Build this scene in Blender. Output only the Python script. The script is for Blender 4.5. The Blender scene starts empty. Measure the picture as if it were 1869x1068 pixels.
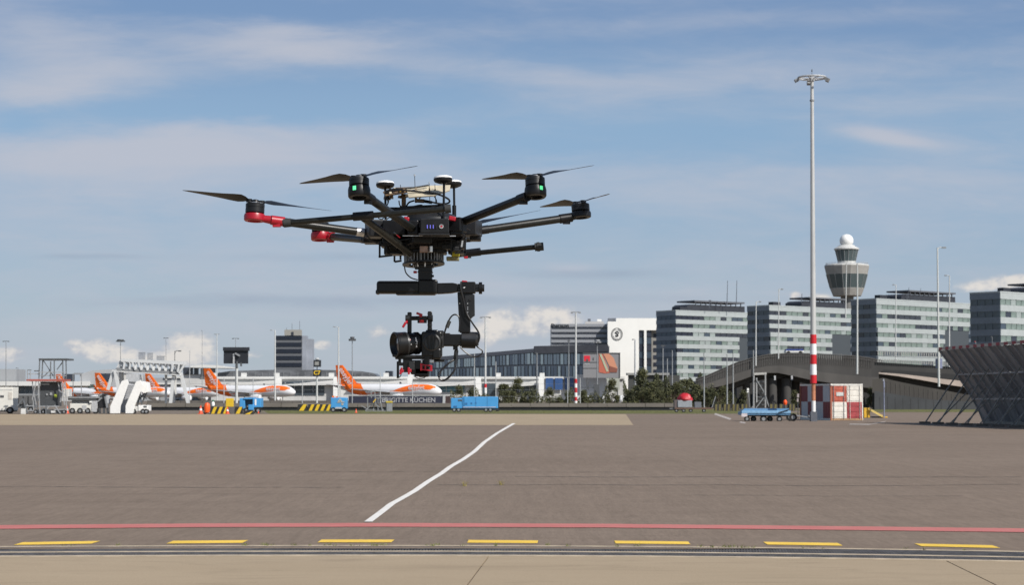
import bpy, math, random
from mathutils import Vector, Matrix
random.seed(7)
sc = bpy.context.scene
COL = sc.collection
R = math.radians

# ------------------------------------------------------------------ camera
F = 3400.0            # focal length in pixels of the 1869 px wide photograph
CU, CV = 934.5, 534.0
EYE = 1.6
TH = math.atan(193.0 / F)
cd = bpy.data.cameras.new('camera')
cam = bpy.data.objects.new('camera', cd); COL.objects.link(cam)
cam.location = (0, 0, EYE)
cam.rotation_euler = (math.pi / 2 + TH, 0, 0)
cd.sensor_width = 36.0
cd.lens = 36.0 * F / 1869.0
cd.clip_start = 0.1; cd.clip_end = 20000
cd.dof.use_dof = True; cd.dof.focus_distance = 6.4; cd.dof.aperture_fstop = 20.0
sc.camera = cam

# ------------------------------------------------------------------ light
SUN_EL, SUN_AZ = 40.0, 46.0      # azimuth: degrees to the right of straight behind the camera
sd = bpy.data.lights.new('sun', 'SUN'); sd.energy = 4.2; sd.angle = R(0.53); sd.color = (1.0, 0.955, 0.89)
so = bpy.data.objects.new('sun', sd); COL.objects.link(so)
S = Vector((math.sin(R(SUN_AZ)) * math.cos(R(SUN_EL)), -math.cos(R(SUN_AZ)) * math.cos(R(SUN_EL)), math.sin(R(SUN_EL))))
so.rotation_euler = (-S).to_track_quat('-Z', 'Y').to_euler()
so.location = (20, -20, 40)

sc.view_settings.view_transform = 'Standard'
sc.view_settings.look = 'None'
sc.view_settings.gamma = 1.0
sc.view_settings.exposure = 0.28
sc.view_settings.use_curve_mapping = False

# ------------------------------------------------------------------ sky
w = bpy.data.worlds.new('World'); sc.world = w; w.use_nodes = True
NT = w.node_tree; NT.nodes.clear()
class G:
    """tiny helper that chains shader nodes"""
    def __init__(s, nt): s.nt = nt
    def n(s, t, **k):
        x = s.nt.nodes.new(t)
        for a, b in k.items(): setattr(x, a, b)
        return x
    def put(s, sock, val):
        if isinstance(val, bpy.types.NodeSocket): s.nt.links.new(val, sock)
        elif val is not None: sock.default_value = val
    def m(s, op, a, b=None, c=None, clamp=False):
        x = s.n('ShaderNodeMath', operation=op, use_clamp=clamp)
        s.put(x.inputs[0], a); s.put(x.inputs[1], b)
        if c is not None: s.put(x.inputs[2], c)
        return x.outputs[0]
    def xyz(s, a, b, c):
        x = s.n('ShaderNodeCombineXYZ'); s.put(x.inputs[0], a); s.put(x.inputs[1], b); s.put(x.inputs[2], c); return x.outputs[0]
    def noise(s, v, scale, detail=4, rough=.55, dist=0.0):
        x = s.n('ShaderNodeTexNoise'); s.put(x.inputs['Vector'], v)
        x.inputs['Scale'].default_value = scale; x.inputs['Detail'].default_value = detail
        x.inputs['Roughness'].default_value = rough; x.inputs['Distortion'].default_value = dist
        return x.outputs[0]
    def ramp(s, v, a, b, smooth=True):
        x = s.n('ShaderNodeMapRange'); x.interpolation_type = 'SMOOTHSTEP' if smooth else 'LINEAR'
        s.put(x.inputs[0], v); s.put(x.inputs[1], a); s.put(x.inputs[2], b); return x.outputs[0]
    def mix(s, f, a, b, bt='MIX'):
        x = s.n('ShaderNodeMix', data_type='RGBA', blend_type=bt)
        s.put(x.inputs[0], f); s.put(x.inputs[6], a); s.put(x.inputs[7], b); return x.outputs[2]
g = G(NT)
sky = g.n('ShaderNodeTexSky', sky_type='NISHITA', sun_disc=False)
sky.sun_elevation = R(SUN_EL); sky.sun_rotation = R(180 - SUN_AZ)
sky.air_density = 1.0; sky.dust_density = 0.6; sky.ozone_density = 1.3
tc = g.n('ShaderNodeTexCoord')
sp = g.n('ShaderNodeSeparateXYZ'); NT.links.new(tc.outputs['Generated'], sp.inputs[0])
dx, dy_, dz = sp.outputs
U = g.m('MULTIPLY', g.m('DIVIDE', dx, g.m('MAXIMUM', dy_, 0.05)), F)      # photograph-like angular coordinates, px right of the middle
V = g.m('MULTIPLY', g.m('DIVIDE', dz, g.m('MAXIMUM', dy_, 0.05)), F)      # px above the horizon
zc = g.m('ADD', g.m('MAXIMUM', dz, 0.0), 0.06)
plane = g.xyz(g.m('DIVIDE', dx, zc), g.m('DIVIDE', dy_, zc), 0.0)
hz = g.m('ADD', g.m('MULTIPLY', U, 0.0016), 0)
streak = g.xyz(hz, g.m('MULTIPLY', V, 0.0075), g.m('MULTIPLY', dy_, 0.7))
n1 = g.noise(streak, 1.15, 7, .58, .5)
n2 = g.noise(plane, .55, 6, .6, .3)
n3 = g.noise(streak, 3.6, 7, .62, .6)
wob = g.noise(streak, 2.3, 5, .6)
def blob(px, py, sx, sy, rot=0.0, warp=.9):
    """soft elliptical patch of the sky round a direction"""
    du = g.m('SUBTRACT', U, px - CU); dv = g.m('SUBTRACT', V, 727 - py)
    c, s_ = math.cos(R(rot)), math.sin(R(rot))
    a = g.m('MULTIPLY', g.m('ADD', g.m('MULTIPLY', du, c), g.m('MULTIPLY', dv, s_)), 1 / sx)
    b = g.m('MULTIPLY', g.m('SUBTRACT', g.m('MULTIPLY', dv, c), g.m('MULTIPLY', du, s_)), 1 / sy)
    b = g.m('ADD', b, g.m('MULTIPLY', g.m('SUBTRACT', wob, .5), 2 * warp))
    d2 = g.m('ADD', g.m('MULTIPLY', a, a), g.m('MULTIPLY', b, b))
    return g.m('POWER', 2.718, g.m('MULTIPLY', d2, -1.0))
def total(lst):
    t = None
    for wt, b in lst:
        x = g.m('MULTIPLY', b, wt); t = x if t is None else g.m('ADD', t, x)
    return t
veil = total([(1.0, blob(560, 78, 200, 38, -3)), (.8, blob(130, 140, 230, 45, 6)), (.95, blob(300, 262, 400, 42, 3)), (-.45, blob(420, 195, 330, 26, 3)), (-.4, blob(640, 175, 260, 26, 0)), (.4, blob(1600, 190, 420, 30, 4)), (.35, blob(1350, 30, 500, 22, 3)),
              (.45, blob(60, 50, 160, 60, -20)), (.95, blob(1625, 248, 100, 14, -9, .5)), (.35, blob(1500, 120, 520, 40, 5)),
              (.40, blob(1000, 135, 170, 22, -6)), (.35, blob(1250, 330, 700, 45, 0)), (.45, blob(300, 330, 500, 60, 3)),
              (-.35, blob(1120, 240, 420, 50, 3)), (-.5, blob(420, 8, 330, 26, 0)), (-.3, blob(30, 225, 60, 30, -30)), (.35, blob(1045, 490, 45, 9, 0, .3))])
low = g.ramp(V, 560, 120)                       # the veil thickens towards the horizon
base = g.m('ADD', g.m('ADD', g.m('MULTIPLY', low, .36), .10), veil)
cov = g.m('ADD', base, g.m('MULTIPLY', g.m('SUBTRACT', n1, .5), 1.15))
cov = g.m('ADD', cov, g.m('MULTIPLY', g.m('SUBTRACT', n3, .5), .62))
cov = g.m('ADD', cov, g.m('MULTIPLY', g.m('SUBTRACT', n2, .5), .35))
cov = g.m('MULTIPLY', g.ramp(cov, -.15, 1.15), .88)
SK = 0.085
def skc(r, g_, b):
    f = lambda c: ((c / 255 + .055) / 1.055) ** 2.4 / SK / 2 ** .28
    return (f(r), f(g_), f(b), 1)
blue = g.mix(.8, sky.outputs[0], g.mix(g.ramp(V, 480, 740), g.mix(g.ramp(V, 0, 480), skc(160, 178, 196), skc(138, 170, 203)), skc(116, 146, 187)))
blue = g.mix(g.ramp(V, 700, 2600), blue, sky.outputs[0])
c1 = g.mix(cov, blue, skc(189, 193, 205))
# low grey-blue shelves
sh = g.m('MULTIPLY', g.ramp(g.m('ADD', total([(.6, blob(1100, 500, 200, 14, 0, .5)), (.5, blob(650, 470, 320, 12, 0, .5)), (.5, blob(150, 468, 120, 7, 0, .3)),
     (.5, blob(500, 555, 500, 18, 0, .5)), (.4, blob(1000, 545, 600, 12, 0, .4))]), g.m('MULTIPLY', g.m('SUBTRACT', n3, .5), .8)), .15, .9), .55)
c2 = g.mix(sh, c1, skc(146, 163, 184))
# cumulus heads over the skyline
cw = g.xyz(g.m('MULTIPLY', U, .02), g.m('MULTIPLY', V, .028), g.m('MULTIPLY', dy_, .4))
cn = g.noise(cw, 1.0, 7, .62, .2); cn2 = g.noise(cw, 2.2, 5, .6, .2)
cu = total([(1.1, blob(350, 632, 44, 28, 0, .1)), (.9, blob(322, 654, 60, 15, 0, .1)), (1.0, blob(180, 640, 56, 20, 0, .2)), (.6, blob(235, 655, 40, 12, 0, .1)), (.5, blob(130, 628, 14, 10, 0, .1)),
            (.75, blob(10, 648, 40, 18, 0, .2)), (.8, blob(588, 630, 22, 11, 0, .1)), (.9, blob(905, 585, 32, 24, 0, .1)), (.75, blob(880, 612, 40, 18, 0, .1)),
            (.95, blob(1015, 578, 58, 20, -8, .1)), (.6, blob(960, 600, 60, 20, 0, .1)), (.5, blob(690, 610, 30, 18, 0, .1)), (.55, blob(455, 650, 30, 12, 0, .1)),
            (.8, blob(1795, 522, 60, 14, 4, .2)), (.8, blob(1860, 512, 30, 14, 0, .2)), (.6, blob(1180, 590, 60, 10, 0, .2)), (.7, blob(1452, 540, 14, 10, 0, .1)), (.6, blob(1500, 543, 24, 9, 0, .1))])
cm = g.ramp(g.m('ADD', cu, g.m('MULTIPLY', g.m('SUBTRACT', cn, .5), 1.0)), .24, .66)
cshade = g.ramp(g.m('ADD', g.m('ADD', cn2, g.m('MULTIPLY', cu, .35)), g.m('MULTIPLY', V, .0006)), .55, 1.0)
ccol = g.mix(cshade, skc(180, 186, 197), skc(230, 224, 217))
c3 = g.mix(g.m('MULTIPLY', cm, .86), c2, ccol)
below = g.ramp(dz, -.002, -.03)
c4 = g.mix(below, c3, skc(120, 118, 115))
bg = g.n('ShaderNodeBackground'); g.put(bg.inputs[0], c4); bg.inputs[1].default_value = SK
out = g.n('ShaderNodeOutputWorld'); NT.links.new(bg.outputs[0], out.inputs[0])

# ------------------------------------------------------------------ helpers
def Pt(u, v, D):
    """world point seen at photograph pixel (u, v) at distance D along the view"""
    x = (u - CU) / F; y = (CV - v) / F
    Y = math.cos(TH) - y * math.sin(TH); Z = math.sin(TH) + y * math.cos(TH)
    t = D / Y
    return Vector((x * t, D, EYE + Z * t))
def gnd(u, v):
    """ground point (z = 0) under pixel (u, v)"""
    y = (CV - v) / F; Y = math.cos(TH) - y * math.sin(TH); Z = math.sin(TH) + y * math.cos(TH)
    t = -EYE / Z
    return Vector(((u - CU) / F * t, Y * t, 0))
def lin(c):
    return tuple(((x / 255 + .055) / 1.055) ** 2.4 if x / 255 > .04 else x / 255 / 12.92 for x in c)
MATS = {}
def mat(name, col, rough=.6, metal=0.0, var=.12, scale=6.0, bump=0.0, spec=.5, stretch=(1, 1, 1), emit=None, dirt=0.0, coat=0.0):
    if name in MATS: return MATS[name]
    m = bpy.data.materials.new(name); m.use_nodes = True; MATS[name] = m
    nt = m.node_tree; b = nt.nodes['Principled BSDF']; q = G(nt)
    tcn = q.n('ShaderNodeTexCoord'); mp = q.n('ShaderNodeMapping'); mp.inputs['Scale'].default_value = stretch
    nt.links.new(tcn.outputs['Object'], mp.inputs[0])
    nz = q.noise(mp.outputs[0], scale, 5, .6)
    c = (*col[:3], 1)
    lo = tuple(x * (1 - var) for x in col[:3]) + (1,); hi = tuple(min(1, x * (1 + var)) for x in col[:3]) + (1,)
    cc = q.mix(q.ramp(nz, .3, .7), lo, hi)
    if dirt > 0:
        dn = q.noise(mp.outputs[0], scale * .35, 6, .65, .8)
        cc = q.mix(q.m('MULTIPLY', q.ramp(dn, .5, .8), dirt), cc, (.09, .075, .06, 1))
    q.put(b.inputs['Base Color'], cc)
    b.inputs['Metallic'].default_value = metal
    q.put(b.inputs['Roughness'], q.m('ADD', q.m('MULTIPLY', nz, .15), rough - .07))
    b.inputs['Specular IOR Level'].default_value = spec
    b.inputs['Coat Weight'].default_value = coat
    if bump:
        bp = q.n('ShaderNodeBump'); bp.inputs['Strength'].default_value = bump; bp.inputs['Distance'].default_value = .02
        q.put(bp.inputs['Height'], nz); q.put(b.inputs['Normal'], bp.outputs[0])
    if emit:
        b.inputs['Emission Color'].default_value = (*emit[:3], 1); b.inputs['Emission Strength'].default_value = emit[3]
    return m

class MB:
    def __init__(s): s.v = []; s.f = []
    def add(s, vs, fs, M=None):
        o = len(s.v)
        for p in vs:
            p = Vector(p); s.v.append(tuple(M @ p) if M else tuple(p))
        for f in fs: s.f.append([i + o for i in f])
        return s
    def box(s, c, sz, M=None):
        x, y, z = c; a, b, d = sz[0] / 2, sz[1] / 2, sz[2] / 2
        vs = [(x + i * a, y + j * b, z + k * d) for i in (-1, 1) for j in (-1, 1) for k in (-1, 1)]
        return s.add(vs, [(0, 1, 3, 2), (4, 6, 7, 5), (0, 4, 5, 1), (2, 3, 7, 6), (0, 2, 6, 4), (1, 5, 7, 3)], M)
    def bx(s, x0, x1, y0, y1, z0, z1, M=None):
        return s.box(((x0 + x1) / 2, (y0 + y1) / 2, (z0 + z1) / 2), (abs(x1 - x0), abs(y1 - y0), abs(z1 - z0)), M)
    def frame(s, d):
        d = d.normalized(); up = Vector((0, 0, 1)) if abs(d.z) < .95 else Vector((0, 1, 0))
        a = d.cross(up).normalized(); b = a.cross(d).normalized(); return a, b
    def tube(s, p0, p1, r0, r1=None, n=10, caps=True):
        p0, p1 = Vector(p0), Vector(p1); r1 = r0 if r1 is None else r1
        a, b = s.frame(p1 - p0); vs = []
        for p, r in ((p0, r0), (p1, r1)):
            for i in range(n):
                t = 2 * math.pi * i / n; vs.append(p + a * (r * math.cos(t)) + b * (r * math.sin(t)))
        fs = [(i, (i + 1) % n, n + (i + 1) % n, n + i) for i in range(n)]
        if caps: fs += [tuple(reversed(range(n))), tuple(range(n, 2 * n))]
        return s.add(vs, fs)
    def path(s, pts, r, n=6):
        pts = [Vector(p) for p in pts]; vs = []; fs = []
        for k, p in enumerate(pts):
            d = pts[min(k + 1, len(pts) - 1)] - pts[max(k - 1, 0)]
            a, b = s.frame(d)
            for i in range(n):
                t = 2 * math.pi * i / n; vs.append(p + a * (r * math.cos(t)) + b * (r * math.sin(t)))
        for k in range(len(pts) - 1):
            for i in range(n):
                fs.append((k * n + i, k * n + (i + 1) % n, (k + 1) * n + (i + 1) % n, (k + 1) * n + i))
        fs += [tuple(reversed(range(n))), tuple(range((len(pts) - 1) * n, len(pts) * n))]
        return s.add(vs, fs)
    def beam(s, p0, p1, w, h, up=None):
        p0, p1 = Vector(p0), Vector(p1); d = (p1 - p0).normalized()
        if up is None: a, b = s.frame(d)
        else:
            a = d.cross(Vector(up)).normalized(); b = a.cross(d).normalized()
        vs = [p + a * (i * w / 2) + b * (j * h / 2) for p in (p0, p1) for i, j in ((-1, -1), (1, -1), (1, 1), (-1, 1))]
        return s.add(vs, [(0, 1, 5, 4), (1, 2, 6, 5), (2, 3, 7, 6), (3, 0, 4, 7), (3, 2, 1, 0), (4, 5, 6, 7)])
    def lathe(s, prof, n=24, M=None, cap=True):
        vs = []; fs = []
        for r, z in prof:
            for i in range(n):
                t = 2 * math.pi * i / n; vs.append((r * math.cos(t), r * math.sin(t), z))
        for k in range(len(prof) - 1):
            for i in range(n):
                fs.append((k * n + i, k * n + (i + 1) % n, (k + 1) * n + (i + 1) % n, (k + 1) * n + i))
        if cap:
            if prof[0][0] > 1e-6: fs.append(tuple(reversed(range(n))))
            if prof[-1][0] > 1e-6: fs.append(tuple(range((len(prof) - 1) * n, len(prof) * n)))
        return s.add(vs, fs, M)
    def prism(s, poly, y0, y1, M=None):
        """polygon in x,z extruded along y"""
        n = len(poly)
        vs = [(x, y0, z) for x, z in poly] + [(x, y1, z) for x, z in poly]
        fs = [tuple(range(n)), tuple(reversed(range(n, 2 * n)))] + [(i, n + i, n + (i + 1) % n, (i + 1) % n) for i in range(n)]
        return s.add(vs, fs, M)
    def ball(s, c, rx, ry, rz, n=16, k=10, M=None):
        prof = [(max(1e-7, math.sin(math.pi * i / k)), -math.cos(math.pi * i / k)) for i in range(k + 1)]
        Mx = Matrix.Translation(Vector(c)) @ Matrix.Diagonal((rx, ry, rz, 1))
        return s.lathe(prof, n, (M @ Mx) if M else Mx, cap=False)
    def quad(s, a, b, c, d): return s.add([a, b, c, d], [(0, 1, 2, 3)])
    def mesh(s, name, m, smooth=False):
        me = bpy.data.meshes.new(name); me.from_pydata([tuple(p) for p in s.v], [], s.f); me.validate()
        me.materials.append(m)
        import bmesh
        bm = bmesh.new(); bm.from_mesh(me)
        bmesh.ops.remove_doubles(bm, verts=bm.verts, dist=1e-6)
        bmesh.ops.recalc_face_normals(bm, faces=bm.faces); bm.to_mesh(me); bm.free()
        if smooth:
            for p in me.polygons: p.use_smooth = True
            me.set_sharp_from_angle(angle=R(38))
        return me
    def build(s, name, m, parent=None, smooth=False, bevel=0.0, loc=None, rot=None, label=None):
        o = bpy.data.objects.new(name, s.mesh(name, m, smooth)); COL.objects.link(o)
        if parent is not None: o.parent = parent
        if loc is not None: o.location = loc
        if rot is not None: o.rotation_euler = rot
        if bevel:
            b = o.modifiers.new('bevel', 'BEVEL'); b.width = bevel; b.segments = 2; b.limit_method = 'ANGLE'
        if label: o['label'] = label
        return o
def tag(o, label, cat, group=None):
    o['label'] = label; o['category'] = cat
    if group: o['group'] = group
    return o
def thing(name, label, cat, loc=(0, 0, 0), rz=0.0, group=None):
    o = bpy.data.objects.new(name, None); COL.objects.link(o); o.empty_display_size = .2
    o.location = loc; o.rotation_euler = (0, 0, rz); return tag(o, label, cat, group)
def struct(o, kind='structure'): o['kind'] = kind; return o
def inst(src, parent, loc=None, rot=None, name=None, m=None):
    o = src.copy(); COL.objects.link(o); o.parent = parent
    if loc is not None: o.location = loc
    if rot is not None: o.rotation_euler = rot
    return o
def copy_tree(o, parent=None):
    c = o.copy(); COL.objects.link(c); c.parent = parent
    for ch in [x for x in bpy.data.objects if x.parent == o and x != c]: copy_tree(ch, c)
    return c
def text(s_, size, m, parent, M, name='lettering', depth=.0, shear=0.0, bold=0.0, align='CENTER'):
    cu_ = bpy.data.curves.new('t', 'FONT'); cu_.body = s_; cu_.size = size; cu_.extrude = depth; cu_.shear = shear
    cu_.align_x = align; cu_.align_y = 'CENTER'; cu_.offset = bold; cu_.resolution_u = 3
    t = bpy.data.objects.new('t', cu_); COL.objects.link(t)
    bpy.context.view_layer.update()
    me = bpy.data.meshes.new_from_object(t.evaluated_get(bpy.context.evaluated_depsgraph_get()))
    bpy.data.objects.remove(t); bpy.data.curves.remove(cu_)
    me.materials.clear(); me.materials.append(m); me.name = name
    o = bpy.data.objects.new(name, me); COL.objects.link(o); o.parent = parent; o.matrix_local = M
    return o
UPRIGHT = Matrix.Rotation(math.pi / 2, 4, 'X')      # text standing in the x-z plane, read from -y
class T:
    """a thing standing on the ground at distance D under pixel column u"""
    def __init__(s, name, label, cat, u, D, group=None, z=0.0):
        s.D = D; s.o = Vector(((u - CU) / F * D, D, z))
        s.o.x = Pt(u, 727, D).x
        s.root = thing(name, label, cat, s.o, 0, group)
    def p(s, u, v, dy=0.0): return Pt(u, v, s.D + dy) - s.o
    def rect(s, mb, u0, v0, u1, v1, dy=0.0, thick=.3):
        a = s.p(u0, v1, dy); b = s.p(u1, v0, dy)
        z0 = a.z; z1 = b.z
        if z0 < -s.o.z + .02: z0 = -s.o.z
        mb.bx(a.x, b.x, dy, dy + thick, z0, z1); return mb
    def part(s, name, m, *rects, thick=.3, bevel=0, label=None):
        mb = MB()
        for r in rects:
            dy = r[4] if len(r) > 4 else 0.0; th = r[5] if len(r) > 5 else thick
            s.rect(mb, *r[:4], dy, th)
        return mb.build(name, m, s.root, bevel=bevel, label=label)
# ------------------------------------------------------------------ materials
def M_(n, rgb, k=.85, **kw): return mat(n, tuple(c * k for c in lin(rgb)), **kw)
white = mat('white_paint', (.78, .78, .76), .45, var=.05)
offwhite = mat('off_white_paint', (.62, .62, .60), .5, var=.08, dirt=.15)
lgrey = mat('light_grey_metal', (.42, .43, .44), .5, var=.1)
mgrey = mat('mid_grey_metal', (.23, .24, .25), .5, var=.12)
dgrey = mat('dark_grey_metal', (.075, .08, .085), .5, var=.15)
black = mat('black_paint', (.018, .018, .02), .45, var=.2)
steel = mat('galvanised_steel', (.34, .35, .36), .45, .4, var=.15, scale=20)
orange = mat('orange_paint', (.83, .16, .012), .4, var=.04)
red = mat('red_paint', (.50, .016, .022), .5, var=.1, dirt=.1)
yellow = mat('yellow_paint', (.72, .46, .03), .55, var=.1, dirt=.2)
blue = mat('blue_paint', (.06, .30, .62), .45, var=.06)
rubber = mat('tyre_rubber', (.012, .012, .012), .8, var=.2)
glass_dark = mat('dark_window_glass', (.02, .028, .035), .12, var=.2, spec=.6)
concrete_dk = mat('weathered_concrete', (.085, .083, .078), .85, var=.25, scale=1.5, dirt=.3, stretch=(1, 1, .3))

def ground_mat(name, ca, cb, fine, kind):
    m = bpy.data.materials.new(name); m.use_nodes = True; nt = m.node_tree; b = nt.nodes['Principled BSDF']; q = G(nt)
    t = q.n('ShaderNodeTexCoord'); o = t.outputs['Object']
    s = q.n('ShaderNodeSeparateXYZ'); nt.links.new(o, s.inputs[0])
    big = q.noise(q.xyz(q.m('MULTIPLY', s.outputs[0], .06), q.m('MULTIPLY', s.outputs[1], .12), 0), 1, 5, .6, .6)
    mid = q.noise(q.xyz(q.m('MULTIPLY', s.outputs[0], .35), q.m('MULTIPLY', s.outputs[1], 1.1), 0), 1, 5, .65, .3)
    gr = q.noise(o, fine, 3, .8)
    gr2 = q.noise(o, fine * .3, 3, .7)
    f = q.m('ADD', q.m('MULTIPLY', big, .45), q.m('MULTIPLY', mid, .4))
    f = q.m('ADD', f, q.m('MULTIPLY', gr2, .15))
    c = q.mix(q.ramp(f, .32, .68), ca, cb)
    c = q.mix(q.m('MULTIPLY', q.m('SUBTRACT', 1, q.ramp(gr, .28, .5)), .55), c, tuple(x * .45 for x in ca[:3]) + (1,))
    c = q.mix(q.m('MULTIPLY', q.ramp(gr, .56, .75), .5), c, tuple(min(1, x * 1.75) for x in cb[:3]) + (1,))
    if kind == 'asphalt':
        for sx, sy, am in ((30, 3.2, .34), (9, .7, .26), (3.0, .22, .16)):      # coarse aggregate and rubbed patches
            gx = q.noise(q.xyz(q.m('MULTIPLY', s.outputs[0], sx), q.m('MULTIPLY', s.outputs[1], sy), sx), 1, 3, .7)
            c = q.mix(q.m('MULTIPLY', q.m('SUBTRACT', 1, q.ramp(gx, .30, .52)), am), c, tuple(x * .62 for x in ca[:3]) + (1,))
            c = q.mix(q.m('MULTIPLY', q.ramp(gx, .52, .74), am), c, tuple(x * 1.30 for x in cb[:3]) + (1,))
        # long faint machine-laid joints and rubbed tracks that run across the apron
        ln = q.noise(q.xyz(q.m('MULTIPLY', s.outputs[0], .015), q.m('MULTIPLY', s.outputs[1], .9), 3.0), 1, 4, .7)
        c = q.mix(q.m('MULTIPLY', q.ramp(ln, .54, .72), .28), c, tuple(x * .5 for x in ca[:3]) + (1,))
        ln2 = q.noise(q.xyz(q.m('MULTIPLY', s.outputs[0], .03), q.m('MULTIPLY', s.outputs[1], 3.2), 9.0), 1, 3, .6)
        c = q.mix(q.m('MULTIPLY', q.ramp(ln2, .60, .74), .30), c, tuple(x * .5 for x in ca[:3]) + (1,))
        tm = q.noise(q.xyz(q.m('MULTIPLY', s.outputs[0], .10), q.m('MULTIPLY', s.outputs[1], .05), 2.0), 1, 6, .72, .9)
        c = q.mix(q.m('MULTIPLY', q.ramp(tm, .52, .72), .22), c, tuple(x * .55 for x in ca[:3]) + (1,))
        sp2 = q.noise(q.xyz(q.m('MULTIPLY', s.outputs[0], .9), q.m('MULTIPLY', s.outputs[1], .35), 7.0), 1, 4, .6, .4)
        c = q.mix(q.m('MULTIPLY', q.ramp(sp2, .66, .74), .25), c, tuple(x * .5 for x in ca[:3]) + (1,))
        pp = q.noise(q.xyz(q.m('MULTIPLY', s.outputs[0], .25), q.m('MULTIPLY', s.outputs[1], .25), 5.0), 1, 2, .5, 1.5)
        c = q.mix(q.m('MULTIPLY', q.ramp(pp, .62, .68), .10), c, tuple(x * .6 for x in ca[:3]) + (1,))
    else:
        st = q.noise(q.xyz(q.m('MULTIPLY', s.outputs[0], .5), q.m('MULTIPLY', s.outputs[1], 2.0), 1.0), 1, 6, .7, 1.2)
        c = q.mix(q.m('MULTIPLY', q.ramp(st, .48, .72), .42), c, tuple(x * .6 for x in ca[:3]) + (1,))
    q.put(b.inputs['Base Color'], c); b.inputs['Roughness'].default_value = .9; b.inputs['Specular IOR Level'].default_value = .2
    bp = q.n('ShaderNodeBump'); bp.inputs['Strength'].default_value = .35; bp.inputs['Distance'].default_value = .006
    q.put(bp.inputs['Height'], gr); q.put(b.inputs['Normal'], bp.outputs[0])
    return m
asphalt = ground_mat('apron_asphalt', (.182, .138, .104, 1), (.220, .170, .131, 1), 55, 'asphalt')
asphalt2 = ground_mat('road_asphalt', (.17, .138, .106, 1), (.205, .168, .132, 1), 40, 'asphalt')
concrete = ground_mat('apron_concrete', (.326, .254, .170, 1), (.374, .295, .202, 1), 60, 'concrete')
grass = ground_mat('grass_ground', (.10, .105, .035, 1), (.16, .15, .055, 1), 3, 'grass')
def paint_mat(name, col, wear):
    m = bpy.data.materials.new(name); m.use_nodes = True; nt = m.node_tree; b = nt.nodes['Principled BSDF']; q = G(nt)
    t = q.n('ShaderNodeTexCoord'); o = t.outputs['Object']
    n = q.noise(o, 45, 3, .75); n2 = q.noise(o, 1.7, 5, .6)
    c = q.mix(q.ramp(n2, .3, .7), tuple(x * .86 for x in col) + (1,), tuple(min(1, x * 1.05) for x in col) + (1,))
    c = q.mix(q.m('MULTIPLY', q.ramp(q.m('ADD', n, q.m('MULTIPLY', n2, .35)), .62, .80), wear), c, (.19, .16, .14, 1))
    q.put(b.inputs['Base Color'], c); b.inputs['Roughness'].default_value = .75; return m
p_white = paint_mat('white_line_paint', (.80, .77, .72), .25)
p_red = paint_mat('red_line_paint', (.54, .155, .135), .4)
p_yel = paint_mat('yellow_line_paint', (.86, .56, .06), .2)
p_faint = paint_mat('faded_white_paint', (.45, .40, .36), .6)

# ------------------------------------------------------------------ ground
def strip(name, m, pts_far, pts_near, z, h=0.0):
    """sheet between two rows of (x, y) points, with thin real thickness below"""
    vs = [(x, y, z) for x, y in pts_far] + [(x, y, z) for x, y in pts_near]; n = len(pts_far)
    mb = MB(); mb.add(vs, [(i, i + 1, n + i + 1, n + i) for i in range(n - 1)])
    return mb.build(name, m)
X0, X1 = -70, 90
gmb = MB(); gmb.quad((-6000, -300, -.03), (6000, -300, -.03), (6000, 9000, -.03), (-6000, 9000, -.03))
struct(gmb.build('ground', asphalt2))
struct(strip('asphalt_apron', asphalt, [(-70, 212), (90, 212)], [(-70, 19.9), (90, 19.9)], 0.0))
struct(strip('concrete_strip', concrete, [(gnd(0, 756.5).x - 30, gnd(0, 756.5).y), (gnd(1142, 756.5).x, gnd(1142, 756.5).y)],
             [(gnd(0, 776.5).x - 30, gnd(0, 776.5).y), (gnd(1156, 776.5).x, gnd(1156, 776.5).y)], .004))
struct(strip('service_road', asphalt2, [(gnd(-60, 748).x - 20, 262), (gnd(432, 750).x, 262)], [(gnd(-60, 757).x - 20, 190), (gnd(470, 757).x, 190)], .008))
gmesh = MB(); gmesh.quad((-34, 190, .006), (30, 190, .006), (32, 268, .006), (-38, 268, .006))
struct(gmesh.build('grass_verge', grass))
gm2 = MB(); gm2.quad((37, 214, .006), (90, 206, .006), (120, 262, .006), (38, 262, .006))
struct(gm2.build('grass_bank', grass))
def edge(u): # the grating bends slightly along the apron edge
    return 998.2 + (u - 700) ** 2 * (0.8e-5 if u > 700 else 0.4e-5)
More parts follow.
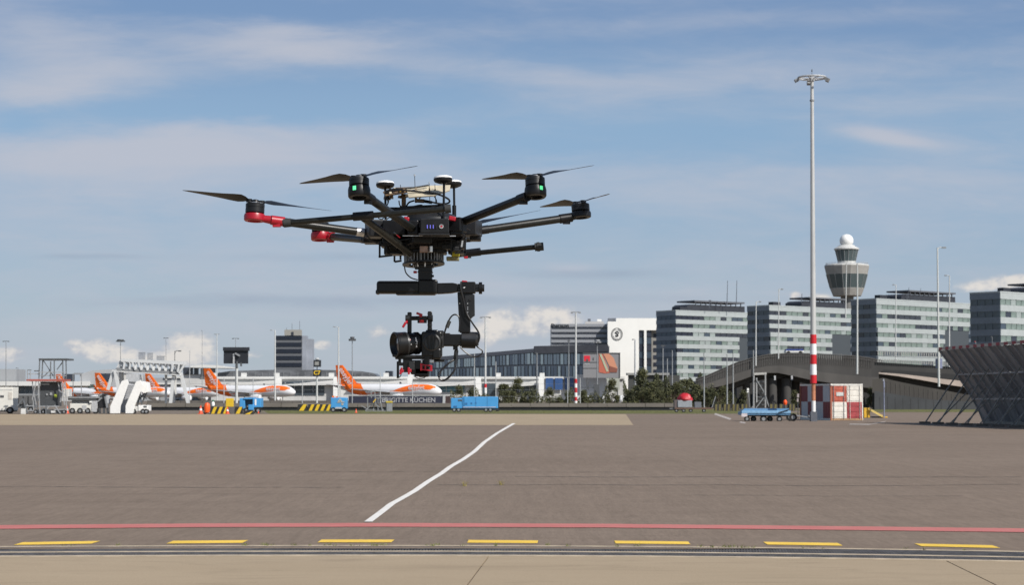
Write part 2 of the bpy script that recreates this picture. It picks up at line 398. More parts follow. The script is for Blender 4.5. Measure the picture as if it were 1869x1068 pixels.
# near concrete paving: three slabs with open joints
base = MB(); base.quad((-40, -20, -.012), (40, -20, -.012), (40, 18.0, -.012), (-40, 18.0, -.012))
nearbase = struct(base.build('concrete_paving', mat('joint_dirt', (.05, .042, .035), .95)))
ja, jb = gnd(893, 1019), gnd(850, 1075)
ka, kb = gnd(1735, 1029), gnd(1830, 1075)
def ext(a, b, y): t = (y - a.y) / (b.y - a.y); return a.x + (b.x - a.x) * t
Y1 = 18.62
for (xa, xb, xc, xd) in ((-8, ext(ja, jb, Y1) - .008, ext(ja, jb, 12) - .006, -7.9), (ext(ja, jb, Y1) + .008, ext(ka, kb, Y1) - .008, ext(ka, kb, 12) - .007, ext(ja, jb, 12) + .006),
                         (ext(ka, kb, Y1) + .008, 16, 16, ext(ka, kb, 12) + .007), (-20, -8.015, -7.915, -20)):
    mb = MB()
    # far edge, wavy near edge at y 12, real slab thickness
    n = 24; top = []; bot = []
    for i in range(n + 1):
        t = i / n; x_ = xa + (xb - xa) * t; u_ = CU + x_ / 18.8 * F; g_ = gnd(u_, edge(max(-140, min(2010, u_))) + 17.7); top.append((x_, g_.y)); bot.append((xd + (xc - xd) * t, 12.0))
    left = [(xa, Y1)]; right = [(xb, Y1)]
    vs = [(x, y, 0) for x, y in top] + [(x, y, 0) for x, y in bot] + [(x, y, -.05) for x, y in top] + [(x, y, -.05) for x, y in bot]
    k = n + 1
    fs = [(i, i + 1, k + i + 1, k + i) for i in range(n)] + [(i, 2 * k + i, 2 * k + i + 1, i + 1) for i in range(n)] + [(0, k, 3 * k, 2 * k), (n, 2 * k + n, 3 * k + n, k + n)]
    mb.add(vs, fs).build('slab', concrete, nearbase)
mb = MB(); mb.bx(-40, 40, -20, 11.98, -.05, 0); mb.build('slab', concrete, nearbase)

# painted lines (gently uneven, as laid)
def curve_line(name, m, pts, wpx, z, label, cat, width=None, seed=1):
    rr = random.Random(seed); far = []; near = []
    n = 60
    for i in range(n + 1):
        u = pts[0][0] + (pts[-1][0] - pts[0][0]) * i / n
        for k in range(len(pts) - 1):
            if pts[k][0] <= u <= pts[k + 1][0] + 1e-6:
                t = (u - pts[k][0]) / (pts[k + 1][0] - pts[k][0]); v = pts[k][1] + (pts[k + 1][1] - pts[k][1]) * t; break
        jj = rr.uniform(-.15, .15)
        a = gnd(u, v - wpx / 2 + jj); b = gnd(u, v + wpx / 2 + rr.uniform(-.15, .15)); far.append((a.x, a.y)); near.append((b.x, b.y))
    o = strip(name, m, far, near, z); struct(o); o['label'] = label; return o
def edge(u): # the grating bends slightly along the apron edge
    return 998.2 + (u - 700) ** 2 * (0.8e-5 if u > 700 else 0.4e-5)
curve_line('red_line', p_red, [(-60, 964), (0, 963.5), (350, 960.5), (700, 959.5), (1100, 961), (1500, 965), (1869, 969.5), (1930, 970.5)], 6.9, .006, 'red line', 'line')
for (a, b, v0, v1) in ((38, 183, 993.6, 991.2), (312, 453, 991, 989.8), (583, 720, 988.8, 988.8), (851, 982, 989.4, 990.4), (1117, 1256, 990.8, 992.4), (1389, 1529, 992.9, 995), (1665, 1811, 996, 999.2)):
    g0, g1, g2, g3 = gnd(a + 4, v0 - 2.4), gnd(b, v1 - 2.4), gnd(b - 2, v1 + 2.6), gnd(a, v0 + 2.6)
    cxm = (a + b) / 2 - CU; sk = cxm * 5 / 265
    g2 = gnd(b + sk - .5, v1 + 2.6); g3 = gnd(a + sk + 2, v0 + 2.6)
    mb = MB(); mb.quad(*[(p.x, p.y, .005) for p in (g3, g2, g1, g0)]); struct(mb.build('yellow_dash', p_yel))
# the hand-painted white line across the apron
wl = [(938, 773.5), (925, 781), (908, 791), (884, 808), (866, 825), (846, 839), (822, 853), (806, 865), (780, 881), (756, 898), (735, 910), (715, 921), (696, 936), (672, 954)]
L = [];Rr = []
for i, (u, v) in enumerate(wl):
    p = gnd(u, v); q0 = gnd(*wl[max(i - 1, 0)]); q1 = gnd(*wl[min(i + 1, len(wl) - 1)])
    wpx = 3.1 + (v - 773) / 180 * 4.4
    a = gnd(u - wpx, v); b = gnd(u + wpx, v); a.z = b.z = .009
    L.append((a.x, a.y)); Rr.append((b.x, b.y))
struct(strip('white_line', p_white, L, Rr, .009))
for pts, wv in (([(1306, 756), (1335, 766)], 2.6), ([(1352, 771), (1362, 773)], 2.0), ([(1552, 775), (1590, 775.5), (1618, 770)], 1.6)):
    far = [(gnd(u, v - wv / 2).x, gnd(u, v - wv / 2).y) for u, v in pts]; near = [(gnd(u - 3, v + wv / 2).x, gnd(u - 3, v + wv / 2).y) for u, v in pts]
    struct(strip('faded_line', p_faint, far, near, .012))
# tar-sealed cracks that run across the asphalt
tar = mat('crack_tar', (.115, .092, .073), .8, var=.3, scale=3)
for k, (v, u0, u1, th) in enumerate(((870, 940, 1869, .7), (886, 800, 1869, .9), (861, 560, 1160, .5), (889, 0, 640, .7), (905, 1240, 1760, .5))):
    rr = random.Random(k); pts = []
    far = []; near = []
    u = u0; dv = 0
    while u < u1:
        dv = max(-1.6, min(1.6, dv + rr.uniform(-.45, .45))); ww = th * rr.uniform(.15, .8)
        a = gnd(u, v + dv - ww / 2); b = gnd(u, v + dv + ww / 2); far.append((a.x, a.y)); near.append((b.x, b.y)); u += 14
    struct(strip('crack_seal', tar, far, near, .0035))

# drain: concrete lips, two channels covered by iron gratings
iron = mat('cast_iron', (.085, .083, .088), .8, 0, var=.25, scale=9)
drain = thing('drain_channel', 'long iron drain grating in two rows along the edge of the asphalt', 'drain', (0, 19.3, 0))
def eline(dv, z, dz_=0):
    pts = []
    for i in range(81):
        u = -140 + i * (2150 / 80); p = gnd(u, edge(u) + dv); pts.append(Vector((p.x, p.y - 19.3, z)))
    return pts
def band(mb, d0, d1, z0, z1):
    a = eline(d0, z1); b = eline(d1, z1); n = len(a)
    vs = a + b + [Vector((p.x, p.y, z0)) for p in a] + [Vector((p.x, p.y, z0)) for p in b]
    fs = []
    for i in range(n - 1):
        fs += [(i, n + i, n + i + 1, i + 1), (2 * n + i, 2 * n + i + 1, 3 * n + i + 1, 3 * n + i), (n + i, 3 * n + i, 3 * n + i + 1, n + i + 1), (i, i + 1, 2 * n + i + 1, 2 * n + i)]
    mb.add(vs, fs)
mb = MB(); band(mb, -4.5, 17.8, -.20, -.13); mb.build('channel_floor', black, drain)
lipm = mat('drain_lip_concrete', (.42, .34, .24), .85, var=.2, scale=4, dirt=.3)
for d0, d1 in ((-1.9, 0.0), (8.1, 10.3), (15.3, 17.6)):
    mb = MB(); band(mb, d0, d1, -.13, .004); mb.build('lip', lipm, drain)
mb = MB(); band(mb, -6.5, -1.85, -.13, .001); mb.build('asphalt_edge', asphalt, drain)
for d0, d1 in ((0.0, 8.1), (10.3, 15.3)):
    mb = MB(); a = eline(d0, -.006); b = eline(d1, -.006)
    for i in range(len(a) - 1):
        nb = 5
        for k in range(nb):
            t = (k + .5) / nb; p = a[i].lerp(a[i + 1], t); q_ = b[i].lerp(b[i + 1], t)
            xa = p.x; mb.bx(xa - .009, xa + .009, q_.y - .004, p.y + .004, -.034, -.006)
    for t in (.0, .5, 1.0):
        for i in range(len(a) - 1):
            p, q_ = a[i].lerp(b[i], t), a[i + 1].lerp(b[i + 1], t); mb.beam(p, q_, .014, .02)
    o = mb.build('grating', iron, drain); o['kind'] = 'stuff'

# small weeds
straw = mat('dry_weed', (.28, .23, .08), .8, var=.3, scale=30); weedg = mat('green_weed', (.15, .16, .05), .8, var=.3, scale=30)
def tuft(mb, c, r, h, n, rr):
    for _ in range(n):
        a = rr.uniform(0, 6.28); d = rr.uniform(0, r); p = Vector(c) + Vector((math.cos(a) * d, math.sin(a) * d, 0))
        q_ = p + Vector((rr.uniform(-1, 1) * h * .6, rr.uniform(-1, 1) * h * .4, h * rr.uniform(.4, 1)))
        s_ = Vector((math.cos(a + 1.5), math.sin(a + 1.5), 0)) * .006
        mb.add([p - s_, p + s_, q_], [(0, 1, 2)])
rr = random.Random(3)
for u, v, lb in ((847, 888, 'tiny dry yellow weed nearer the white line'), (914, 886, 'tiny dry yellow weed farther from the white line')):
    p = gnd(u, v); mb = MB(); tuft(mb, (0, 0, 0), .05, .13, 26, rr); o = mb.build('weed', straw, loc=p); tag(o, lb + ', growing in the asphalt', 'weed')
mb = MB()
for u in [rr.uniform(-20, 1880) for _ in range(30)] + [rr.gauss(645, 30) for _ in range(8)] + [rr.gauss(1330, 40) for _ in range(8)] + [rr.gauss(470, 50) for _ in range(8)] + [905, 903, 845]:
    p = gnd(u, edge(u) - rr.choice((.6, 1.2, 2.0))); tuft(mb, p, .05, rr.uniform(.02, .055), 7, rr)
o = mb.build('edge_weeds', weedg); o['kind'] = 'stuff'; o['label'] = 'sparse weeds along the drain edge'
mb = MB()
for _ in range(5200):
    x = rr.uniform(-34, 30); y = rr.uniform(189.6, 240); tuft(mb, (x, y, 0), .12, rr.uniform(.05, .22), 3, rr)
for _ in range(1600):
    x = rr.uniform(38, 88); y = rr.uniform(212, 250); tuft(mb, (x, y, 0), .12, rr.uniform(.05, .22), 3, rr)
for v_ in range(len(mb.v)): pass
o = mb.build('grass_blades', mat('grass_blade', (.11, .13, .035), .8, var=.35, scale=.5)); o['kind'] = 'stuff'; o['label'] = 'short dry grass on the verge'
# ================================================================== far buildings
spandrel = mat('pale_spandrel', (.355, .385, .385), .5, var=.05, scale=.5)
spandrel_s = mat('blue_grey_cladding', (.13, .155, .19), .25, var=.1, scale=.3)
pane_a = mat('green_grey_pane', (.17, .215, .195), .2, var=.2, scale=.4)
pane_b = mat('dark_pane', (.035, .04, .055), .15, var=.2, scale=.4)
pane_c = mat('blind_pane', (.28, .32, .31), .3, var=.1, scale=.4)
pane_d = mat('blue_dark_pane', (.055, .075, .10), .15, var=.15, scale=.4)
roofdk = mat('roof_plant_dark', (.022, .025, .034), .6, var=.15, scale=.5)
frame_m = mat('window_frame_grey', (.2, .21, .22), .5)

def office(label, u, D, yaw, L, Wd, H, nf, seed, notch=None, brighter=0, plant=None, dark_rows=()):
    """glazed office block: corner nearest the camera at local origin; x runs along the sunlit front, y along the shaded side"""
    rr = random.Random(seed)
    o = thing('office_block', label, 'office building', (Pt(u, 727, D).x, D, 0), R(yaw), 'glass and white panel office blocks')
    mb = MB(); mb.bx(.15, L, .15, Wd, 0, H - .3)
    mb.build('wall', mat('office_core', (.06, .07, .08), .4), o)
    ph = H / nf; sh_ = ph * .52
    # spandrels and windows, front
    Ls = L if not notch else L
    sp_me = None; nb = max(6, int(L / 3.3)); pw = L / nb
    mb = MB(); mb.box((0, 0, 0), (pw - .22, .12, ph - sh_ - .12)); pme = [mb.mesh('window', m_) for m_ in (pane_a, pane_b, pane_c, pane_d)]
    for k in range(nf):
        z1 = H - k * ph; x1 = L; off = 0.0
        if notch and k >= notch[0]: x1 = L * notch[1]; off = -.55
        mb = MB(); mb.bx(0 - .05, x1, off - .18, .2, z1 - sh_, z1)
        mb.build('spandrel', spandrel, o)
        zc_ = z1 - sh_ - (ph - sh_) / 2
        run = rr.choice((0, 0, 2)); dk = rr.randint(2, nb - 4); dl = rr.randint(2, 6)
        for i in range(nb):
            if (i + 1) * pw > x1 + .1: continue
            t = rr.random()
            idx = 0 if t < .62 else (2 if t < .8 else (3 if t < .92 else 1))
            if (k in dark_rows and (dk <= i < dk + dl)) or (k < 3 and i < 3 and seed % 2 == 0): idx = 1
            p = bpy.data.objects.new('window', pme[idx]); COL.objects.link(p); p.parent = o; p.location = ((i + .5) * pw, off + .02, zc_)
        # recessed backing of window band
    if notch:
        mb = MB(); zt = H - notch[0] * ph
        mb.bx(L * notch[1] + .05, L - .2, .3, 1.2, 0, zt - .05); mb.build('recess_wall', spandrel_s, o)
        mb = MB()
        for k in range(notch[0], nf):
            z1 = H - k * ph; mb.bx(L * notch[1] + .1, L - .3, .2, .32, z1 - ph + .2, z1 - sh_)
        mb.build('recess_window', pane_d, o)
    # shaded side: bands of blue-grey cladding and window strips, each storey a part
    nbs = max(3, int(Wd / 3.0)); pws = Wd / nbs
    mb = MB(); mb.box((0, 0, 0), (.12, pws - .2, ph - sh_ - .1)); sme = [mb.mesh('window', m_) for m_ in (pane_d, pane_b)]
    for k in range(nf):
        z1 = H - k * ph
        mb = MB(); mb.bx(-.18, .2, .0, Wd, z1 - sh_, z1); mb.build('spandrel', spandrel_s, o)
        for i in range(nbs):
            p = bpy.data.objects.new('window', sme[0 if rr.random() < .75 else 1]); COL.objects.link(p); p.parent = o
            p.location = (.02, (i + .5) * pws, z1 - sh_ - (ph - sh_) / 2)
    mb = MB(); mb.bx(-.25, L + .05, -.25, Wd, H, H + .5); mb.build('roof', spandrel, o)
    if plant:
        x0, x1, hh = plant
        rp = MB(); n = 10; poly = []
        for i in range(n + 1):
            t = math.pi / 2 * i / n; poly.append((x0 + (1 - math.cos(t)) * 0 + (1 - math.sin(math.pi / 2 - t)) * 0 + 3 * (1 - math.cos(math.pi / 2 * (1 - i / n))), H + .5 + hh * .62 * math.sin(t) if i else H + .5))
        poly = [(x0, H + .5), (x0 + .3, H + .5 + hh * .4), (x0 + 2, H + .5 + hh * .6), (x1, H + .5 + hh * .6), (x1, H + .5)]
        rp.prism(poly, 2, Wd - 1); p = rp.build('plant_room', roofdk, o)
        cp = MB(); cp.bx(x0 + 4, x1 - 1, 1.0, Wd, H + .5 + hh * .85, H + .5 + hh)
        for xx in range(int(x0 + 5), int(x1 - 1), 3): cp.bx(xx, xx + .3, 1.4, 1.8, H + .4 + hh * .6, H + .55 + hh * .85)
        cp.build('canopy', mat('roof_canopy', (.10, .105, .12), .5), o)
        ax = MB(); ax.bx(3, 7.5, .5, 3, H + .5, H + 1.9); ax.build('vent_box', roofdk, o)
    return o
oA = office('glass office block right of the white hotel wall', 1234, 800, 37, 43, 12.5, 39, 11, 2, (3, .86), plant=(8, 43, 4.6), dark_rows=(0, 2, 5, 9))
oB = office('glass office block left of the red and white striped mast foot', 1405, 757, 40, 51.5, 12, 39, 11, 4, (3, .74), plant=(22, 50, 4.2), dark_rows=(2, 4, 8))
oC = office('wide glass office block just right of the control tower', 1601, 706, 41, 62, 12, 39, 11, 7, (3, .68), plant=(18, 53, 4.0), dark_rows=(1, 2, 4, 5))
oD = office('glass office block cut by the right edge of the picture', 1828, 659, 42, 50, 12.5, 39, 9, 9, None, plant=(20, 45, 4.0), dark_rows=(4,))
# aerials on roofs
am = mat('aerial_grey', (.10, .11, .13), .5)
def aerial(u, v0, v1, D, lb, r=.18, top=0):
    t = T('roof_aerial', lb, 'aerial', u, D, 'thin aerials on the office roofs', z=Pt(u, v1, D).z)
    mb = MB(); mb.tube((0, 0, 0), t.p(u, v0), r, r * .6, 6); mb.build('mast', am, t.root)
    if top: mb = MB(); p = t.p(u, v0); mb.bx(p.x - top, p.x + top, -.3, .3, p.z - .6, p.z); mb.build('head', am, t.root)
aerial(1328, 512, 556, 812, 'left of the two tall thin aerials on the office roof right of the hotel')
aerial(1345, 512, 556, 814, 'right of the two tall thin aerials on the office roof right of the hotel')
aerial(1296, 548, 562, 808, 'short aerial with a small head at the left end of the office roof plant', top=.5)
aerial(1464, 536, 552, 770, 'short aerial on the office roof left of the tall mast')
aerial(1659, 525, 545, 720, 'short thin aerial on the roof of the wide office block right of the tower', r=.14)
aerial(1681, 526, 536, 720, 'second short aerial on the roof of the wide office block', r=.12)

# link building seen between the second and third office blocks
t = T('link_building', 'low blue-grey glazed block between two white banded office blocks, in front of the control tower', 'building', 1540, 790)
t.part('wall', mat('link_cladding', (.19, .225, .265), .3, var=.1, scale=.2), (1524, 600, 1585, 727), thick=10)
for k in range(7):
    t.part('window', pane_d if k % 2 else pane_b, (1527, 606 + k * 14.5, 1556, 613 + k * 14.5, -.2, .25))
    t.part('window', pane_d, (1558, 606 + k * 14.5, 1583, 613 + k * 14.5, -.2, .25))
t = T('link_building', 'low blue-grey glazed block between the wide office block and the one at the right edge', 'building', 1760, 745)
t.part('wall', mat('link_cladding', (.19, .225, .265), .3, var=.1, scale=.2), (1722, 588, 1800, 727), thick=10)
for k in range(8):
    t.part('window', pane_d if k % 2 else pane_b, (1726, 596 + k * 14.5, 1752, 603 + k * 14.5, -.2, .25))
    t.part('window', pane_d, (1756, 596 + k * 14.5, 1790, 603 + k * 14.5, -.2, .25))

# control tower
t = T('control_tower', 'concrete airport control tower with dark glass cabs and a white ball on top', 'control tower', 1548, 1130)
s_ = 1130 / F
def tz(v): return Pt(1548, v, 1130).z
conc = mat('tower_concrete', (.30, .29, .27), .8, var=.1, scale=.2)
concl = mat('tower_concrete_pale', (.50, .50, .48), .7, var=.08, scale=.2)
tgl = mat('tower_glass', (.075, .10, .105), .12, var=.2)
def tl(name, m, prof, n=24, smooth=False):
    mb = MB(); mb.lathe([(r * s_, tz(v)) for v, r in prof], n); return mb.build(name, m, t.root, smooth=smooth)
shaft = tl('shaft', mat('tower_shaft_concrete', (.17, .17, .165), .8, var=.1, scale=.2), [(735, 12), (541, 12)], 16)
tl('lower_collar', conc, [(541, 25), (540, 26), (527.5, 31), (526.5, 31)], 16)
tl('lower_glazing', tgl, [(526.5, 31), (501.5, 37.6)], 16)
tl('upper_collar', conc, [(501.5, 37.8), (500, 38), (487.5, 41), (485.5, 41)], 16)
tl('deck', concl, [(485.5, 41), (484, 40), (482, 30), (481, 19)], 16)
tl('cab_base', concl, [(482, 17), (477.5, 16.5)], 16)
tl('cab_glazing', tgl, [(477.5, 16), (456.5, 21)], 16)
tl('cab_roof', concl, [(456.5, 22), (455.5, 23), (454, 23), (450.5, 17), (447.5, 13)], 24)
mb = MB(); mb.ball((0, 0, tz(439.5)), 12.6 * s_, 12.6 * s_, 12.2 * s_, 24, 14); mb.build('radome', white, t.root, smooth=True)
mul = MB(); mul2 = MB()
for i in range(16):
    a = 2 * math.pi * (i) / 16; ca, sa = math.cos(a), math.sin(a)
    for (v0, r0, v1, r1, mm) in ((526.5, 31.2, 501.5, 37.9, mul), (477.5, 16.2, 456.5, 21.3, mul2)):
        mm.tube((ca * r0 * s_, sa * r0 * s_, tz(v0)), (ca * r1 * s_, sa * r1 * s_, tz(v1)), .17, .17, 4)
mul.build('mullion', mgrey, t.root); mul2.build('mullion', mgrey, t.root)
mb = MB(); mb.lathe([(38.2 * s_, tz(524.2)), (33.0 * s_, tz(524.0)), (33 * s_, tz(523.0)), (33.1 * s_, tz(522.9))], 16, cap=False); 
mb = MB()
for i in range(32):
    a = 2 * math.pi * i / 32; mb.tube((38 * s_ * math.cos(a), 38 * s_ * math.sin(a), tz(485)), (38 * s_ * math.cos(a), 38 * s_ * math.sin(a), tz(480.5)), .09, .09, 4)
for vv in (480.5, 482.6):
    pts = [(38 * s_ * math.cos(2 * math.pi * i / 32), 38 * s_ * math.sin(2 * math.pi * i / 32), tz(vv)) for i in range(33)]; mb.path(pts, .08, 4)
mb.build('deck_railing', lgrey, t.root)
mb = MB()
for du in (-8, -3, 5, 10): mb.tube((du * s_, -4, tz(482)), (du * s_, -4, tz(475)), .12, .1, 5)
mb.build('rooftop_aerial', lgrey, t.root)

# ------------------------------------------------------------------ hotel
t = T('hotel_building', 'hotel with a bright white wall bearing a round black emblem and a grey banded wing', 'hotel', 1110, 960)
hw = mat('hotel_white_wall', (.80, .79, .75), .6, var=.03, scale=.1)
hgrey = mat('hotel_grey_band', (.13, .14, .16), .6, var=.08, scale=.2)
wall = MB()
for r_ in ((1109.5, 587, 1166, 727), (1124.5, 581, 1166, 587), (1166, 581, 1215, 603)):
    t.rect(wall, *r_, 0, 9)
t.rect(wall, 1176, 603, 1180, 727, 0, 2)
wall.build('wall', hw, t.root)
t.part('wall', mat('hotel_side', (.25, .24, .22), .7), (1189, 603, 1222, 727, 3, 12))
for k in range(7): t.part('window', pane_b, (1193, 609 + 13.2 * k, 1215, 616 + 13.2 * k, 2.7, .35))
for c0, c1 in ((1166.4, 1175.8), (1180.2, 1188.8)):
    for k in range(9):
        t.part('window', pane_d if (k + int(c0)) % 2 else pane_b, (c0, 603.5 + 13 * k, c1, 603.5 + 13 * k + 11.6, 1.0, .3))
    t.part('window_frame', mat('window_frame_dark', (.05, .06, .06), .5), (c0 - .2, 603, c1 + .2, 722, 1.4, .5))
wing = [(1006, 592, 1109.4, 727, 6, 16)]
t.part('wing', hgrey, *wing)
hb = mat('hotel_wing_band', (.26, .27, .29), .6, var=.08)
for k in range(5):
    v = 591.5 + k * 9.6 ; t.part('spandrel', hb, (1006, v, 1108.5, v + 5.2, 5.6, .45))
    for i in range(10):
        u = 1009 + i * 9.7
        if k < 4: t.part('window', pane_b, (u, v + 5.6, u + 8.6, v + 9.2, 5.7, .3))
t.part('roof_plant', mat('roof_plant_pale', (.45, .44, .43), .6), (1068, 587, 1102, 592, 8, 3))
t.part('chimney', hgrey, (1073, 582, 1078, 587, 8, 2)); t.part('chimney', hw, (1090, 583, 1098, 587, 8, 2)); t.part('roof_box', hgrey, (1110, 581, 1124, 587, 10, 4))
K = 960 / 700
text('Sheraton', 1.9 * K, black, t.root, Matrix.Translation(t.p(1022, 594.2, 5.42)) @ UPRIGHT, 'lettering', .12)
emb = t.p(1126, 610.5, -.12)
e = MB()
for i in range(48):
    a = 2 * math.pi * i / 48; b = 2 * math.pi * (i + 1) / 48
    for r0, r1 in ((2.02, 2.16), (1.45, 1.52)):
        e.add([(emb.x + K * r * math.cos(x), emb.y + dyy, emb.z + K * r * 1.12 * math.sin(x)) for r in (r0, r1) for x in (a, b) for dyy in (0, .1)], [(0, 2, 6, 4), (1, 5, 7, 3), (0, 4, 5, 1), (4, 6, 7, 5)])
for i in range(40):   # wreath leaves
    a = 2 * math.pi * i / 40
    if abs(a - math.pi / 2) < .18: continue
    c_ = Vector((emb.x + K * 1.8 * math.cos(a), emb.y, emb.z + K * 1.8 * 1.12 * math.sin(a)))
    d1 = Vector((math.cos(a), 0, math.sin(a))) * .24 * K; d2 = Vector((-math.sin(a), 0, math.cos(a))) * .15 * K
    e.add([c_ - d1 * .6 - d2 * .4, c_ + d2, c_ + d1 + d2 * .2, c_ - d2 * .6], [(0, 1, 2, 3)])
e.build('emblem_wreath', black, t.root)
text('S', 3.0 * K, black, t.root, Matrix.Translation(emb) @ Matrix.Rotation(math.pi / 2, 4, 'X'), 'emblem_letter', .06, bold=.08)
for i, (x0, z0, w_, h_) in enumerate(((-.85, .3, .5, .45), (.35, .3, .5, .45), (-.6, -.55, 1.2, .2))):
    mb = MB(); mb.bx(emb.x + K * x0, emb.x + K * (x0 + w_), emb.y - .02, emb.y + .08, emb.z + K * z0, emb.z + K * (z0 + h_)); mb.build('emblem_bar', black, t.root)

# ------------------------------------------------------------------ dark glazed terminal block, podium, billboard
t = T('terminal_block', 'long dark glazed terminal block with upright pale fins and a black roof band', 'terminal building', 930, 930)
dkg = mat('dark_facade', (.03, .036, .05), .3, var=.15, scale=.2)
mb = MB()
def poly_face(mb, pts, dy, th):
    mb.prism([(t.p(u, v, dy).x, max(t.p(u, v, dy).z, 0)) for u, v in pts], dy, dy + th)
poly_face(mb, [(770, 735), (1112, 735), (1112, 632), (975, 632), (975, 637), (880, 645), (770, 655)], 0, 20); mb.build('wall', dkg, t.root)
mb = MB(); poly_face(mb, [(975, 646), (1110, 642), (1110, 629), (975, 632)], -.8, 22); mb.build('roof_band', roofdk, t.root)
mb = MB(); poly_face(mb, [(770, 661), (975, 643), (975, 636.5), (770, 654)], -.6, 2); mb.build('roof_band', mat('roof_band_dark', (.04, .045, .06), .4), t.root)
fin = [mat('facade_fin_%s' % n, c, .25, var=.1) for n, c in (('pale', (.14, .18, .21)), ('mid', (.075, .10, .13)), ('deep', (.04, .055, .08)))]
rr = random.Random(5)
for row in range(2):
    u = 776
    while u < 1062:
        top = 658 - (u - 790) * 15 / 185 if u < 975 else 645
        if row == 1: top += (690 - top) * .5
        bot = 690 if row == 1 else 690 - (690 - (658 - (u - 790) * 15 / 185 if u < 975 else 645)) * .5 - 1.5
        wdt = rr.choice((3.4, 4.4, 5.2))
        t.part('facade_panel', rr.choice(fin), (u, top + 1.2, u + wdt, bot - .5, -.35, .4)); u += wdt + rr.choice((.7, 1.6, 2.4))
# podium / pier of white panels
pale = mat('podium_white', (.50, .50, .49), .6, var=.08, scale=.15, dirt=.1)
pierglass = mat('pier_glass', (.05, .065, .08), .18, var=.25, scale=.2)
bluepane = mat('blue_panel', (.035, .085, .22), .3, var=.15, scale=.3)
tealpane = mat('teal_glass', (.06, .16, .20), .2, var=.3, scale=.2)
t = T('terminal_pier', 'long low white terminal pier behind the parked aircraft', 'terminal building', 700, 900)
t.part('wall', pale, (385, 690, 1140, 740), thick=14)
t.part('roof_edge', offwhite, (385, 687.8, 1140, 692, -1.2, 16))
for r_, m_ in (((412, 700, 482, 709), pane_b), ((510, 697, 592, 722), pierglass), ((636, 703, 700, 709.5), tealpane), ((750, 704, 848, 716), tealpane), ((880, 700, 905, 740), pierglass), ((912, 702, 980, 720), pierglass), ((850, 708, 880, 740), pale), ((0, 708, 60, 724), pierglass)):
    if r_[0] < 380: continue
    t.part('window', m_, (*r_, -.3, .4))
for u in (415, 432, 449, 466, 520, 537, 554, 571, 650, 664, 680, 770, 792, 814, 832, 930, 948, 966): t.part('mullion', lgrey, (u, 698 if u > 500 and u < 600 else 702, u + 1.0, 716, -.42, .1))
for u in (996, 1013, 1031, 1040): t.part('window', bluepane, (u, 690.5, u + (14 if u < 1030 else 7), 712, -1.6, .4))
t.part('tank', mat('white_dome_cladding', (.62, .63, .64), .5, var=.05), (1050, 684, 1112, 740, -3, 2))
for u in (385, 440, 500, 600, 700, 745, 905, 985): t.part('vent_box', offwhite, (u, 681, u + 9, 689, 1, 3))
for u0, u1, v0, v1, lb in ((400, 505, 702, 694, 'a'), (512, 610, 703, 694, 'b'), (640, 745, 704, 693, 'c'), (800, 870, 704, 694, 'd'), (905, 985, 707, 694, 'e')):
    mb = MB(); a, b, c, d = t.p(u0, v0, -2), t.p(u1, v1, -2), t.p(u1, v1 + 9, -2), t.p(u0, v0 + 1.4, -2)
    mb.prism([(p.x, p.z) for p in (a, b, c, d)], -3.5, -.5); mb.build('sloping_bridge', offwhite, t.root)
    t.part('bridge_end', white, (u1 - 2, 692, u1 + 8, 728, -3.6, 3))
t.part('bridge_leg', white, (983, 692, 988, 741, -6, 1), (990, 692, 993, 741, -6, 1))

t = T('terminal_hall', 'terminal hall with a long arched grey metal roof behind the aircraft tails', 'terminal building', 540, 960)
mb = MB(); arc = [(392, 700), (392, 682), (420, 677.5), (500, 675.3), (600, 675.6), (660, 678), (682, 681.5), (689, 687), (689, 700)]
mb.prism([(t.p(u, v).x, t.p(u, v).z) for u, v in arc], 0, 30); mb.build('roof', mat('arched_metal_roof', (.16, .165, .175), .4, .3, var=.35, scale=.12, stretch=(1, 1, 4)), t.root)
for k in range(22):
    u = 400 + k * 13; mb = MB(); t.rect(mb, u, 679.5, u + .9, 690, -.25, .3); mb.build('roof_rib', mgrey, t.root)
mb = MB(); arc2 = [(350, 668.5), (372, 666), (400, 667.5), (425, 671), (425, 673), (350, 671.5)]
mb.prism([(t.p(u, v).x, t.p(u, v).z) for u, v in arc2], -4, 20); mb.build('roof', offwhite, t.root)
t.part('wall', pale, (330, 683, 425, 720, .45, 12)); t.part('window', pane_b, (334, 671, 352, 684, -.2, 2), (354, 671, 362, 684, -.2, 2)); t.part('wall', mgrey, (366, 673, 391.5, 690, -.13, 3))
t.part('roof_box', dkg, (703, 677.5, 716, 690, 0, 8))

t = T('terminal_hall', 'low pale terminal building with a trapezoid roof at the far left', 'terminal building', 150, 980)
mb = MB(); mb.prism([(t.p(u, v).x, t.p(u, v).z) for u, v in ((146, 684), (166, 677), (210, 674), (222, 676), (250, 684), (250, 735), (146, 735))], 0, 25); mb.build('wall', mat('hall_grey', (.36, .37, .38), .6, var=.1), t.root)
t.part('window', pane_b, (182, 682, 205, 697, -.3, .4))
t.part('window', mat('dark_green_glass', (.06, .085, .08), .2), (134, 702, 172, 712, -.3, .4))
t.part('wall', mat('hall_pale', (.30, .31, .32), .6), (0 - 40, 674, 29, 697, 5, 20)); t.part('roof_box', dkg, (117, 683, 133, 697, -1, 4)); t.part('roof_box', mgrey, (135, 681, 149, 684, -1, 4))
t.part('roof_edge', offwhite, (-60, 696.5, 160, 704.5, -6, 10)); t.part('wall', pale, (-60, 704.5, 160, 740, -2, 3)); 
for k in range(5): t.part('window', pierglass, (22 + k * 8, 705.5, 29 + k * 8, 719, -2.4, .3))
t.part('wall', mgrey, (-60, 719, 62, 722, -3, .9)); t.part('wall', dgrey, (-60, 722, 100, 742, -2.7, .6))
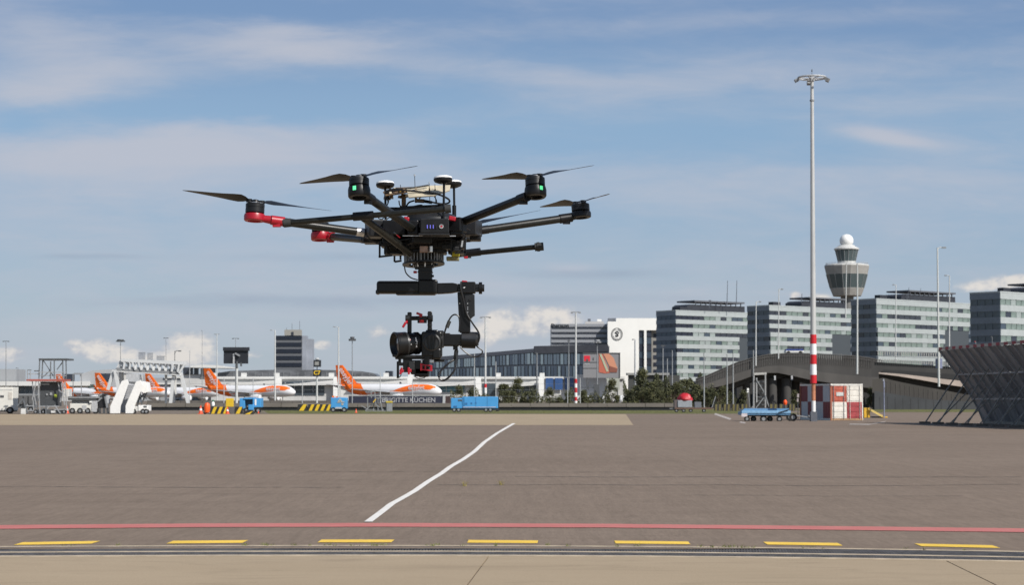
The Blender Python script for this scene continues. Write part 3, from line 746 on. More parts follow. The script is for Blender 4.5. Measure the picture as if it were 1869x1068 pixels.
t.part('wall', mat('far_mid_grey', (.30, .31, .32), .6), (250, 690, 392, 742, 3, 8)); t.part('window', bluepane, (352, 705, 372, 713, 2.7, .3)); t.part('roof_edge', offwhite, (250, 699, 392, 702, 2, 2), (300, 687, 392, 690.5, 2, 2))

# black banded tower block
t = T('office_block', 'dark banded office tower block standing alone behind the aircraft', 'office building', 503, 1010)
t.part('wall', mat('tower_block_grey', (.11, .115, .125), .6, var=.1), (503, 613, 551, 700, 0, 12))
t.part('wall', mat('tower_block_side', (.27, .29, .33), .6, var=.15, scale=.1), (551, 613, 559, 700, .6, 10), (559, 619, 570, 700, 3, 10))
for k, v in enumerate((613, 625.5, 637.5, 650, 662.5)):
    for i in range(6): t.part('window', mat('near_black_glass', (.012, .016, .028), .2), (503.4 + i * 7.9, v, 503.4 + i * 7.9 + 7.7, v + 7.2, -.3, .4))
t.part('roof_plant', mat('plant_beige', (.28, .27, .24), .7), (519, 602, 549, 612.6, 2, 6)); t.part('window', pane_b, (532, 606, 536, 612, 1.6, .5))
mb = MB()
for u, v in ((533, 590), (547, 585), (523, 598)): mb.tube(t.p(u, 602, 4), t.p(u, v, 4), .12, .08, 5)
mb.build('aerial', am, t.root)

# billboard
t = T('billboard', 'large grey billboard with a red square and orange shapes beside the white hotel wall', 'billboard', 1098, 890)
t.part('panel', mat('billboard_grey', (.22, .22, .23), .6), (1064.5, 645, 1131, 690, 0, 1.0))
t.part('frame', dgrey, (1064, 644, 1132, 646, -.2, 1.4), (1130, 644, 1132, 690, -.2, 1.4))
t.part('panel_line', dgrey, (1065, 661, 1092, 662.3, -.12, .1), (1065, 672, 1092, 673, -.12, .1))
t.part('red_square', mat('billboard_red', (.62, .02, .04), .5), (1066, 649.5, 1077, 659.5, -.12, .1))
BPN = [0]
def bp_(pts, rgb):
    BPN[0] += 1; mb = MB(); mb.prism([(t.p(u, v).x, t.p(u, v).z) for u, v in pts], -.1 - .05 * BPN[0], -.02); mb.build('printed_shape', mat('print_%d' % hash(rgb), lin(rgb), .6, var=.08), t.root)
bp_([(1093, 646), (1100, 646), (1113, 681), (1104, 682), (1093, 680)], (180, 98, 78))
bp_([(1101, 646), (1112, 646), (1120, 654), (1127, 673), (1112, 668)], (196, 136, 108))
bp_([(1112, 668), (1127, 673), (1126, 680), (1112, 680)], (128, 78, 64))
bp_([(1094, 646.5), (1098, 646.5), (1111, 678), (1107, 679)], (170, 175, 150))
mb = MB(); mb.prism([(t.p(u, v).x, t.p(u, v).z) for u, v in ((1104, 685), (1112, 680), (1131, 683), (1131, 712), (1119, 716), (1110, 700))], .1, .6); mb.build('printed_shape', mat('print_pale', (.36, .38, .33), .6), t.root)
t.part('logo_notch', dgrey, (1070, 655.5, 1073.5, 659.8, -.2, .06)); t.part('small_mark', dgrey, (1082, 653, 1084, 658, -.12, .1)); t.part('small_print', lgrey, (1067, 664, 1076, 665.2, -.12, .1))
for u in (1070, 1126): t.part('leg', dgrey, (u, 690, u + 2, 738, .2, .6))
# small far domes and boxes in the bushes
t = T('satellite_dome', 'small white ball dome among the bushes left of the hotel foot', 'dome', 1136, 420)
mb = MB(); mb.ball((0, 0, Pt(1136, 730, 420).z), .98, .98, 1.0, 20, 12); mb.build('shell', white, t.root, smooth=True)
mb = MB(); mb.tube((0, 0, 0), (0, 0, .6), .4, .4, 10); mb.build('foot', mgrey, t.root)
t = T('satellite_dome', 'white ball dome half hidden behind a bush below the billboard', 'dome', 1102, 430)
mb = MB(); mb.ball((0, 0, Pt(1102, 728, 430).z), .7, .7, .7, 20, 12); mb.build('shell', white, t.root, smooth=True)
mb = MB(); mb.tube((0, 0, 0), (0, 0, .9), .4, .4, 10); mb.build('foot', mgrey, t.root)
# low link roof at the hotel foot
t = T('shelter', 'low pale flat-roofed canopy at the foot of the hotel above the bushes', 'shelter', 1175, 560)
t.part('roof', mat('canopy_grey', (.25, .25, .24), .6), (1145, 681, 1222, 685, 0, 6)); t.part('wall', mat('canopy_dark', (.05, .052, .05), .8), (1148, 685, 1240, 738, 1, 4))

# ================================================================== viaduct
vdark = mat('viaduct_dark_concrete', (.048, .046, .044), .85, var=.2, scale=.3, dirt=.25, stretch=(1, 1, .2))
vmid = mat('viaduct_concrete', (.070, .066, .062), .85, var=.2, scale=.3, dirt=.2, stretch=(1, 1, .25))
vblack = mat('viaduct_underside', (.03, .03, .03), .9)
t = T('viaduct', 'dark concrete road viaduct with mesh railings and round piers behind the containers', 'viaduct', 1400, 300)
def ribbon(mb, top, bot, th=1.0, u0=None):
    """upright slab; top and bot are lists of (u, v, dy)"""
    n = len(top)
    A = [t.p(*q_) for q_ in top]; B = [t.p(*q_) for q_ in bot]
    for p in B: p.z = max(p.z, 0)
    C_ = [p + Vector((.2 * th, th, 0)) for p in A]; D_ = [p + Vector((.2 * th, th, 0)) for p in B]
    fs = []
    for i in range(n - 1):
        fs += [(i, i + 1, n + i + 1, n + i), (2 * n + i, 3 * n + i, 3 * n + i + 1, 2 * n + i + 1), (i, 2 * n + i, 2 * n + i + 1, i + 1), (n + i, n + i + 1, 3 * n + i + 1, 3 * n + i)]
    fs += [(0, n, 3 * n, 2 * n), (n - 1, 2 * n + n - 1, 3 * n + n - 1, 2 * n - 1)]
    mb.add(A + B + C_ + D_, fs); return mb
prof = [(1270, 692, 702, 712), (1290, 686, 700, 711), (1320, 673, 691, 704), (1345, 662, 682, 697), (1375, 653, 673, 686), (1400, 648, 669, 681), (1420, 646, 668, 681), (1445, 645.5, 670, 686), (1480, 646, 677, 694), (1520, 648, 682, 700), (1560, 650, 686, 706), (1590, 654, 689, 709), (1612, 659, 690, 712)]
def dpt(u): return (u - 1270) * .02 - 2
mb = MB(); ribbon(mb, [(u, a, dpt(u)) for u, a, b, c in prof], [(u, b + .5, dpt(u)) for u, a, b, c in prof], .15); mb.build('parapet', vdark, t.root)
mb = MB(); ribbon(mb, [(u, b, dpt(u) - .4) for u, a, b, c in prof], [(u, c, dpt(u) - .3) for u, a, b, c in prof], 9); mb.build('deck_edge', vmid, t.root)
mb = MB(); ribbon(mb, [(u, c - .5, dpt(u) + 2.2) for u, a, b, c in prof], [(u, c + 9, dpt(u) + 2.2) for u, a, b, c in prof], 7); mb.build('deck_beam', vdark, t.root)
# railing: posts and rails above the parapet
for i in range(len(prof) - 1):
    mb = MB(); a0, a1 = prof[i], prof[i + 1]
    for dv in (0, 4.5): mb.tube(t.p(a0[0], a0[1] - .5 + dv, dpt(a0[0]) - .25), t.p(a1[0], a1[1] - .5 + dv, dpt(a1[0]) - .25), .04, .04, 4)
    n = max(2, int((a1[0] - a0[0]) / 4))
    for k in range(n):
        f_ = k / n; u = a0[0] + (a1[0] - a0[0]) * f_; v = a0[1] + (a1[1] - a0[1]) * f_
        mb.tube(t.p(u, v - 1, dpt(u) - .25), t.p(u, v + 18, dpt(u) - .25), .035, .035, 4)
    mb.build('railing', mat('railing_dark', (.10, .095, .09), .6), t.root)
for u, dy, r_ in ((1302, 3, .55), (1335, 4, .6), (1362, 3, .6), (1409, 3, .8), (1422, 6, .7), (1435, 3.4, .8), (1452, 7, .7), (1500, 4, .7), (1540, 5, .7)):
    mb = MB(); p = t.p(u, 700, dy); mb.tube((p.x, p.y, 0), (p.x, p.y, t.p(u, 700, dy).z + .8), r_, r_, 12); mb.build('pier', vdark, t.root, smooth=True)  # piers coloured dark to stand in for the deck's shade
mb = MB(); t.rect(mb, 1345, 690, 1600, 745, 16, 2); mb.build('shade_backing', vblack, t.root)  # black sheet added as painted shade filling the opening under the deck
for u in (1413, 1444):
    t.part('drain_pipe', lgrey, (u, 686, u + 3, 694, -.6, .3))
# approach wall on the right
t2 = t
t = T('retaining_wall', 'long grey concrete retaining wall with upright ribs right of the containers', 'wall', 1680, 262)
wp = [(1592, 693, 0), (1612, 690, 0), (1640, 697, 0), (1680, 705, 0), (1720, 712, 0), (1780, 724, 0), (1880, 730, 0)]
mb = MB(); ribbon(mb, wp, [(u, 760, 0) for u, v, d in wp], .4); mb.build('wall', mat('shaded_wall_concrete', (.056, .051, .046), .85, var=.2, scale=.4, dirt=.3, stretch=(1, 1, .15)), t.root)  # wall colour darkened to paint it as standing in shade
for k in range(17):
    u = 1618 + k * 8.5; v = 694 + (u - 1612) * .2; mb = MB(); t.rect(mb, u, v + 1, u + .9, 721 + (u - 1612) * .12, -.04, .05); mb.build('rib', mat('rib_concrete', (.068, .062, .056), .8), t.root)
lw = [(1596, 714, -1), (1640, 721, -1), (1700, 730, -1), (1760, 733, -1), (1880, 737, -1)]
mb = MB(); ribbon(mb, lw, [(u, 760, -1) for u, v, d in lw], .8)
mb.build('plinth_wall', mat('blue_grey_concrete', (.050, .053, .058), .85, var=.15, scale=.4, dirt=.2), t.root)
for k in range(12):
    u = 1606 + k * 14; mb = MB(); t.rect(mb, u, 724 + k * 1.0, u + .4, 750, -1.02, .04); mb.build('panel_joint', mat('wall_joint', (.04, .04, .042), .9), t.root)
# ramp: road slab with lit edge and dark parapet behind, white pickets on top
t = T('road_ramp', 'curved road ramp with a sunlit tan edge running behind the leaning blast fence', 'ramp', 1680, 280)
e0 = [(1604, 680, 0), (1640, 682.5, 0), (1680, 687, 0), (1720, 692, 0), (1760, 696, 0), (1800, 699, 0)]
mb = MB(); ribbon(mb, e0, [(u, v + 2.5 + (u - 1604) * .055, -2.0) for u, v, d in e0], 1.0); mb.build('deck_edge', mat('tan_concrete', (.30, .245, .20), .8, var=.12, scale=.4, dirt=.2), t.root)
e1 = [(1604, 682.5, -.6), (1640, 686, -.6), (1680, 693, -.6), (1720, 699, -.6), (1760, 704, -.6), (1800, 708, -.6)]
mb = MB(); ribbon(mb, e1, [(u, v + 16, -.2) for u, v, d in e1], 4); mb.build('deck_beam', vblack, t.root)  # near-black strip paints the parapet's shade above the wall
e2 = [(1590, 661, 6), (1612, 662, 6), (1660, 665, 6), (1720, 669, 6), (1800, 674, 6)]
mb = MB(); ribbon(mb, e2, [(u, v + 26, 6) for u, v, d in e2], .6); mb.build('parapet', vdark, t.root)
e3 = [(1612, 675, 5.5), (1660, 678, 5.5), (1720, 682, 5.5), (1800, 688, 5.5)]
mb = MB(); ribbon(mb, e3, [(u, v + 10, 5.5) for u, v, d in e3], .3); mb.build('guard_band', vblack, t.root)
for rng in ((1602, 1760, 641.5, .03, 5, 7.0), (1602, 1760, 655, .05, 5, 5.6)):
    for k in range(int((rng[1] - rng[0]) / 4.2)):
        u = rng[0] + k * 4.2; v = rng[2] + (u - 1602) * rng[3]
        mb = MB(); t.rect(mb, u, v, u + 1.7, v + rng[4] + 1.5, rng[5], .1); mb.build('picket', mat('pale_picket', (.30, .30, .28), .6), t.root)
mb = MB()
for v0 in (641, 650, 660): mb.beam(t.p(1600, v0, 7.2), t.p(1762, v0 + 6, 7.2), .08, .1)
mb.build('rail', mgrey, t.root)
t = T('road_ramp', 'short picketed guard rail on the viaduct between the striped mast and the tower', 'guard rail', 1515, 296)
for k in range(12): 
    u = 1491 + k * 4; mb = MB(); t.rect(mb, u, 646, u + 1.1, 654 + k * .3, 0, .08); mb.build('picket', mat('dim_picket', (.16, .16, .15), .6), t.root)
mb = MB(); mb.beam(t.p(1488, 645.5), t.p(1540, 649), .08, .1); mb.build('rail', dgrey, t.root)
t.o_ = 0
bpy.data.objects[t.root.name].location.z = 0
t = T('parked_van', 'white van with a blue stripe crossing the viaduct left of the striped mast', 'van', 1450, 308, z=0)
t.o.z = 0
bl = Pt(1435, 650, 308).z
t.part('body', offwhite, (1434, 640, 1467, 644.5, 0, 2), bevel=.1); t.part('side_stripe', mat('deep_blue', (.03, .06, .25), .5), (1435, 637.5, 1466, 640, -.03, 1.9)); 
for u in (1439, 1461):
    mb = MB(); c_ = t.p(u, 645, .1); mb.tube(c_ + Vector((0, -.1, 0)), c_ + Vector((0, .2, 0)), .35, .35, 14); mb.build('wheel', rubber, t.root)
# ================================================================== aircraft
ow = mat('aircraft_white', (.74, .74, .75), .35, var=.03, scale=.3)
oo = mat('aircraft_orange', (.86, .15, .008), .38, var=.03, scale=.3)
belly = mat('aircraft_grey', (.32, .33, .34), .45, var=.06, scale=.3)
def tube_section(mb, xs, n=28, a0=0, a1=360):
    """xs: list of (x, r, zc); closed hull along x"""
    vs = []; fs = []
    k = n + 1 if a1 - a0 < 360 else n
    for x, r, zc in xs:
        for i in range(k):
            t = R(a0 + (a1 - a0) * i / n); vs.append((x, r * math.cos(t), zc + r * math.sin(t)))
    for j in range(len(xs) - 1):
        for i in range(n if a1 - a0 < 360 else n):
            i2 = (i + 1) % k if a1 - a0 >= 360 else i + 1
            fs.append((j * k + i, j * k + i2, (j + 1) * k + i2, (j + 1) * k + i))
    mb.add(vs, fs)
HULL = [(0, .05, 3.45), (.35, .62, 3.5), (1.0, 1.1, 3.6), (2.2, 1.6, 3.78), (3.6, 1.88, 3.9), (5.2, 1.975, 3.95), (24, 1.975, 3.95), (27, 1.85, 4.08), (30, 1.5, 4.4), (33, 1.02, 4.8), (35.5, .6, 5.12), (37.2, .28, 5.35), (37.57, .12, 5.4)]
def hull_at(x):
    for (x0, r0, z0), (x1, r1, z1) in zip(HULL, HULL[1:]):
        if x0 <= x <= x1: t = (x - x0) / (x1 - x0); return r0 + (r1 - r0) * t, z0 + (z1 - z0) * t
    return HULL[-1][1:]
def wing_mesh(mb, root, tip, cr, ct, tr, tt, dxz=None):
    """root, tip: leading-edge points; chords run along +x; thickness along the normal (z for wings, y for fins)"""
    vs = []
    for p, c, t in ((root, cr, tr), (tip, ct, tt)):
        p = Vector(p)
        for fx, fz in ((0, 0), (.15, .5), (.45, .55), (1, .02), (1, -.02), (.45, -.4), (.15, -.42)):
            off = Vector((fx * c, 0, fz * t)) if dxz is None else Vector((fx * c, fz * t, 0))
            vs.append(p + off)
    n = 7
    mb.add(vs, [(i, (i + 1) % n, n + (i + 1) % n, n + i) for i in range(n)] + [tuple(reversed(range(n))), tuple(range(n, 2 * n))]); return mb
def airliner():
    o = thing('airliner', 'x', 'aircraft', (0, 0, 0), 0, 'orange-tailed airliners parked nose to the terminal')
    # the nose is at x = 0 and the tail at x = 37.6; near (camera) side is -y
    mb = MB(); tube_section(mb, HULL); mb.build('fuselage', ow, o, smooth=True)
    # orange forward panel on both sides, proud of the skin
    for sgn in (-1, 1):
        mb = MB(); vs = []; fs = []; nx = 30; na = 8
        for i in range(nx + 1):
            x = 1.6 + 13.4 * i / nx; r, z = hull_at(x); r += .02
            top = 62 if x < 9 else 62 - (x - 9) / 6 * 58
            bot = 6 - max(0, (x - 6)) * 3.2; bot = max(bot, -16)
            if x < 3.2: bot = 6 + (3.2 - x) * 22
            if top < bot: top = bot
            for k in range(na + 1):
                a = R(bot + (top - bot) * k / na); vs.append((x, sgn * r * math.cos(a), z + r * math.sin(a)))
        for i in range(nx):
            for k in range(na): a = i * (na + 1) + k; fs.append((a, a + 1, a + na + 2, a + na + 1))
        mb.add(vs, fs).build('colour_panel', oo, o, smooth=True)
        mb = MB(); vs = []; fs = []
        for i in range(nx + 1):      # thin sweep that runs aft and down
            x = 13 + 15 * i / nx; r, z = hull_at(x); r += .02
            c_ = -4 - (x - 13) * 2.2; hw_ = 5.5 * (1 - i / nx) + 1.5
            for a in (c_ - hw_, c_ + hw_): vs.append((x, sgn * r * math.cos(R(a)), z + r * math.sin(R(a))))
        for i in range(nx): fs.append((2 * i, 2 * i + 1, 2 * i + 3, 2 * i + 2))
        mb.add(vs, fs).build('colour_stripe', oo, o, smooth=True)
    # fin with dorsal fillet and orange tail wrap
    mb = MB(); wing_mesh(mb, (28.6, 0, 5.5), (34.3, 0, 11.76), 7.4, 2.6, .55, .22, 'fin'); mb.add([(26.0, 0, 5.85), (29.6, .2, 6.3), (29.6, -.2, 6.3), (30, 0, 5.6)], [(0, 1, 3), (0, 3, 2), (0, 2, 1)]); mb.build('fin', oo, o)
    mb = MB(); vs = []; fs = []; na = 24; nx = 8      # orange wrap that carries the slope of the fin on down round the hull
    for k in range(na + 1):
        a = -75 + 330 * k / na; low_ = abs(a - 90) / 165
        for i in range(nx + 1):
            xf = 28.0 - 4.2 * low_; xa = 35.2 - 3.6 * low_; x = xf + (xa - xf) * i / nx; r, z = hull_at(x); r += .03
            vs.append((x, r * math.cos(R(a)), z + r * math.sin(R(a))))
    for k in range(na):
        for i in range(nx): j = k * (nx + 1) + i; fs.append((j, j + 1, j + nx + 2, j + nx + 1))
    mb.add(vs, fs).build('tail_band', oo, o, smooth=True)
    # wings, winglets, stabilisers
    for sgn in (-1, 1):
        mb = MB(); wing_mesh(mb, (12.0, sgn * 1.5, 3.0), (21.6, sgn * 16.8, 4.3), 7.2, 1.6, .9, .2); mb.build('wing', belly, o)
        mb = MB(); wing_mesh(mb, (21.6, sgn * 16.8, 4.3), (23.4, sgn * 17.5, 6.7), 1.6, .6, .2, .1, 'fin'); mb.build('winglet', oo if sgn > 0 else dgrey, o)
        mb = MB(); wing_mesh(mb, (32.2, sgn * .5, 5.1), (35.6, sgn * 6.2, 5.7), 3.4, 1.3, .35, .12); mb.build('stabiliser', belly, o)
        mb = MB(); Mx = Matrix.Translation((10.2, sgn * 5.75, 1.75)) @ Matrix.Rotation(math.pi / 2, 4, 'Y')
        mb.lathe([(.9, 0), (1.12, .15), (1.18, 1.2), (1.05, 2.6), (.75, 3.6), (.45, 4.2)], 20, Mx); e_ = mb.build('engine', ow, o, smooth=True)
        mb = MB(); mb.lathe([(.95, -.02), (1.13, .12), (1.13, .5)], 20, Mx, cap=False); mb.build('intake_lip', lgrey, e_)
        mb = MB(); mb.bx(11.6, 14.5, sgn * 5.65, sgn * 5.85, 2.6, 3.3); mb.build('pylon', belly, o)
    for x, y, r_ in ((5.0, 0, .38), (17.8, -3.8, .56), (17.8, 3.8, .56)):
        mb = MB(); mb.tube((x, y, r_), (x, y, 2.6), .12, .14, 8); mb.build('landing_gear_leg', lgrey, o)
        mb = MB(); 
        for s2 in (-.3, .3): mb.tube((x, y + s2 - .16, r_), (x, y + s2 + .16, r_), r_, r_, 16)
        mb.build('wheel', rubber, o)
    mb = MB()
    for k in range(34):
        x = 6.2 + k * .62
        if 10 < k < 13: continue
        mb.box((x, -1.93, 4.55), (.24, .06, .34))
    p = mb.build('cabin_windows', pane_b, o); p['kind'] = 'stuff'
    mb = MB(); mb.add([(1.75, -.75, 4.85), (1.35, -.02, 4.75), (1.95, -.02, 5.22), (2.35, -.75, 5.2), (2.5, -1.35, 4.75), (2.9, -1.3, 5.1), (1.35, .02, 4.75), (1.75, .75, 4.85), (2.35, .75, 5.2), (1.95, .02, 5.22)], [(0, 1, 2, 3), (0, 3, 5, 4), (6, 7, 8, 9)])
    mb.build('cockpit_glass', glass_dark, o)
    mb = MB(); mb.tube((37.45, 0, 5.38), (37.75, 0, 5.42), .13, .1, 10); mb.build('tail_exhaust', dgrey, o)
    mb = MB(); mb.tube((33.4, -.95, 5.0), (33.4, -1.08, 5.0), .62, .6, 18); mb.build('stabiliser_plate', mgrey, o)
    # lettering: seen from the -y side the nose (x=0) must be on the right, handled by the yaw
    Mf = Matrix.Translation((0, 0, 0))
    return o
plane_yaw = 180 - 25 # tail at the left, nose right and away
proto = airliner()
# lettering on the side that faces the camera: local +y side after the half turn
def side_text(o, s_, size, x, z, ry, m, name, y=2.05):
    # local frame: reading direction runs from the tail (high x) to the nose (low x) on the +y side
    Mx = Matrix.Translation((x, y, z)) @ Matrix.Rotation(math.pi, 4, 'Z') @ Matrix.Rotation(R(ry), 4, 'Y') @ UPRIGHT
    return text(s_, size, m, o, Mx, name, .02, bold=.03)
side_text(proto, 'easyJet', 2.3, 33.0, 8.3, 53, ow, 'tail_lettering', .42)
side_text(proto, 'easyJet', 2.0, 7.6, 4.75, 0, ow, 'side_lettering', 2.04)
planes = [(612, 667, 'airliner whose orange tail stands right of the small two-panel sign, the rightmost one'),
          (371, 673, 'airliner with its orange tail left of the big black sign board and nose visible'),
          (264, 682, 'airliner whose orange tail shows under the white truss bridge'),
          (172, 681, 'airliner whose orange tail stands left of the passenger stairs'),
          (101, 683.5, 'airliner at the far left, tail mostly hidden behind the steel work platform')]
for i, (u, v, lb) in enumerate(planes):
    s_ = (727 - v) / 10.16; D = F / s_
    o = proto if i == 0 else copy_tree(proto)
    c, sn = math.cos(R(plane_yaw)), math.sin(R(plane_yaw))
    tl_ = Vector((36.9 * c, 36.9 * sn, 0))
    X = Pt(u, 727, D).x
    o.location = (X - tl_.x, D - tl_.y, 0); o.rotation_euler = (0, 0, R(plane_yaw)); o['label'] = lb
# ================================================================== low walls, barriers, fence
t = T('barrier_wall', 'long low dark barrier wall between the grass strip and the parked aircraft', 'wall', 760, 240)
mb = MB(); x0 = t.p(268, 740).x; x1 = t.p(1248, 740).x
bw = mat('barrier_wall_grey', (.10, .088, .072), .8, var=.2, scale=.6, dirt=.3, stretch=(.3, 1, 1))
for k in range(28):
    a = x0 + (x1 - x0) * k / 28 + .03; b = x0 + (x1 - x0) * (k + 1) / 28 - .03
    mb = MB(); mb.add([(a, -.15, .45), (b, -.15, .45), (b, .35, .95), (a, .35, .95), (a, .6, .95), (b, .6, .95), (b, .6, 0), (a, .6, 0), (a, .15, .42), (b, .15, .42), (a, .15, 0), (b, .15, 0)],
           [(0, 1, 2, 3), (3, 2, 5, 4), (4, 5, 6, 7), (0, 8, 9, 1), (8, 10, 11, 9), (0, 3, 4, 7, 10, 8), (1, 9, 11, 6, 5, 2)])
    mb.build('barrier_section', bw, t.root)
mb = MB(); mb.bx(x0, x1, .05, .14, 0, .40); mb.build('painted_shade_strip', black, t.root)  # solid black strip, painted shade below the overhanging lip

t = T('barrier_wall', 'plain grey-brown screen wall behind the low barrier wall, hiding the wheels of the airliners', 'wall', 450, 330)
for k in range(18): t.part('panel', mat('screen_wall_brown', (.105, .095, .085), .85, var=.2, scale=.4, dirt=.3), (268 + k * 20.5, 731.5, 288 + k * 20.5, 745, 0, .4))
t = T('advertising_trailer', 'dark navy trailer side lettered BRIGITTE KÜCHEN below the rightmost airliner', 'banner', 740, 270)
navy = mat('navy_panel', (.022, .024, .045), .5)
for a, b in ((636, 704), (705, 808)): t.part('panel', navy, (a, 723, b, 738, 0, .4))
t.part('frame', lgrey, (808, 721, 812.5, 740, -.1, .6), (636, 721.6, 808, 722.8, -.05, .5))
t.part('panel', mat('brown_panel', (.05, .03, .03), .5), (813, 723, 822, 738, 0, .3))
text('BRIGITTE KÜCHEN', .92, mat('grey_lettering', (.35, .35, .37), .5), t.root, Matrix.Translation(t.p(746, 731, -.03)) @ UPRIGHT, 'lettering', .01, bold=.012)
mb = MB()
for u in (650, 700, 760, 800): mb.bx(t.p(u, 735).x, t.p(u, 735).x + .15, .1, .3, 0, 1)
mb.build('leg', dgrey, t.root)

stripe_y = mat('hazard_yellow', (.66, .44, .02), .6, var=.12, dirt=.25)
stripe_k = mat('hazard_black', (.02, .02, .02), .6, var=.2)
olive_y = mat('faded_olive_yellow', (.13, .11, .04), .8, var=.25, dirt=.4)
def hazard(u0, u1, v0, v1, n, lb, a, b, slant=.6, grp='black and yellow striped barrier blocks', D=None):
    D = D or 5440 / (v1 - 727)
    t = T('hazard_barrier', lb, 'barrier', (u0 + u1) / 2, D, grp)
    p0, p1 = t.p(u0, v0), t.p(u1, v1); W_ = p1.x - p0.x; H_ = p0.z
    mb = MB(); mb.prism([(p0.x, 0), (p1.x, 0), (p1.x, H_ * .55), (p1.x - .04, H_), (p0.x + .04, H_), (p0.x, H_ * .55)], .02, .55); mb.build('block', b, t.root)
    for k in range(n):
        xa = p0.x + W_ * (k + .15) / n; wd = W_ / n * .5; s2 = W_ / n * slant * .8
        xb = [xa, xa + wd, xa + wd + s2, xa + s2]
        xb = [min(x, p1.x) for x in xb]
        mb = MB(); mb.prism([(xb[0], 0.02), (xb[1], 0.02), (xb[2], H_ - .01), (xb[3], H_ - .01)], -.012, .03); mb.build('stripe', a, t.root)
hazard(384, 416, 743, 756, 3, 'striped black and yellow barrier right of the orange extinguisher trolley', stripe_y, stripe_k)
hazard(428, 442, 743, 756, 1, 'striped barrier with one stripe at the foot of the big sign pole', stripe_y, stripe_k)
hazard(417, 428, 743, 755, 1, 'plain grey concrete block between two striped barriers near the yellow box', mat('barrier_concrete', (.12, .11, .10), .8), mat('barrier_concrete', (.12, .11, .10), .8))
hazard(444, 462, 750, 757, 1, 'low striped ramp lying in front of the blue tug at left', stripe_y, stripe_k, 1.2)
hazard(543, 560, 738.5, 750.5, 1, 'single striped block just right of the nose of the second airliner', stripe_y, stripe_k)
hazard(562, 604, 738.5, 750.5, 4, 'four-striped barrier left of the square blue power unit', stripe_y, stripe_k)
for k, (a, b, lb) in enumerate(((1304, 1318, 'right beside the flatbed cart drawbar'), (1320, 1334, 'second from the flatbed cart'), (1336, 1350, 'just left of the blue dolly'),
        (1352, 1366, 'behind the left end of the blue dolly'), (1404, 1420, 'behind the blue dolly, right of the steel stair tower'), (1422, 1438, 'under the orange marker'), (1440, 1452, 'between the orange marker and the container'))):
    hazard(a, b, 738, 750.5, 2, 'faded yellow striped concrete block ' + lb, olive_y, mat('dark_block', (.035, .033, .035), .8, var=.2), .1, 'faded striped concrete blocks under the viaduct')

def cone(u, v, h, lb):
    D = 5440 / (v - 727); t = T('traffic_cone', lb, 'traffic cone', u, D, 'orange traffic cones')
    mb = MB(); mb.lathe([(h * .24, .04), (h * .06, h)], 16); c_ = mb.build('cone_body', mat('cone_orange', (.72, .09, .03), .5), t.root, smooth=True)
    mb = MB(); mb.lathe([(h * .175, h * .42), (h * .125, h * .66)], 16, cap=False); mb.build('white_band', white, c_)
    mb = MB(); mb.bx(-h * .3, h * .3, -h * .3, h * .3, 0, .05); mb.build('base', mat('cone_orange', (.72, .09, .03), .5), t.root)
cone(366.5, 756, .85, 'orange and white traffic cone left of the orange extinguisher trolley')
cone(415.5, 756, .7, 'orange traffic cone below the yellow box on the sign pole')
cone(122.5, 755.5, .8, 'red and white traffic cone under the left end of the belt loader')
cone(650, 754, .45, 'small orange cone between the square blue unit and the grey stand')
cone(472, 755, .3, 'small low cone right behind the blue tug')
# perimeter fence: thin posts and top wires
t = T('mesh_fence', 'tall thin wire fence on slim posts in front of the aircraft', 'fence', 700, 262)
for u, v in ((346, 640), (409, 690), (462, 690), (552, 694), (621, 690), (643, 690), (694, 680), (753, 694), (866, 645), (905, 660), (1036, 690), (1059, 690)):
    mb = MB(); mb.tube((t.p(u, 700).x, 0, 0), (t.p(u, 700).x, 0, t.p(u, v).z), .06, .05, 6); mb.build('post', lgrey, t.root)
mb = MB()
for z in (t.p(700, 701).z, t.p(700, 712).z, t.p(700, 724).z): mb.tube((t.p(346, 700).x, 0, z), (t.p(1060, 700).x, 0, z), .014, .014, 3)
mb.build('wire', mgrey, t.root)

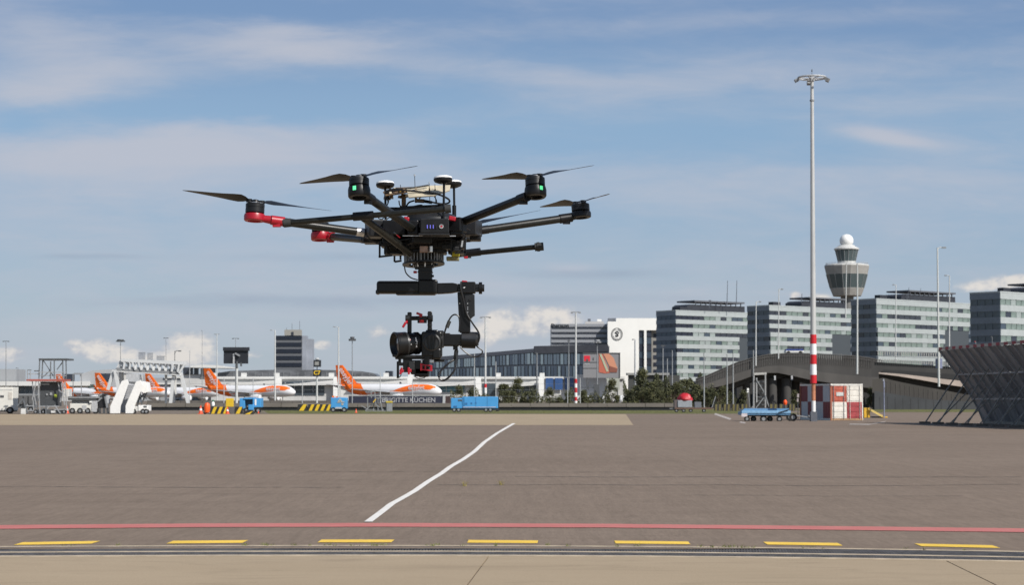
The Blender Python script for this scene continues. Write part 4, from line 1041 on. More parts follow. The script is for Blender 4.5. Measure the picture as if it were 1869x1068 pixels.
# ================================================================== light poles
pole_w = mat('pole_white', (.52, .53, .52), .5, var=.06, scale=.5); pole_g = mat('pole_grey', (.20, .21, .22), .5, var=.1, scale=.5)
def pole(u, v0, D, wpx, head, lb, m=None, base=None, bands=None, hm=None, ub=None, name='light_pole', cat='light pole'):
    m = m or pole_g; hm = hm or dgrey
    t = T(name, lb, cat, ub or u, D, 'apron light poles', z=0 if base is None else Pt(u, base, D).z)
    px = D / F; top = t.p(u, v0); mb = MB(); mb.tube((0, 0, 0), top, wpx * px / 2, wpx * px * .3, 10); mb.build('pole', m, t.root, smooth=True)
    x, z = top.x, top.z
    mb = MB()
    if head[0] == 'flat':
        w_ = head[1] * px; mb.lathe([(w_ * .8, z - .25), (w_ * 1.0, z), (w_ * .9, z + .2)], 16, Matrix.Translation((x, 0, 0))); mb.build('lamp_ring', hm, t.root)
        mb = MB()
        for i in range(6):
            a = i * math.pi / 3 + .3; mb.box((x + math.cos(a) * w_, math.sin(a) * w_, z - .35), (.5, .5, .35))
        mb.build('floodlights', hm, t.root)
    elif head[0] == 'T':
        w_ = head[1] * px; mb.beam((x - w_, 0, z), (x + w_, 0, z), .18, .15); mb.build('cross_arm', hm, t.root)
        for s2 in (-1, 1): mb = MB(); mb.box((x + s2 * w_, -.1, z - .08), (w_ * .55, .5, .24)); mb.build('lamp_head', hm, t.root)
    elif head[0] in ('L', 'Rr'):
        w_ = head[1] * px * (1 if head[0] == 'Rr' else -1)
        mb.path([(x, 0, z - .6), (x + w_ * .1, 0, z - .1), (x + w_ * .4, 0, z + .05), (x + w_, 0, z)], .06, 6); mb.build('arm', m, t.root)
        mb = MB(); mb.box((x + w_, 0, z), (abs(w_) * .6, .35, .18)); mb.build('lamp_head', hm, t.root)
    if bands:
        for k, (va, vb, mm) in enumerate(bands):
            a, b = t.p(u, vb), t.p(u, va); mb = MB(); mb.tube((0, 0, max(a.z, 0)), (0, 0, b.z), wpx * px / 2 + .03, wpx * px / 2 + .03, 12); mb.build('painted_band', mm, t.root, smooth=True)
    return t
pole(11, 623, 560, 1.6, ('T', 4.5), 'grey light pole with a flat T head at the far left edge')
pole(33, 672, 620, 1.2, ('L', 3), 'very short distant pole just right of the far left light pole')
pole(220, 621, 560, 1.6, ('flat', 6.5), 'grey light pole with a dark flat head above the truss bridge')
pole(303, 617, 640, 1.0, ('T', 3.5), 'faint thin pole above the vertical slatted screens')
pole(319, 641, 330, 1.8, ('Rr', 9), 'hooked dark street lamp rising from the white truss bridge', m=dgrey)
pole(369, 604, 640, 1.0, ('L', 1.5), 'very thin pole with a tiny head left of the big cloud edge')
pole(396, 610, 600, 2.2, ('T', 3.5), 'pale light pole just left of the big black sign board', m=pole_w, hm=mgrey)
pole(430, 618, 620, 1.6, ('T', 5), 'distant light pole peeping out above the black sign board')
pole(502, 603, 500, 3.2, ('L', 7), 'white pole against the left edge of the dark office tower block', m=pole_w, hm=mgrey)
pole(618, 597, 480, 3.2, ('L', 8), 'tall pale light pole just right of the rightmost orange tail', m=pole_w, hm=mgrey)
pole(643, 617, 330, 2.0, ('flat', 4), 'grey pole with a small dark head left of the hanging camera')
pole(886, 579, 330, 4.2, ('T', 8), 'white light pole with a T head beside the gimbal cable loop', m=pole_w, hm=mgrey, bands=[(701, 708, red), (708, 718, white)])
pole(1051, 570, 300, 4.4, ('T', 7), 'white light pole with red bands at its foot beside the blue panels', m=pole_w, hm=mgrey, bands=[(692, 700, red), (700, 708, white), (708, 717, red), (717, 725, white), (725, 732, red), (732, 742, white)])
pole(1090, 622, 420, 3.0, ('flat', 5.5), 'light pole with an oval head in front of the billboard', m=pole_g, hm=mgrey)
pole(1159, 620, 330, 4.0, ('L', 4), 'light pole in front of the white hotel wall', m=mat('pole_pale_grey', (.40, .41, .42), .5))
pole(980, 645, 330, 3.4, ('L', 2), 'grey pole with a small round head below the dark terminal roof step')
pole(1038, 622, 420, 2.4, ('T', 2), 'grey pole just left of the white red-footed light pole')
for u, v, lb in ((1210, 631, 'with a T head, leftmost in front of the first glass office block'), (1218, 655, 'second from the left in front of the first glass office block'), (1227, 640, 'third from the left in front of the first glass office block'), (1241, 678, 'short, right of the corner of the first glass office block'), (1258, 690, 'short, above the red tarpaulin')):
    pole(u, v, 360, 2.4, ('T', 3) if u == 1210 else ('L', .8), 'slim grey pole ' + lb, m=mat('pole_mid', (.28, .29, .30), .5))
for u, v, lb in ((1285, 646, 'right of the red tarpaulin cart'), (1327, 648, 'under the viaduct rise, left of a pair'), (1338, 646, 'under the viaduct rise, right of a pair'), (1375, 640, 'left of the steel stair tower')):
    pole(u, v, 255, 2.8, ('L', .7), 'bare grey pole ' + lb, m=mat('pole_mid', (.28, .29, .30), .5))
pole(1380, 551, 290, 2.6, ('Rr', 7), 'pale light pole in front of the second glass office block', m=pole_w, base=668, hm=mgrey)
pole(1421.5, 528, 296, 2.2, ('Rr', 6), 'thin pale light pole rising above the second glass office block', m=pole_w, base=655, hm=mgrey)
pole(1565, 482, 270, 3.8, ('L', .8), 'white pole crossing the right side of the control tower', m=pole_w, base=683)
pole(1545, 482, 420, 2.2, ('L', .8), 'thin pale pole crossing the middle of the control tower', m=pole_w, base=580)
pole(1635.5, 520, 340, 2.2, ('L', 5), 'thin pale pole in front of the wide office block', m=pole_w, base=660, hm=mgrey)
pole(1711, 452, 240, 4.4, ('Rr', 12), 'tall white light pole left of the leaning blast fence', m=pole_w, base=706, ub=1714, hm=mgrey)
pole(1733, 503, 320, 3.0, ('L', 7), 'white pole with a lamp to the left, above the blast fence', m=pole_w, base=690, hm=mgrey)
pole(1781, 624, 300, 1.2, ('L', 1.5), 'tiny red topped mast just above the blast fence', base=700, hm=red)
pole(1811, 615, 420, 1.8, ('L', 2), 'short grey pole above the blast fence at right', base=700)
t = T('sensor_box', 'blue-grey box fixed round the white pole beside the blast fence', 'box', 1714, 240, z=Pt(1714, 674, 240).z)
t.part('case', mat('box_blue_grey', (.20, .22, .33), .5), (1709, 655, 1720, 673, .2, .5), bevel=.03)

# ================================================================== tall floodlight mast
Dm = 128.0
t = T('floodlight_mast', 'very tall floodlight mast with red and white bands above the containers', 'light mast', 1485, Dm)
px = Dm / F
mastm = mat('mast_galvanised', (.47, .47, .46), .5, .15, var=.06, scale=.6)
def mp(v): return t.p(1485 - (760 - v) * .0048, v)
def seg(v0, v1, w0, w1, m, name):
    a, b = mp(v1), mp(v0); mb = MB(); mb.tube((a.x, 0, a.z), (b.x, 0, b.z), w1 * px / 2, w0 * px / 2, 20, caps=False); return mb.build(name, m, t.root, smooth=True)
seg(145, 380, 6.0, 8.4, mastm, 'mast_section'); seg(380, 611, 8.4, 10.6, mastm, 'mast_section')
mr = mat('mast_red', (.52, .012, .02), .45, var=.06, scale=1); mw = mat('mast_white', (.74, .74, .74), .45, var=.05, scale=1)
for a, b, m_ in ((611, 627.5, mr), (627.5, 647.5, mw), (647.5, 665, mr), (665, 684.5, mw), (684.5, 700, mr)):
    seg(a, b, 11.4, 12.0, m_, 'painted_band')
seg(700, 732, 7.6, 7.6, mat('mast_rust_orange', (.42, .17, .09), .7, var=.3, scale=3, dirt=.3), 'painted_band'); seg(732, 752, 7.6, 7.6, mw, 'painted_band')
mb = MB(); mb.bx(-.22, .22, -.1, .4, 0, mp(752).z); mb.build('plinth', mat('plinth_blue_grey', (.10, .11, .13), .8), t.root)
for v, w_ in ((183, 7.5),):
    a = mp(v); mb = MB(); mb.tube((a.x, 0, a.z - .06), (a.x, 0, a.z + .06), w_ * px / 2 + .02, w_ * px / 2 + .02, 16); mb.build('collar', mgrey, t.root)
tp = mp(143)
mb = MB(); mb.tube((tp.x, 0, tp.z), (tp.x, 0, mp(133).z), .03, .02, 6); mb.tube((tp.x, 0, mp(131).z), (tp.x, 0, mp(126).z), .045, .03, 6); mb.build('spike', dgrey, t.root)
rr_ = 25 * px; pts = [(tp.x + rr_ * math.cos(a * math.pi / 12), rr_ * math.sin(a * math.pi / 12), mp(144).z + .1) for a in range(25)]
mb = MB(); mb.path(pts, .07, 6)
for a in range(0, 24, 4): mb.tube((tp.x, 0, tp.z), pts[a], .04, .04, 5)
mb.build('head_ring', lgrey, t.root); mb = MB(); mb.tube((tp.x, 0, mp(148).z), (tp.x, 0, mp(139).z), .17, .17, 12); mb.build('winch_head', lgrey, t.root)
for a in (182, 335, 355, 90):
    c_ = Vector((tp.x + (rr_ + .1) * math.cos(R(a)), (rr_ + .1) * math.sin(R(a)), mp(146).z)); d = Vector((math.cos(R(a)), math.sin(R(a)), -.5)).normalized()
    mb = MB(); mb.beam(c_ - d * .1, c_ + d * .16, .36, .22, up=(0, 0, 1)); f_ = mb.build('floodlight', lgrey if a in (5, 340, 30) else mgrey, t.root)

# ================================================================== containers
cr = mat('container_red_end', (.40, .085, .05), .6, var=.25, scale=3, dirt=.45)
crd = mat('container_dark_red_end', (.30, .04, .045), .6, var=.2, scale=2, dirt=.15)
cw_ = mat('container_white_end', (.64, .61, .55), .6, var=.12, scale=3, dirt=.35)
cm = mat('container_shaded_red', (.16, .03, .035), .6, var=.1); cg = mat('container_shaded_white', (.42, .44, .47), .6, var=.1)
yw = R(12); Lc, Wc, Hc = 6.06, 2.44, 2.62
t = thing('shipping_container', 'shipping container painted in red and white checks at the mast foot', 'container', (Pt(1516, 727, 133).x, 133, 0), yw)
mb = MB(); mb.bx(.06, Wc - .06, .1, Lc - .05, .12, Hc - .05); mb.build('body', cg, t)
# corrugated side in eight painted checks (side at x = 0, runs along y)
for col in range(4):
    for row in range(2):
        ya = Lc * col / 4; yb = Lc * (col + 1) / 4; za = .15 + (Hc - .25) / 2 * row; zb = za + (Hc - .25) / 2
        mb = MB(); n = 5
        vs = []; fs = []
        for i in range(n * 4 + 1):
            ph_ = i % 4; dx_ = (0, 0, .035, .035)[ph_] if i < n * 4 else 0
            y = ya + (yb - ya) * i / (n * 4); vs += [(.02 + dx_, y, za), (.02 + dx_, y, zb)]
        for i in range(n * 4): fs.append((2 * i, 2 * i + 1, 2 * i + 3, 2 * i + 2))
        mb.add(vs, fs); mb.build('side_panel', cm if (col + row) % 2 == 0 else cg, t)
rail = mat('container_rail_white', (.60, .58, .54), .6, dirt=.3)
mb = MB(); mb.bx(-.02, .1, -.1, Lc, Hc - .12, Hc); mb.bx(-.02, .1, 0, Lc, 0, .15); mb.build('rail', rail, t)
for x in (0, Wc - .1):
    for y in (0, Lc - .1): mb = MB(); mb.bx(x - .02 + (0 if x == 0 else .04), x + .1, y - .02, y + .1, .0, Hc + .01); mb.build('corner_post', rail if x else mat('container_post_rust', (.30, .10, .06), .7, dirt=.4), t)
for i, (x0_, x1_) in enumerate(((.08, Wc / 2 - .01), (Wc / 2 + .01, Wc - .08))):
    for row in range(2):
        za = .16 + (Hc - .3) / 2 * row; zb = za + (Hc - .3) / 2
        m_ = [[cw_, cr], [crd, cw_]][i][row]
        mb = MB(); n = 3
        for k in range(n):
            z0 = za + (zb - za) * k / n; z1 = za + (zb - za) * (k + 1) / n
            mb.bx(x0_, x1_, -.01, .06, z0, z1); mb.bx(x0_ + .06, x1_ - .06, -.035, -.01, z0 + .09, z1 - .02)
        d_ = mb.build('door', m_, t)
for x in (.22, .98, Wc - 1.0, Wc - .25):
    mb = MB(); mb.tube((x, -.07, .1), (x, -.07, Hc - .1), .02, .02, 8); l_ = mb.build('lock_rod', mgrey if x < 1 else rail, t)
mb = MB(); mb.bx(.42, .95, -.06, -.035, 1.75, 2.02); mb.build('notice_plate', mat('notice_plate_pale', (.5, .5, .48), .6), t)
mb = MB(); mb.bx(.03, Wc - .03, -.03, .1, Hc - .14, Hc - .01); mb.build('door_header', rail, t)
mb = MB(); mb.bx(.03, Wc - .03, -.03, .1, .02, .14); mb.build('door_sill', mat('rusty_sill', (.36, .22, .12), .8, dirt=.4), t)

# yellow drawbar ramp right of the container
t = T('yellow_chock', 'yellow box and sloping yellow bar right of the container', 'barrier', 1592, 5440 / 36.0)
yb_ = mat('warm_yellow', (.66, .38, .03), .55, var=.12, dirt=.2)
t.part('box', yb_, (1577, 745, 1588, 763, 0, .6), bevel=.03)
mb = MB(); mb.beam(t.p(1586, 747), t.p(1611, 760.5, -.2), .35, .16); mb.build('sloping_bar', mat('pale_yellow', (.74, .55, .18), .5), t.root)
mb = MB(); mb.bx(t.p(1609, 760).x, t.p(1618, 760).x, -.5, .2, 0, t.p(1610, 761).z); mb.build('foot', yb_, t.root, bevel=.03)
mb = MB(); mb.bx(t.p(1588, 760).x, t.p(1610, 760).x, 0, .3, 0, .12); mb.build('base_bar', dgrey, t.root)
pole(1613.5, 694, 150, 2.2, ('L', 1.6), 'thin blue-grey pole with a small head right of the yellow bar', m=mat('pole_blue_grey', (.22, .24, .33), .5), hm=lgrey)

# ================================================================== blast fence (runs away from the camera, leaning over its struts)
t = thing('blast_fence', 'tall dark leaning blast fence with red and cream markers on top and slanted struts', 'blast fence', (0, 0, 0))
bfm = [mat('fence_sheet_a', (.27, .27, .28), .55, .2, var=.25, scale=.7, stretch=(1, 1, .3)), mat('fence_sheet_b', (.20, .20, .215), .55, .2, var=.25, scale=.7, stretch=(1, 1, .3))]
rib_m = mat('fence_rib', (.34, .34, .35), .5, .3); strut_m = mat('fence_strut', (.20, .19, .17), .6, var=.2)
A0, A1 = Vector((27.1, 118.0, 0)), Vector((29.4, 92.0, 0))       # line under the top edge
B0, B1 = Vector((29.9, 118.0, 0)), Vector((32.4, 92.0, 0))       # foot of the sheet
Ht = 4.66; nb = 20
M_red = mat('marker_red', (.26, .02, .028), .6); M_cream = mat('marker_cream', (.40, .36, .31), .6)
def bf(s, h):
    """point on the sheet: s along the fence 0..1, h from foot 0 to top 1 (slightly curved)"""
    a = A0.lerp(A1, s); b = B0.lerp(B1, s); k = h ** 1.25; p = b.lerp(a, k); p.z = Ht * h; return p
for i in range(nb):
    s0, s1 = i / nb, (i + 1) / nb
    for j in range(3):
        h0, h1 = j / 3 + .01, (j + 1) / 3 - .01
        P = [bf(s0 + .002, h0), bf(s1 - .002, h0), bf(s1 - .002, h1), bf(s0 + .002, h1)]
        off = Vector((.10 + .03 * ((i + j) % 2), 0, -.03))
        mb = MB(); mb.add(P + [p + off for p in P], [(0, 1, 2, 3), (4, 7, 6, 5), (0, 4, 5, 1), (1, 5, 6, 2), (2, 6, 7, 3), (3, 7, 4, 0)])
        mb.build('sheet', bfm[(i * 7 + j * 3) % 2], t)
    mb = MB(); pts = [bf(s0, h / 6) + Vector((-.06, 0, 0)) for h in range(7)]
    for a, b in zip(pts, pts[1:]): mb.beam(a, b, .09, .12)
    mb.build('rib', rib_m, t)
    for k in range(2):
        a = bf(s0 + (k) / (2 * nb), 1); b = bf(s0 + (k + 1) / (2 * nb), 1); up = Vector((0, 0, .06))
        mb = MB(); mb.beam(a + up, b + up, .16, .17); mb.build('top_marker', M_cream if k else M_red, t)
    # strut from the ground on the camera-left side up to the sheet, plus a short brace
    if i % 2 == 0: continue
    g0 = A0.lerp(A1, s0) + Vector((-1.5, -.3, 0)); hi = bf(s0, .74)
    mb = MB(); mb.beam(g0, hi, .07, .07); mb.build('strut', strut_m, t)
    mb = MB(); mb.beam(g0 + Vector((.7, 0, 0)), bf(s0, .5), .06, .06); mb.build('brace', strut_m, t)
    mb = MB(); mb.bx(g0.x - .3, g0.x + .35, g0.y - .15, g0.y + .2, 0, .14); mb.build('foot_block', mat('foot_concrete', (.12, .11, .10), .9), t)
for h in (.33, .66):
    mb = MB(); mb.beam(bf(0, h) + Vector((-.1, 0, 0)), bf(1, h) + Vector((-.1, 0, 0)), .04, .08); mb.build('rail', bfm[0], t)
mb = MB(); mb.beam(bf(0, 0) + Vector((0, 0, .08)), bf(1, 0) + Vector((0, 0, .08)), .3, .16); mb.build('base_beam', strut_m, t)
t['label'] = 'tall dark leaning blast fence with red and cream markers along its top, at right'

# ================================================================== small vehicles and equipment
def wheel(mb_parent, c, r, w_, name='wheel'):
    c = Vector(c); mb = MB(); mb.tube(c - Vector((0, w_ / 2, 0)), c + Vector((0, w_ / 2, 0)), r, r, 18); o_ = mb.build(name, rubber, mb_parent)
    mb = MB(); mb.tube(c - Vector((0, w_ / 2 + .01, 0)), c - Vector((0, w_ / 2 - .03, 0)), r * .5, r * .5, 12); mb.build('rim', mgrey, o_); return o_
# blue dolly
D = 5440 / 42.0; t = T('baggage_dolly', 'empty light blue flatbed dolly on small black wheels left of the container', 'dolly', 1402, D)
db = mat('dolly_blue', (.11, .25, .42), .55, var=.1, dirt=.15)
t.part('deck', db, (1352, 752, 1442, 758, -.6, 1.6), bevel=.02)
t.part('side_panel', db, (1358, 746, 1440, 753.5, .9, .08), (1356, 748, 1358.5, 753, -.6, 1.5))
t.part('side_panel', mat('dolly_blue_pale', (.2, .38, .58), .5, dirt=.2), (1354, 749.5, 1443, 754.5, -.66, .07))
t.part('sign_plate', mat('plate_pale', (.55, .5, .52), .5), (1353.5, 755, 1364, 761, -.72, .05))
t.part('chassis', dgrey, (1360, 758, 1440, 760.5, -.4, 1.0))
mb = MB(); 
for i, u in enumerate((1362, 1377, 1392, 1407, 1421)): wheel(t.root, t.p(u, 765) * 1 + Vector((0, .5 if i % 2 else -.4, 0)) , .2 if i != 2 else .25, .14)
wheel(t.root, Vector((t.p(1446, 763).x, -.4, .27)), .27, .16); wheel(t.root, Vector((t.p(1444, 763).x, .5, .27)), .27, .16)
for ch in [o_ for o_ in bpy.data.objects if o_.parent == t.root and o_.name.startswith('wheel')]: pass
mb = MB(); mb.beam(t.p(1440, 757, -.3), t.p(1476, 762, -.3), .08, .08); mb.bx(t.p(1474, 760).x, t.p(1480, 760).x, -.4, -.2, .3, .42); mb.build('drawbar', mgrey, t.root)
mb = MB(); mb.beam(t.p(1421, 753.5, -.72), t.p(1440, 748, -.72), .05, .05); mb.build('prop', black, t.root)
# red tarp cart
D = 5440 / 26.0; t = T('flatbed_cart', 'flatbed cart with a grey crate under a bright red tarpaulin', 'cart', 1262, D)
t.part('deck', mat('cart_wood', (.12, .07, .05), .8, dirt=.3), (1232, 744.5, 1300, 747.5, -.6, 1.6)); t.part('crate', mat('crate_grey', (.26, .28, .31), .6, dirt=.2), (1237, 731, 1263, 744, -.5, 1.4), bevel=.04)
t.part('crate', mat('crate_dark', (.10, .08, .08), .7), (1231, 730, 1237, 745, -.4, 1.3))
t.part('crate', mat('crate_slate', (.12, .13, .15), .7), (1268, 734, 1280, 745, .2, .8), bevel=.03)
mb = MB(); c_ = t.p(1250, 730, .2); n = 24
prof = [(.86, -.1), (.92, .08), (.80, .34), (.55, .62), (.34, .70), (.02, .72)]
vs = []; fs = []; rr = random.Random(2)
for r_, z in prof:
    for i in range(n):
        a = 2 * math.pi * i / n; q_ = r_ * (1 + rr.uniform(-.13, .13)); vs.append((c_.x + q_ * .92 * math.cos(a), c_.y + q_ * .85 * math.sin(a), c_.z + z + rr.uniform(-.04, .04)))
for k in range(len(prof) - 1):
    for i in range(n): fs.append((k * n + i, k * n + (i + 1) % n, (k + 1) * n + (i + 1) % n, (k + 1) * n + i))
mb.add(vs, fs); mb.build('tarpaulin', mat('tarp_red', (.42, .015, .025), .45, var=.15, scale=3, bump=.4), t.root, smooth=True)
for u in (1234, 1247, 1260, 1284): wheel(t.root, Vector((t.p(u, 750).x, -.4, .22)), .22, .2)
mb = MB(); mb.beam(t.p(1222, 746, -.2), t.p(1233, 746, -.2), .08, .08); mb.beam(t.p(1299, 746, -.2), t.p(1306, 724, .4), .06, .06); mb.build('drawbar', mgrey, t.root)
# big blue ground power unit
D = 5440 / 25.5; t = T('ground_power_unit', 'long bright blue ground power unit with black wheels in the middle', 'power unit', 866, D)
gb = mat('unit_blue', (.06, .28, .58), .42, var=.05, scale=.8, dirt=.08)
t.part('body', gb, (823, 727, 843, 746, 0, 2.0), bevel=.05)
t.part('body', gb, (843.5, 724.6, 909, 746, 0, 2.0), bevel=.07)
t.part('skirt', mat('skirt_dark', (.03, .035, .05), .6), (825, 746, 910, 749.5, .1, 1.8)); t.part('trim', mat('pale_stripe', (.45, .42, .45), .5), (845, 743, 905, 744.2, -.03, .05))
t.part('vent', dgrey, (836, 729.5, 844, 732.5, -.03, .05), label='dark notch'); t.part('vent', mat('vent_blue', (.03, .12, .28), .5), (828, 741, 834, 744.5, -.03, .05)); t.part('hatch', mat('hatch_blue', (.03, .14, .34), .5), (849, 735.5, 853, 739, -.03, .05), (859, 735, 862, 738, -.03, .05), (867, 735, 870, 737, -.03, .05))
for u in (846, 847, 868, 889): mb = MB(); t.rect(mb, u, 725.5, u + .5, 745.5, -.02, .05); mb.build('panel_joint', mat('joint_blue', (.02, .10, .24), .5), t.root)
for u in (829, 837, 887, 895): wheel(t.root, Vector((t.p(u, 750).x, .2, .26)), .26, .25)
t.part('tow_hitch', black, (905, 726, 911, 751, .3, .25))
# square blue unit
D = 5440 / 26.0; t = T('ground_power_unit', 'square bright blue power unit seen end-on left of the grey stand', 'power unit', 618, D)
t.part('body', gb, (603.5, 726, 633, 746.5, 0, 1.6), bevel=.06); t.part('skirt', black, (605, 746.5, 632, 752, .15, 1.3)); t.part('plate', lgrey, (612, 743.5, 624, 746.5, -.03, .05))
mb = MB(); rr = random.Random(9)
for _ in range(7):
    p = t.p(rr.uniform(618, 630), rr.uniform(729, 741), -.03); mb.box(p, (rr.uniform(.12, .38), .03, rr.uniform(.05, .2)))
mb.build('sticker', mat('sticker_pale', (.45, .42, .36), .5), t.root); t.part('lamp', orange, (606, 723, 610, 726, .5, .3), (613, 724, 616, 726, .5, .3))
for u in (608, 628): wheel(t.root, Vector((t.p(u, 750).x, .1, .28)), .28, .2)
# blue tug pair at left
D = 5440 / 28.0; t = T('baggage_tug', 'bright blue tug with a dark cab opening beside the big sign pole', 'tug', 457, D)
t.part('body', gb, (437, 727, 447, 747, .2, 1.6), (453, 739, 463, 749, -.2, 2.0), bevel=.05); t.part('body', gb, (461, 727, 476.5, 744, 0, 1.8), bevel=.05)
t.part('cab_roof', gb, (445, 726, 463, 729, .1, 1.7)); t.part('cab_interior', mat('cab_dark', (.05, .10, .15), .6), (446, 729, 461, 741, .7, .9)); t.part('decal', white, (465, 729, 468, 740, -.03, .05)); t.part('mudguard', dgrey, (445, 746, 466, 752, .2, 1.4))
for u in (450, 462, 471): wheel(t.root, Vector((t.p(u, 750).x, .1, .3)), .3, .2)
# grey stand
D = 5440 / 24.5; t = T('service_stand', 'grey steel service stand with a yellow corner right of the square blue unit', 'stand', 690, D)
OFF = [0]
def bars(name, m, lst, w_=.09, dy=0.0):
    for a in lst:
        OFF[0] = (OFF[0] + 37) % 101; q_ = OFF[0] * .0043
        mb = MB(); mb.beam(t.p(a[0], a[1], dy + q_ + (a[4] if len(a) > 4 else 0)), t.p(a[2], a[3], dy + q_ * 1.13 + (a[4] if len(a) > 4 else 0)), w_, w_ * .97); mb.build(name, m, t.root)
bars('bar', mgrey, [(667, 750, 682, 735), (682, 735, 682, 751), (667, 751, 706, 751), (706, 751, 703, 726), (684, 727, 703, 727), (694, 727, 698, 751), (684, 738, 704, 751), (671, 725, 671, 745), (677, 713, 678, 727), (672, 715, 684, 715), (684, 713, 686, 740), (660, 741, 672, 748)], .1)
bars('bar', mgrey, [(670, 748, 708, 748, 1), (690, 751, 690, 727, 1), (703, 727, 709, 735, 1)], .1)
t.part('box', mgrey, (705.5, 735, 715.5, 752, -.1, .7), bevel=.02); t.part('box_lid', mat('lid_yellow', (.5, .38, .04), .6), (704.5, 732.5, 716, 735.5, -.15, .8)); mb = MB(); mb.beam(t.p(681, 735, -.1), t.p(686, 729, -.1), .22, .1); mb.build('corner_pad', yellow, t.root)
# black sign board on pole
D = 5440 / 20.0; t = T('sign_board', 'big black board seen from behind on a white pole', 'sign', 430, D)
bk = mat('board_back', (.018, .02, .026), .5, var=.2, scale=.6)
t.part('board', bk, (408, 640, 452.5, 664, 0, .5), (406.8, 634, 453.8, 640.5, -.3, 1.1))
t.part('bracket', lgrey, (425, 646, 428, 664, -.2, .2)); mb = MB(); mb.beam(t.p(429, 645, -.3), t.p(438, 650, -.3), .25, .25); mb.build('lamp', mgrey, t.root)
mb = MB(); mb.tube((t.p(432, 700).x, 0, 0), (t.p(432, 700).x, 0, t.p(432, 673).z), .2, .17, 14); mb.build('pole', pole_w, t.root, smooth=True)
mb = MB(); mb.tube((t.p(432, 700).x, 0, t.p(432, 674).z), (t.p(432, 700).x, 0, t.p(432, 660).z), .17, .15, 12); mb.beam(t.p(440, 662, -.1), t.p(440, 669, -.1), .25, .2); mb.build('pole_neck', dgrey, t.root)
D2 = 5440 / 26.0; t = T('control_cabinet', 'bright yellow cabinet left of the big sign pole', 'cabinet', 418, D2)
t.part('case', mat('cabinet_yellow', (.64, .42, .02), .5, var=.08), (412, 727.5, 425.5, 743, 0, .6), bevel=.03); t.part('leg', dgrey, (413, 743, 414.5, 754, .1, .1), (423, 743, 424.5, 754, .1, .1)); 
# small two-panel sign
D = 5440 / 20.5; t = T('stand_sign', 'small black two-panel stand sign with a yellow mark on a pale pole', 'sign', 578, D)
t.part('panel', bk, (572, 657.5, 585.5, 670, 0, .5)); t.part('panel', bk, (571, 675, 586, 687, 0, .5)); t.part('face', mat('face_grey', (.25, .25, .24), .5), (574.5, 660.5, 582, 667, -.05, .06))
mb = MB(); mb.ball(t.p(579, 655.5, .2), .3, .2, .2, 10, 6); mb.build('lamp', lgrey, t.root)
text('C7', .78, mat('sign_yellow', (.75, .5, .03), .5), t.root, Matrix.Translation(t.p(578.5, 681, -.03)) @ UPRIGHT, 'lettering', .01, bold=.02)
mb = MB(); mb.tube((0, .25, 0), (0, .25, t.p(578, 688).z), .15, .12, 12); mb.build('pole', pole_w, t.root, smooth=True); mb = MB(); mb.tube((0, .3, t.p(578, 688).z), (0, .3, t.p(578, 668).z), .06, .06, 8); mb.build('pole_neck', dgrey, t.root)
# orange extinguisher trolley and marker
D = 5440 / 29.5; t = T('extinguisher_trolley', 'bright orange wheeled extinguisher right of the tall traffic cone', 'extinguisher', 378, D)
mb = MB(); mb.lathe([(.05, .12), (.26, .2), (.30, .5), (.30, .85), (.22, 1.08), (.06, 1.15)], 18); mb.build('tank', mat('extinguisher_orange', (.80, .10, .012), .4), t.root, smooth=True)
mb = MB(); mb.tube((0, 0, 1.12), (0, 0, 1.22), .05, .04, 8); mb.beam((.2, .1, .1), (.42, .2, 1.1), .04, .04); mb.build('handle', dgrey, t.root); wheel(t.root, (.25, -.05, .16), .16, .08); wheel(t.root, (-.2, .15, .16), .16, .08)
D = 5440 / 26.5; t = T('canister', 'small white canister with a green cap right of the orange extinguisher', 'canister', 389, D)
mb = MB(); mb.lathe([(.17, .75), (.17, 1.1), (.1, 1.2)], 14); mb.build('body', white, t.root, smooth=True); mb = MB(); mb.lathe([(.09, 1.2), (.11, 1.3), (.06, 1.42)], 12); mb.build('cap', mat('dull_green', (.03, .16, .09), .5), t.root); mb = MB(); mb.bx(-.25, .25, -.2, .2, 0, .75); mb.build('base', dgrey, t.root)
t = T('marker_post', 'short post with a rounded bright orange cover behind the blue dolly', 'marker post', 1433, 215)
mb = MB(); mb.lathe([(.13, .82), (.2, .95), (.24, 1.15), (.16, 1.32), (.05, 1.42)], 14); mb.build('cover', mat('hi_vis_orange', (.9, .09, .01), .5, var=.15), t.root, smooth=True); mb = MB(); mb.tube((0, 0, 0), (0, 0, .8), .12, .12, 10); mb.build('post', dgrey, t.root)
# steel stair tower
D = 5440 / 22.0; t = T('stair_tower', 'grey steel stair tower with diagonal braces in front of the viaduct piers', 'stairs', 1388, D)
bars('post', mat('stair_steel', (.30, .30, .30), .5), [(1376, 745, 1376, 683), (1397, 745, 1397, 683), (1381, 735, 1381, 690)], .17)
bars('beam', mat('stair_steel_pale', (.38, .37, .35), .5), [(1375, 683, 1399, 682)], .3)
bars('brace', mgrey, [(1380, 692, 1397, 720), (1376, 740, 1369, 750), (1397, 722, 1404, 745), (1380, 745, 1397, 722)], .12)
for k in range(7): bars('tread', dgrey, [(1382, 697 + k * 7, 1395, 697 + k * 7)], .16, .3)
t = T('bollard_light', 'thin leaning pole with two small white lamps left of the stair tower', 'lamp', 1367, 240)
mb = MB(); mb.beam(t.p(1369, 745), t.p(1366, 716), .07, .07); mb.build('post', mgrey, t.root); t.part('lamp', white, (1363.5, 709, 1367, 713, 0, .2), (1363.5, 714, 1367, 717, 0, .2))
t = T('sign_post', 'small white notice fixed at the left end of the container', 'notice', 1456, 141)
t.part('notice', mat('notice_pale_pink', (.35, .30, .30), .6), (1455, 719, 1458.5, 726, 0, .05), (1454.5, 728, 1457.5, 734, 0, .05)); t.part('post', dgrey, (1456, 735, 1457, 765, .05, .06))
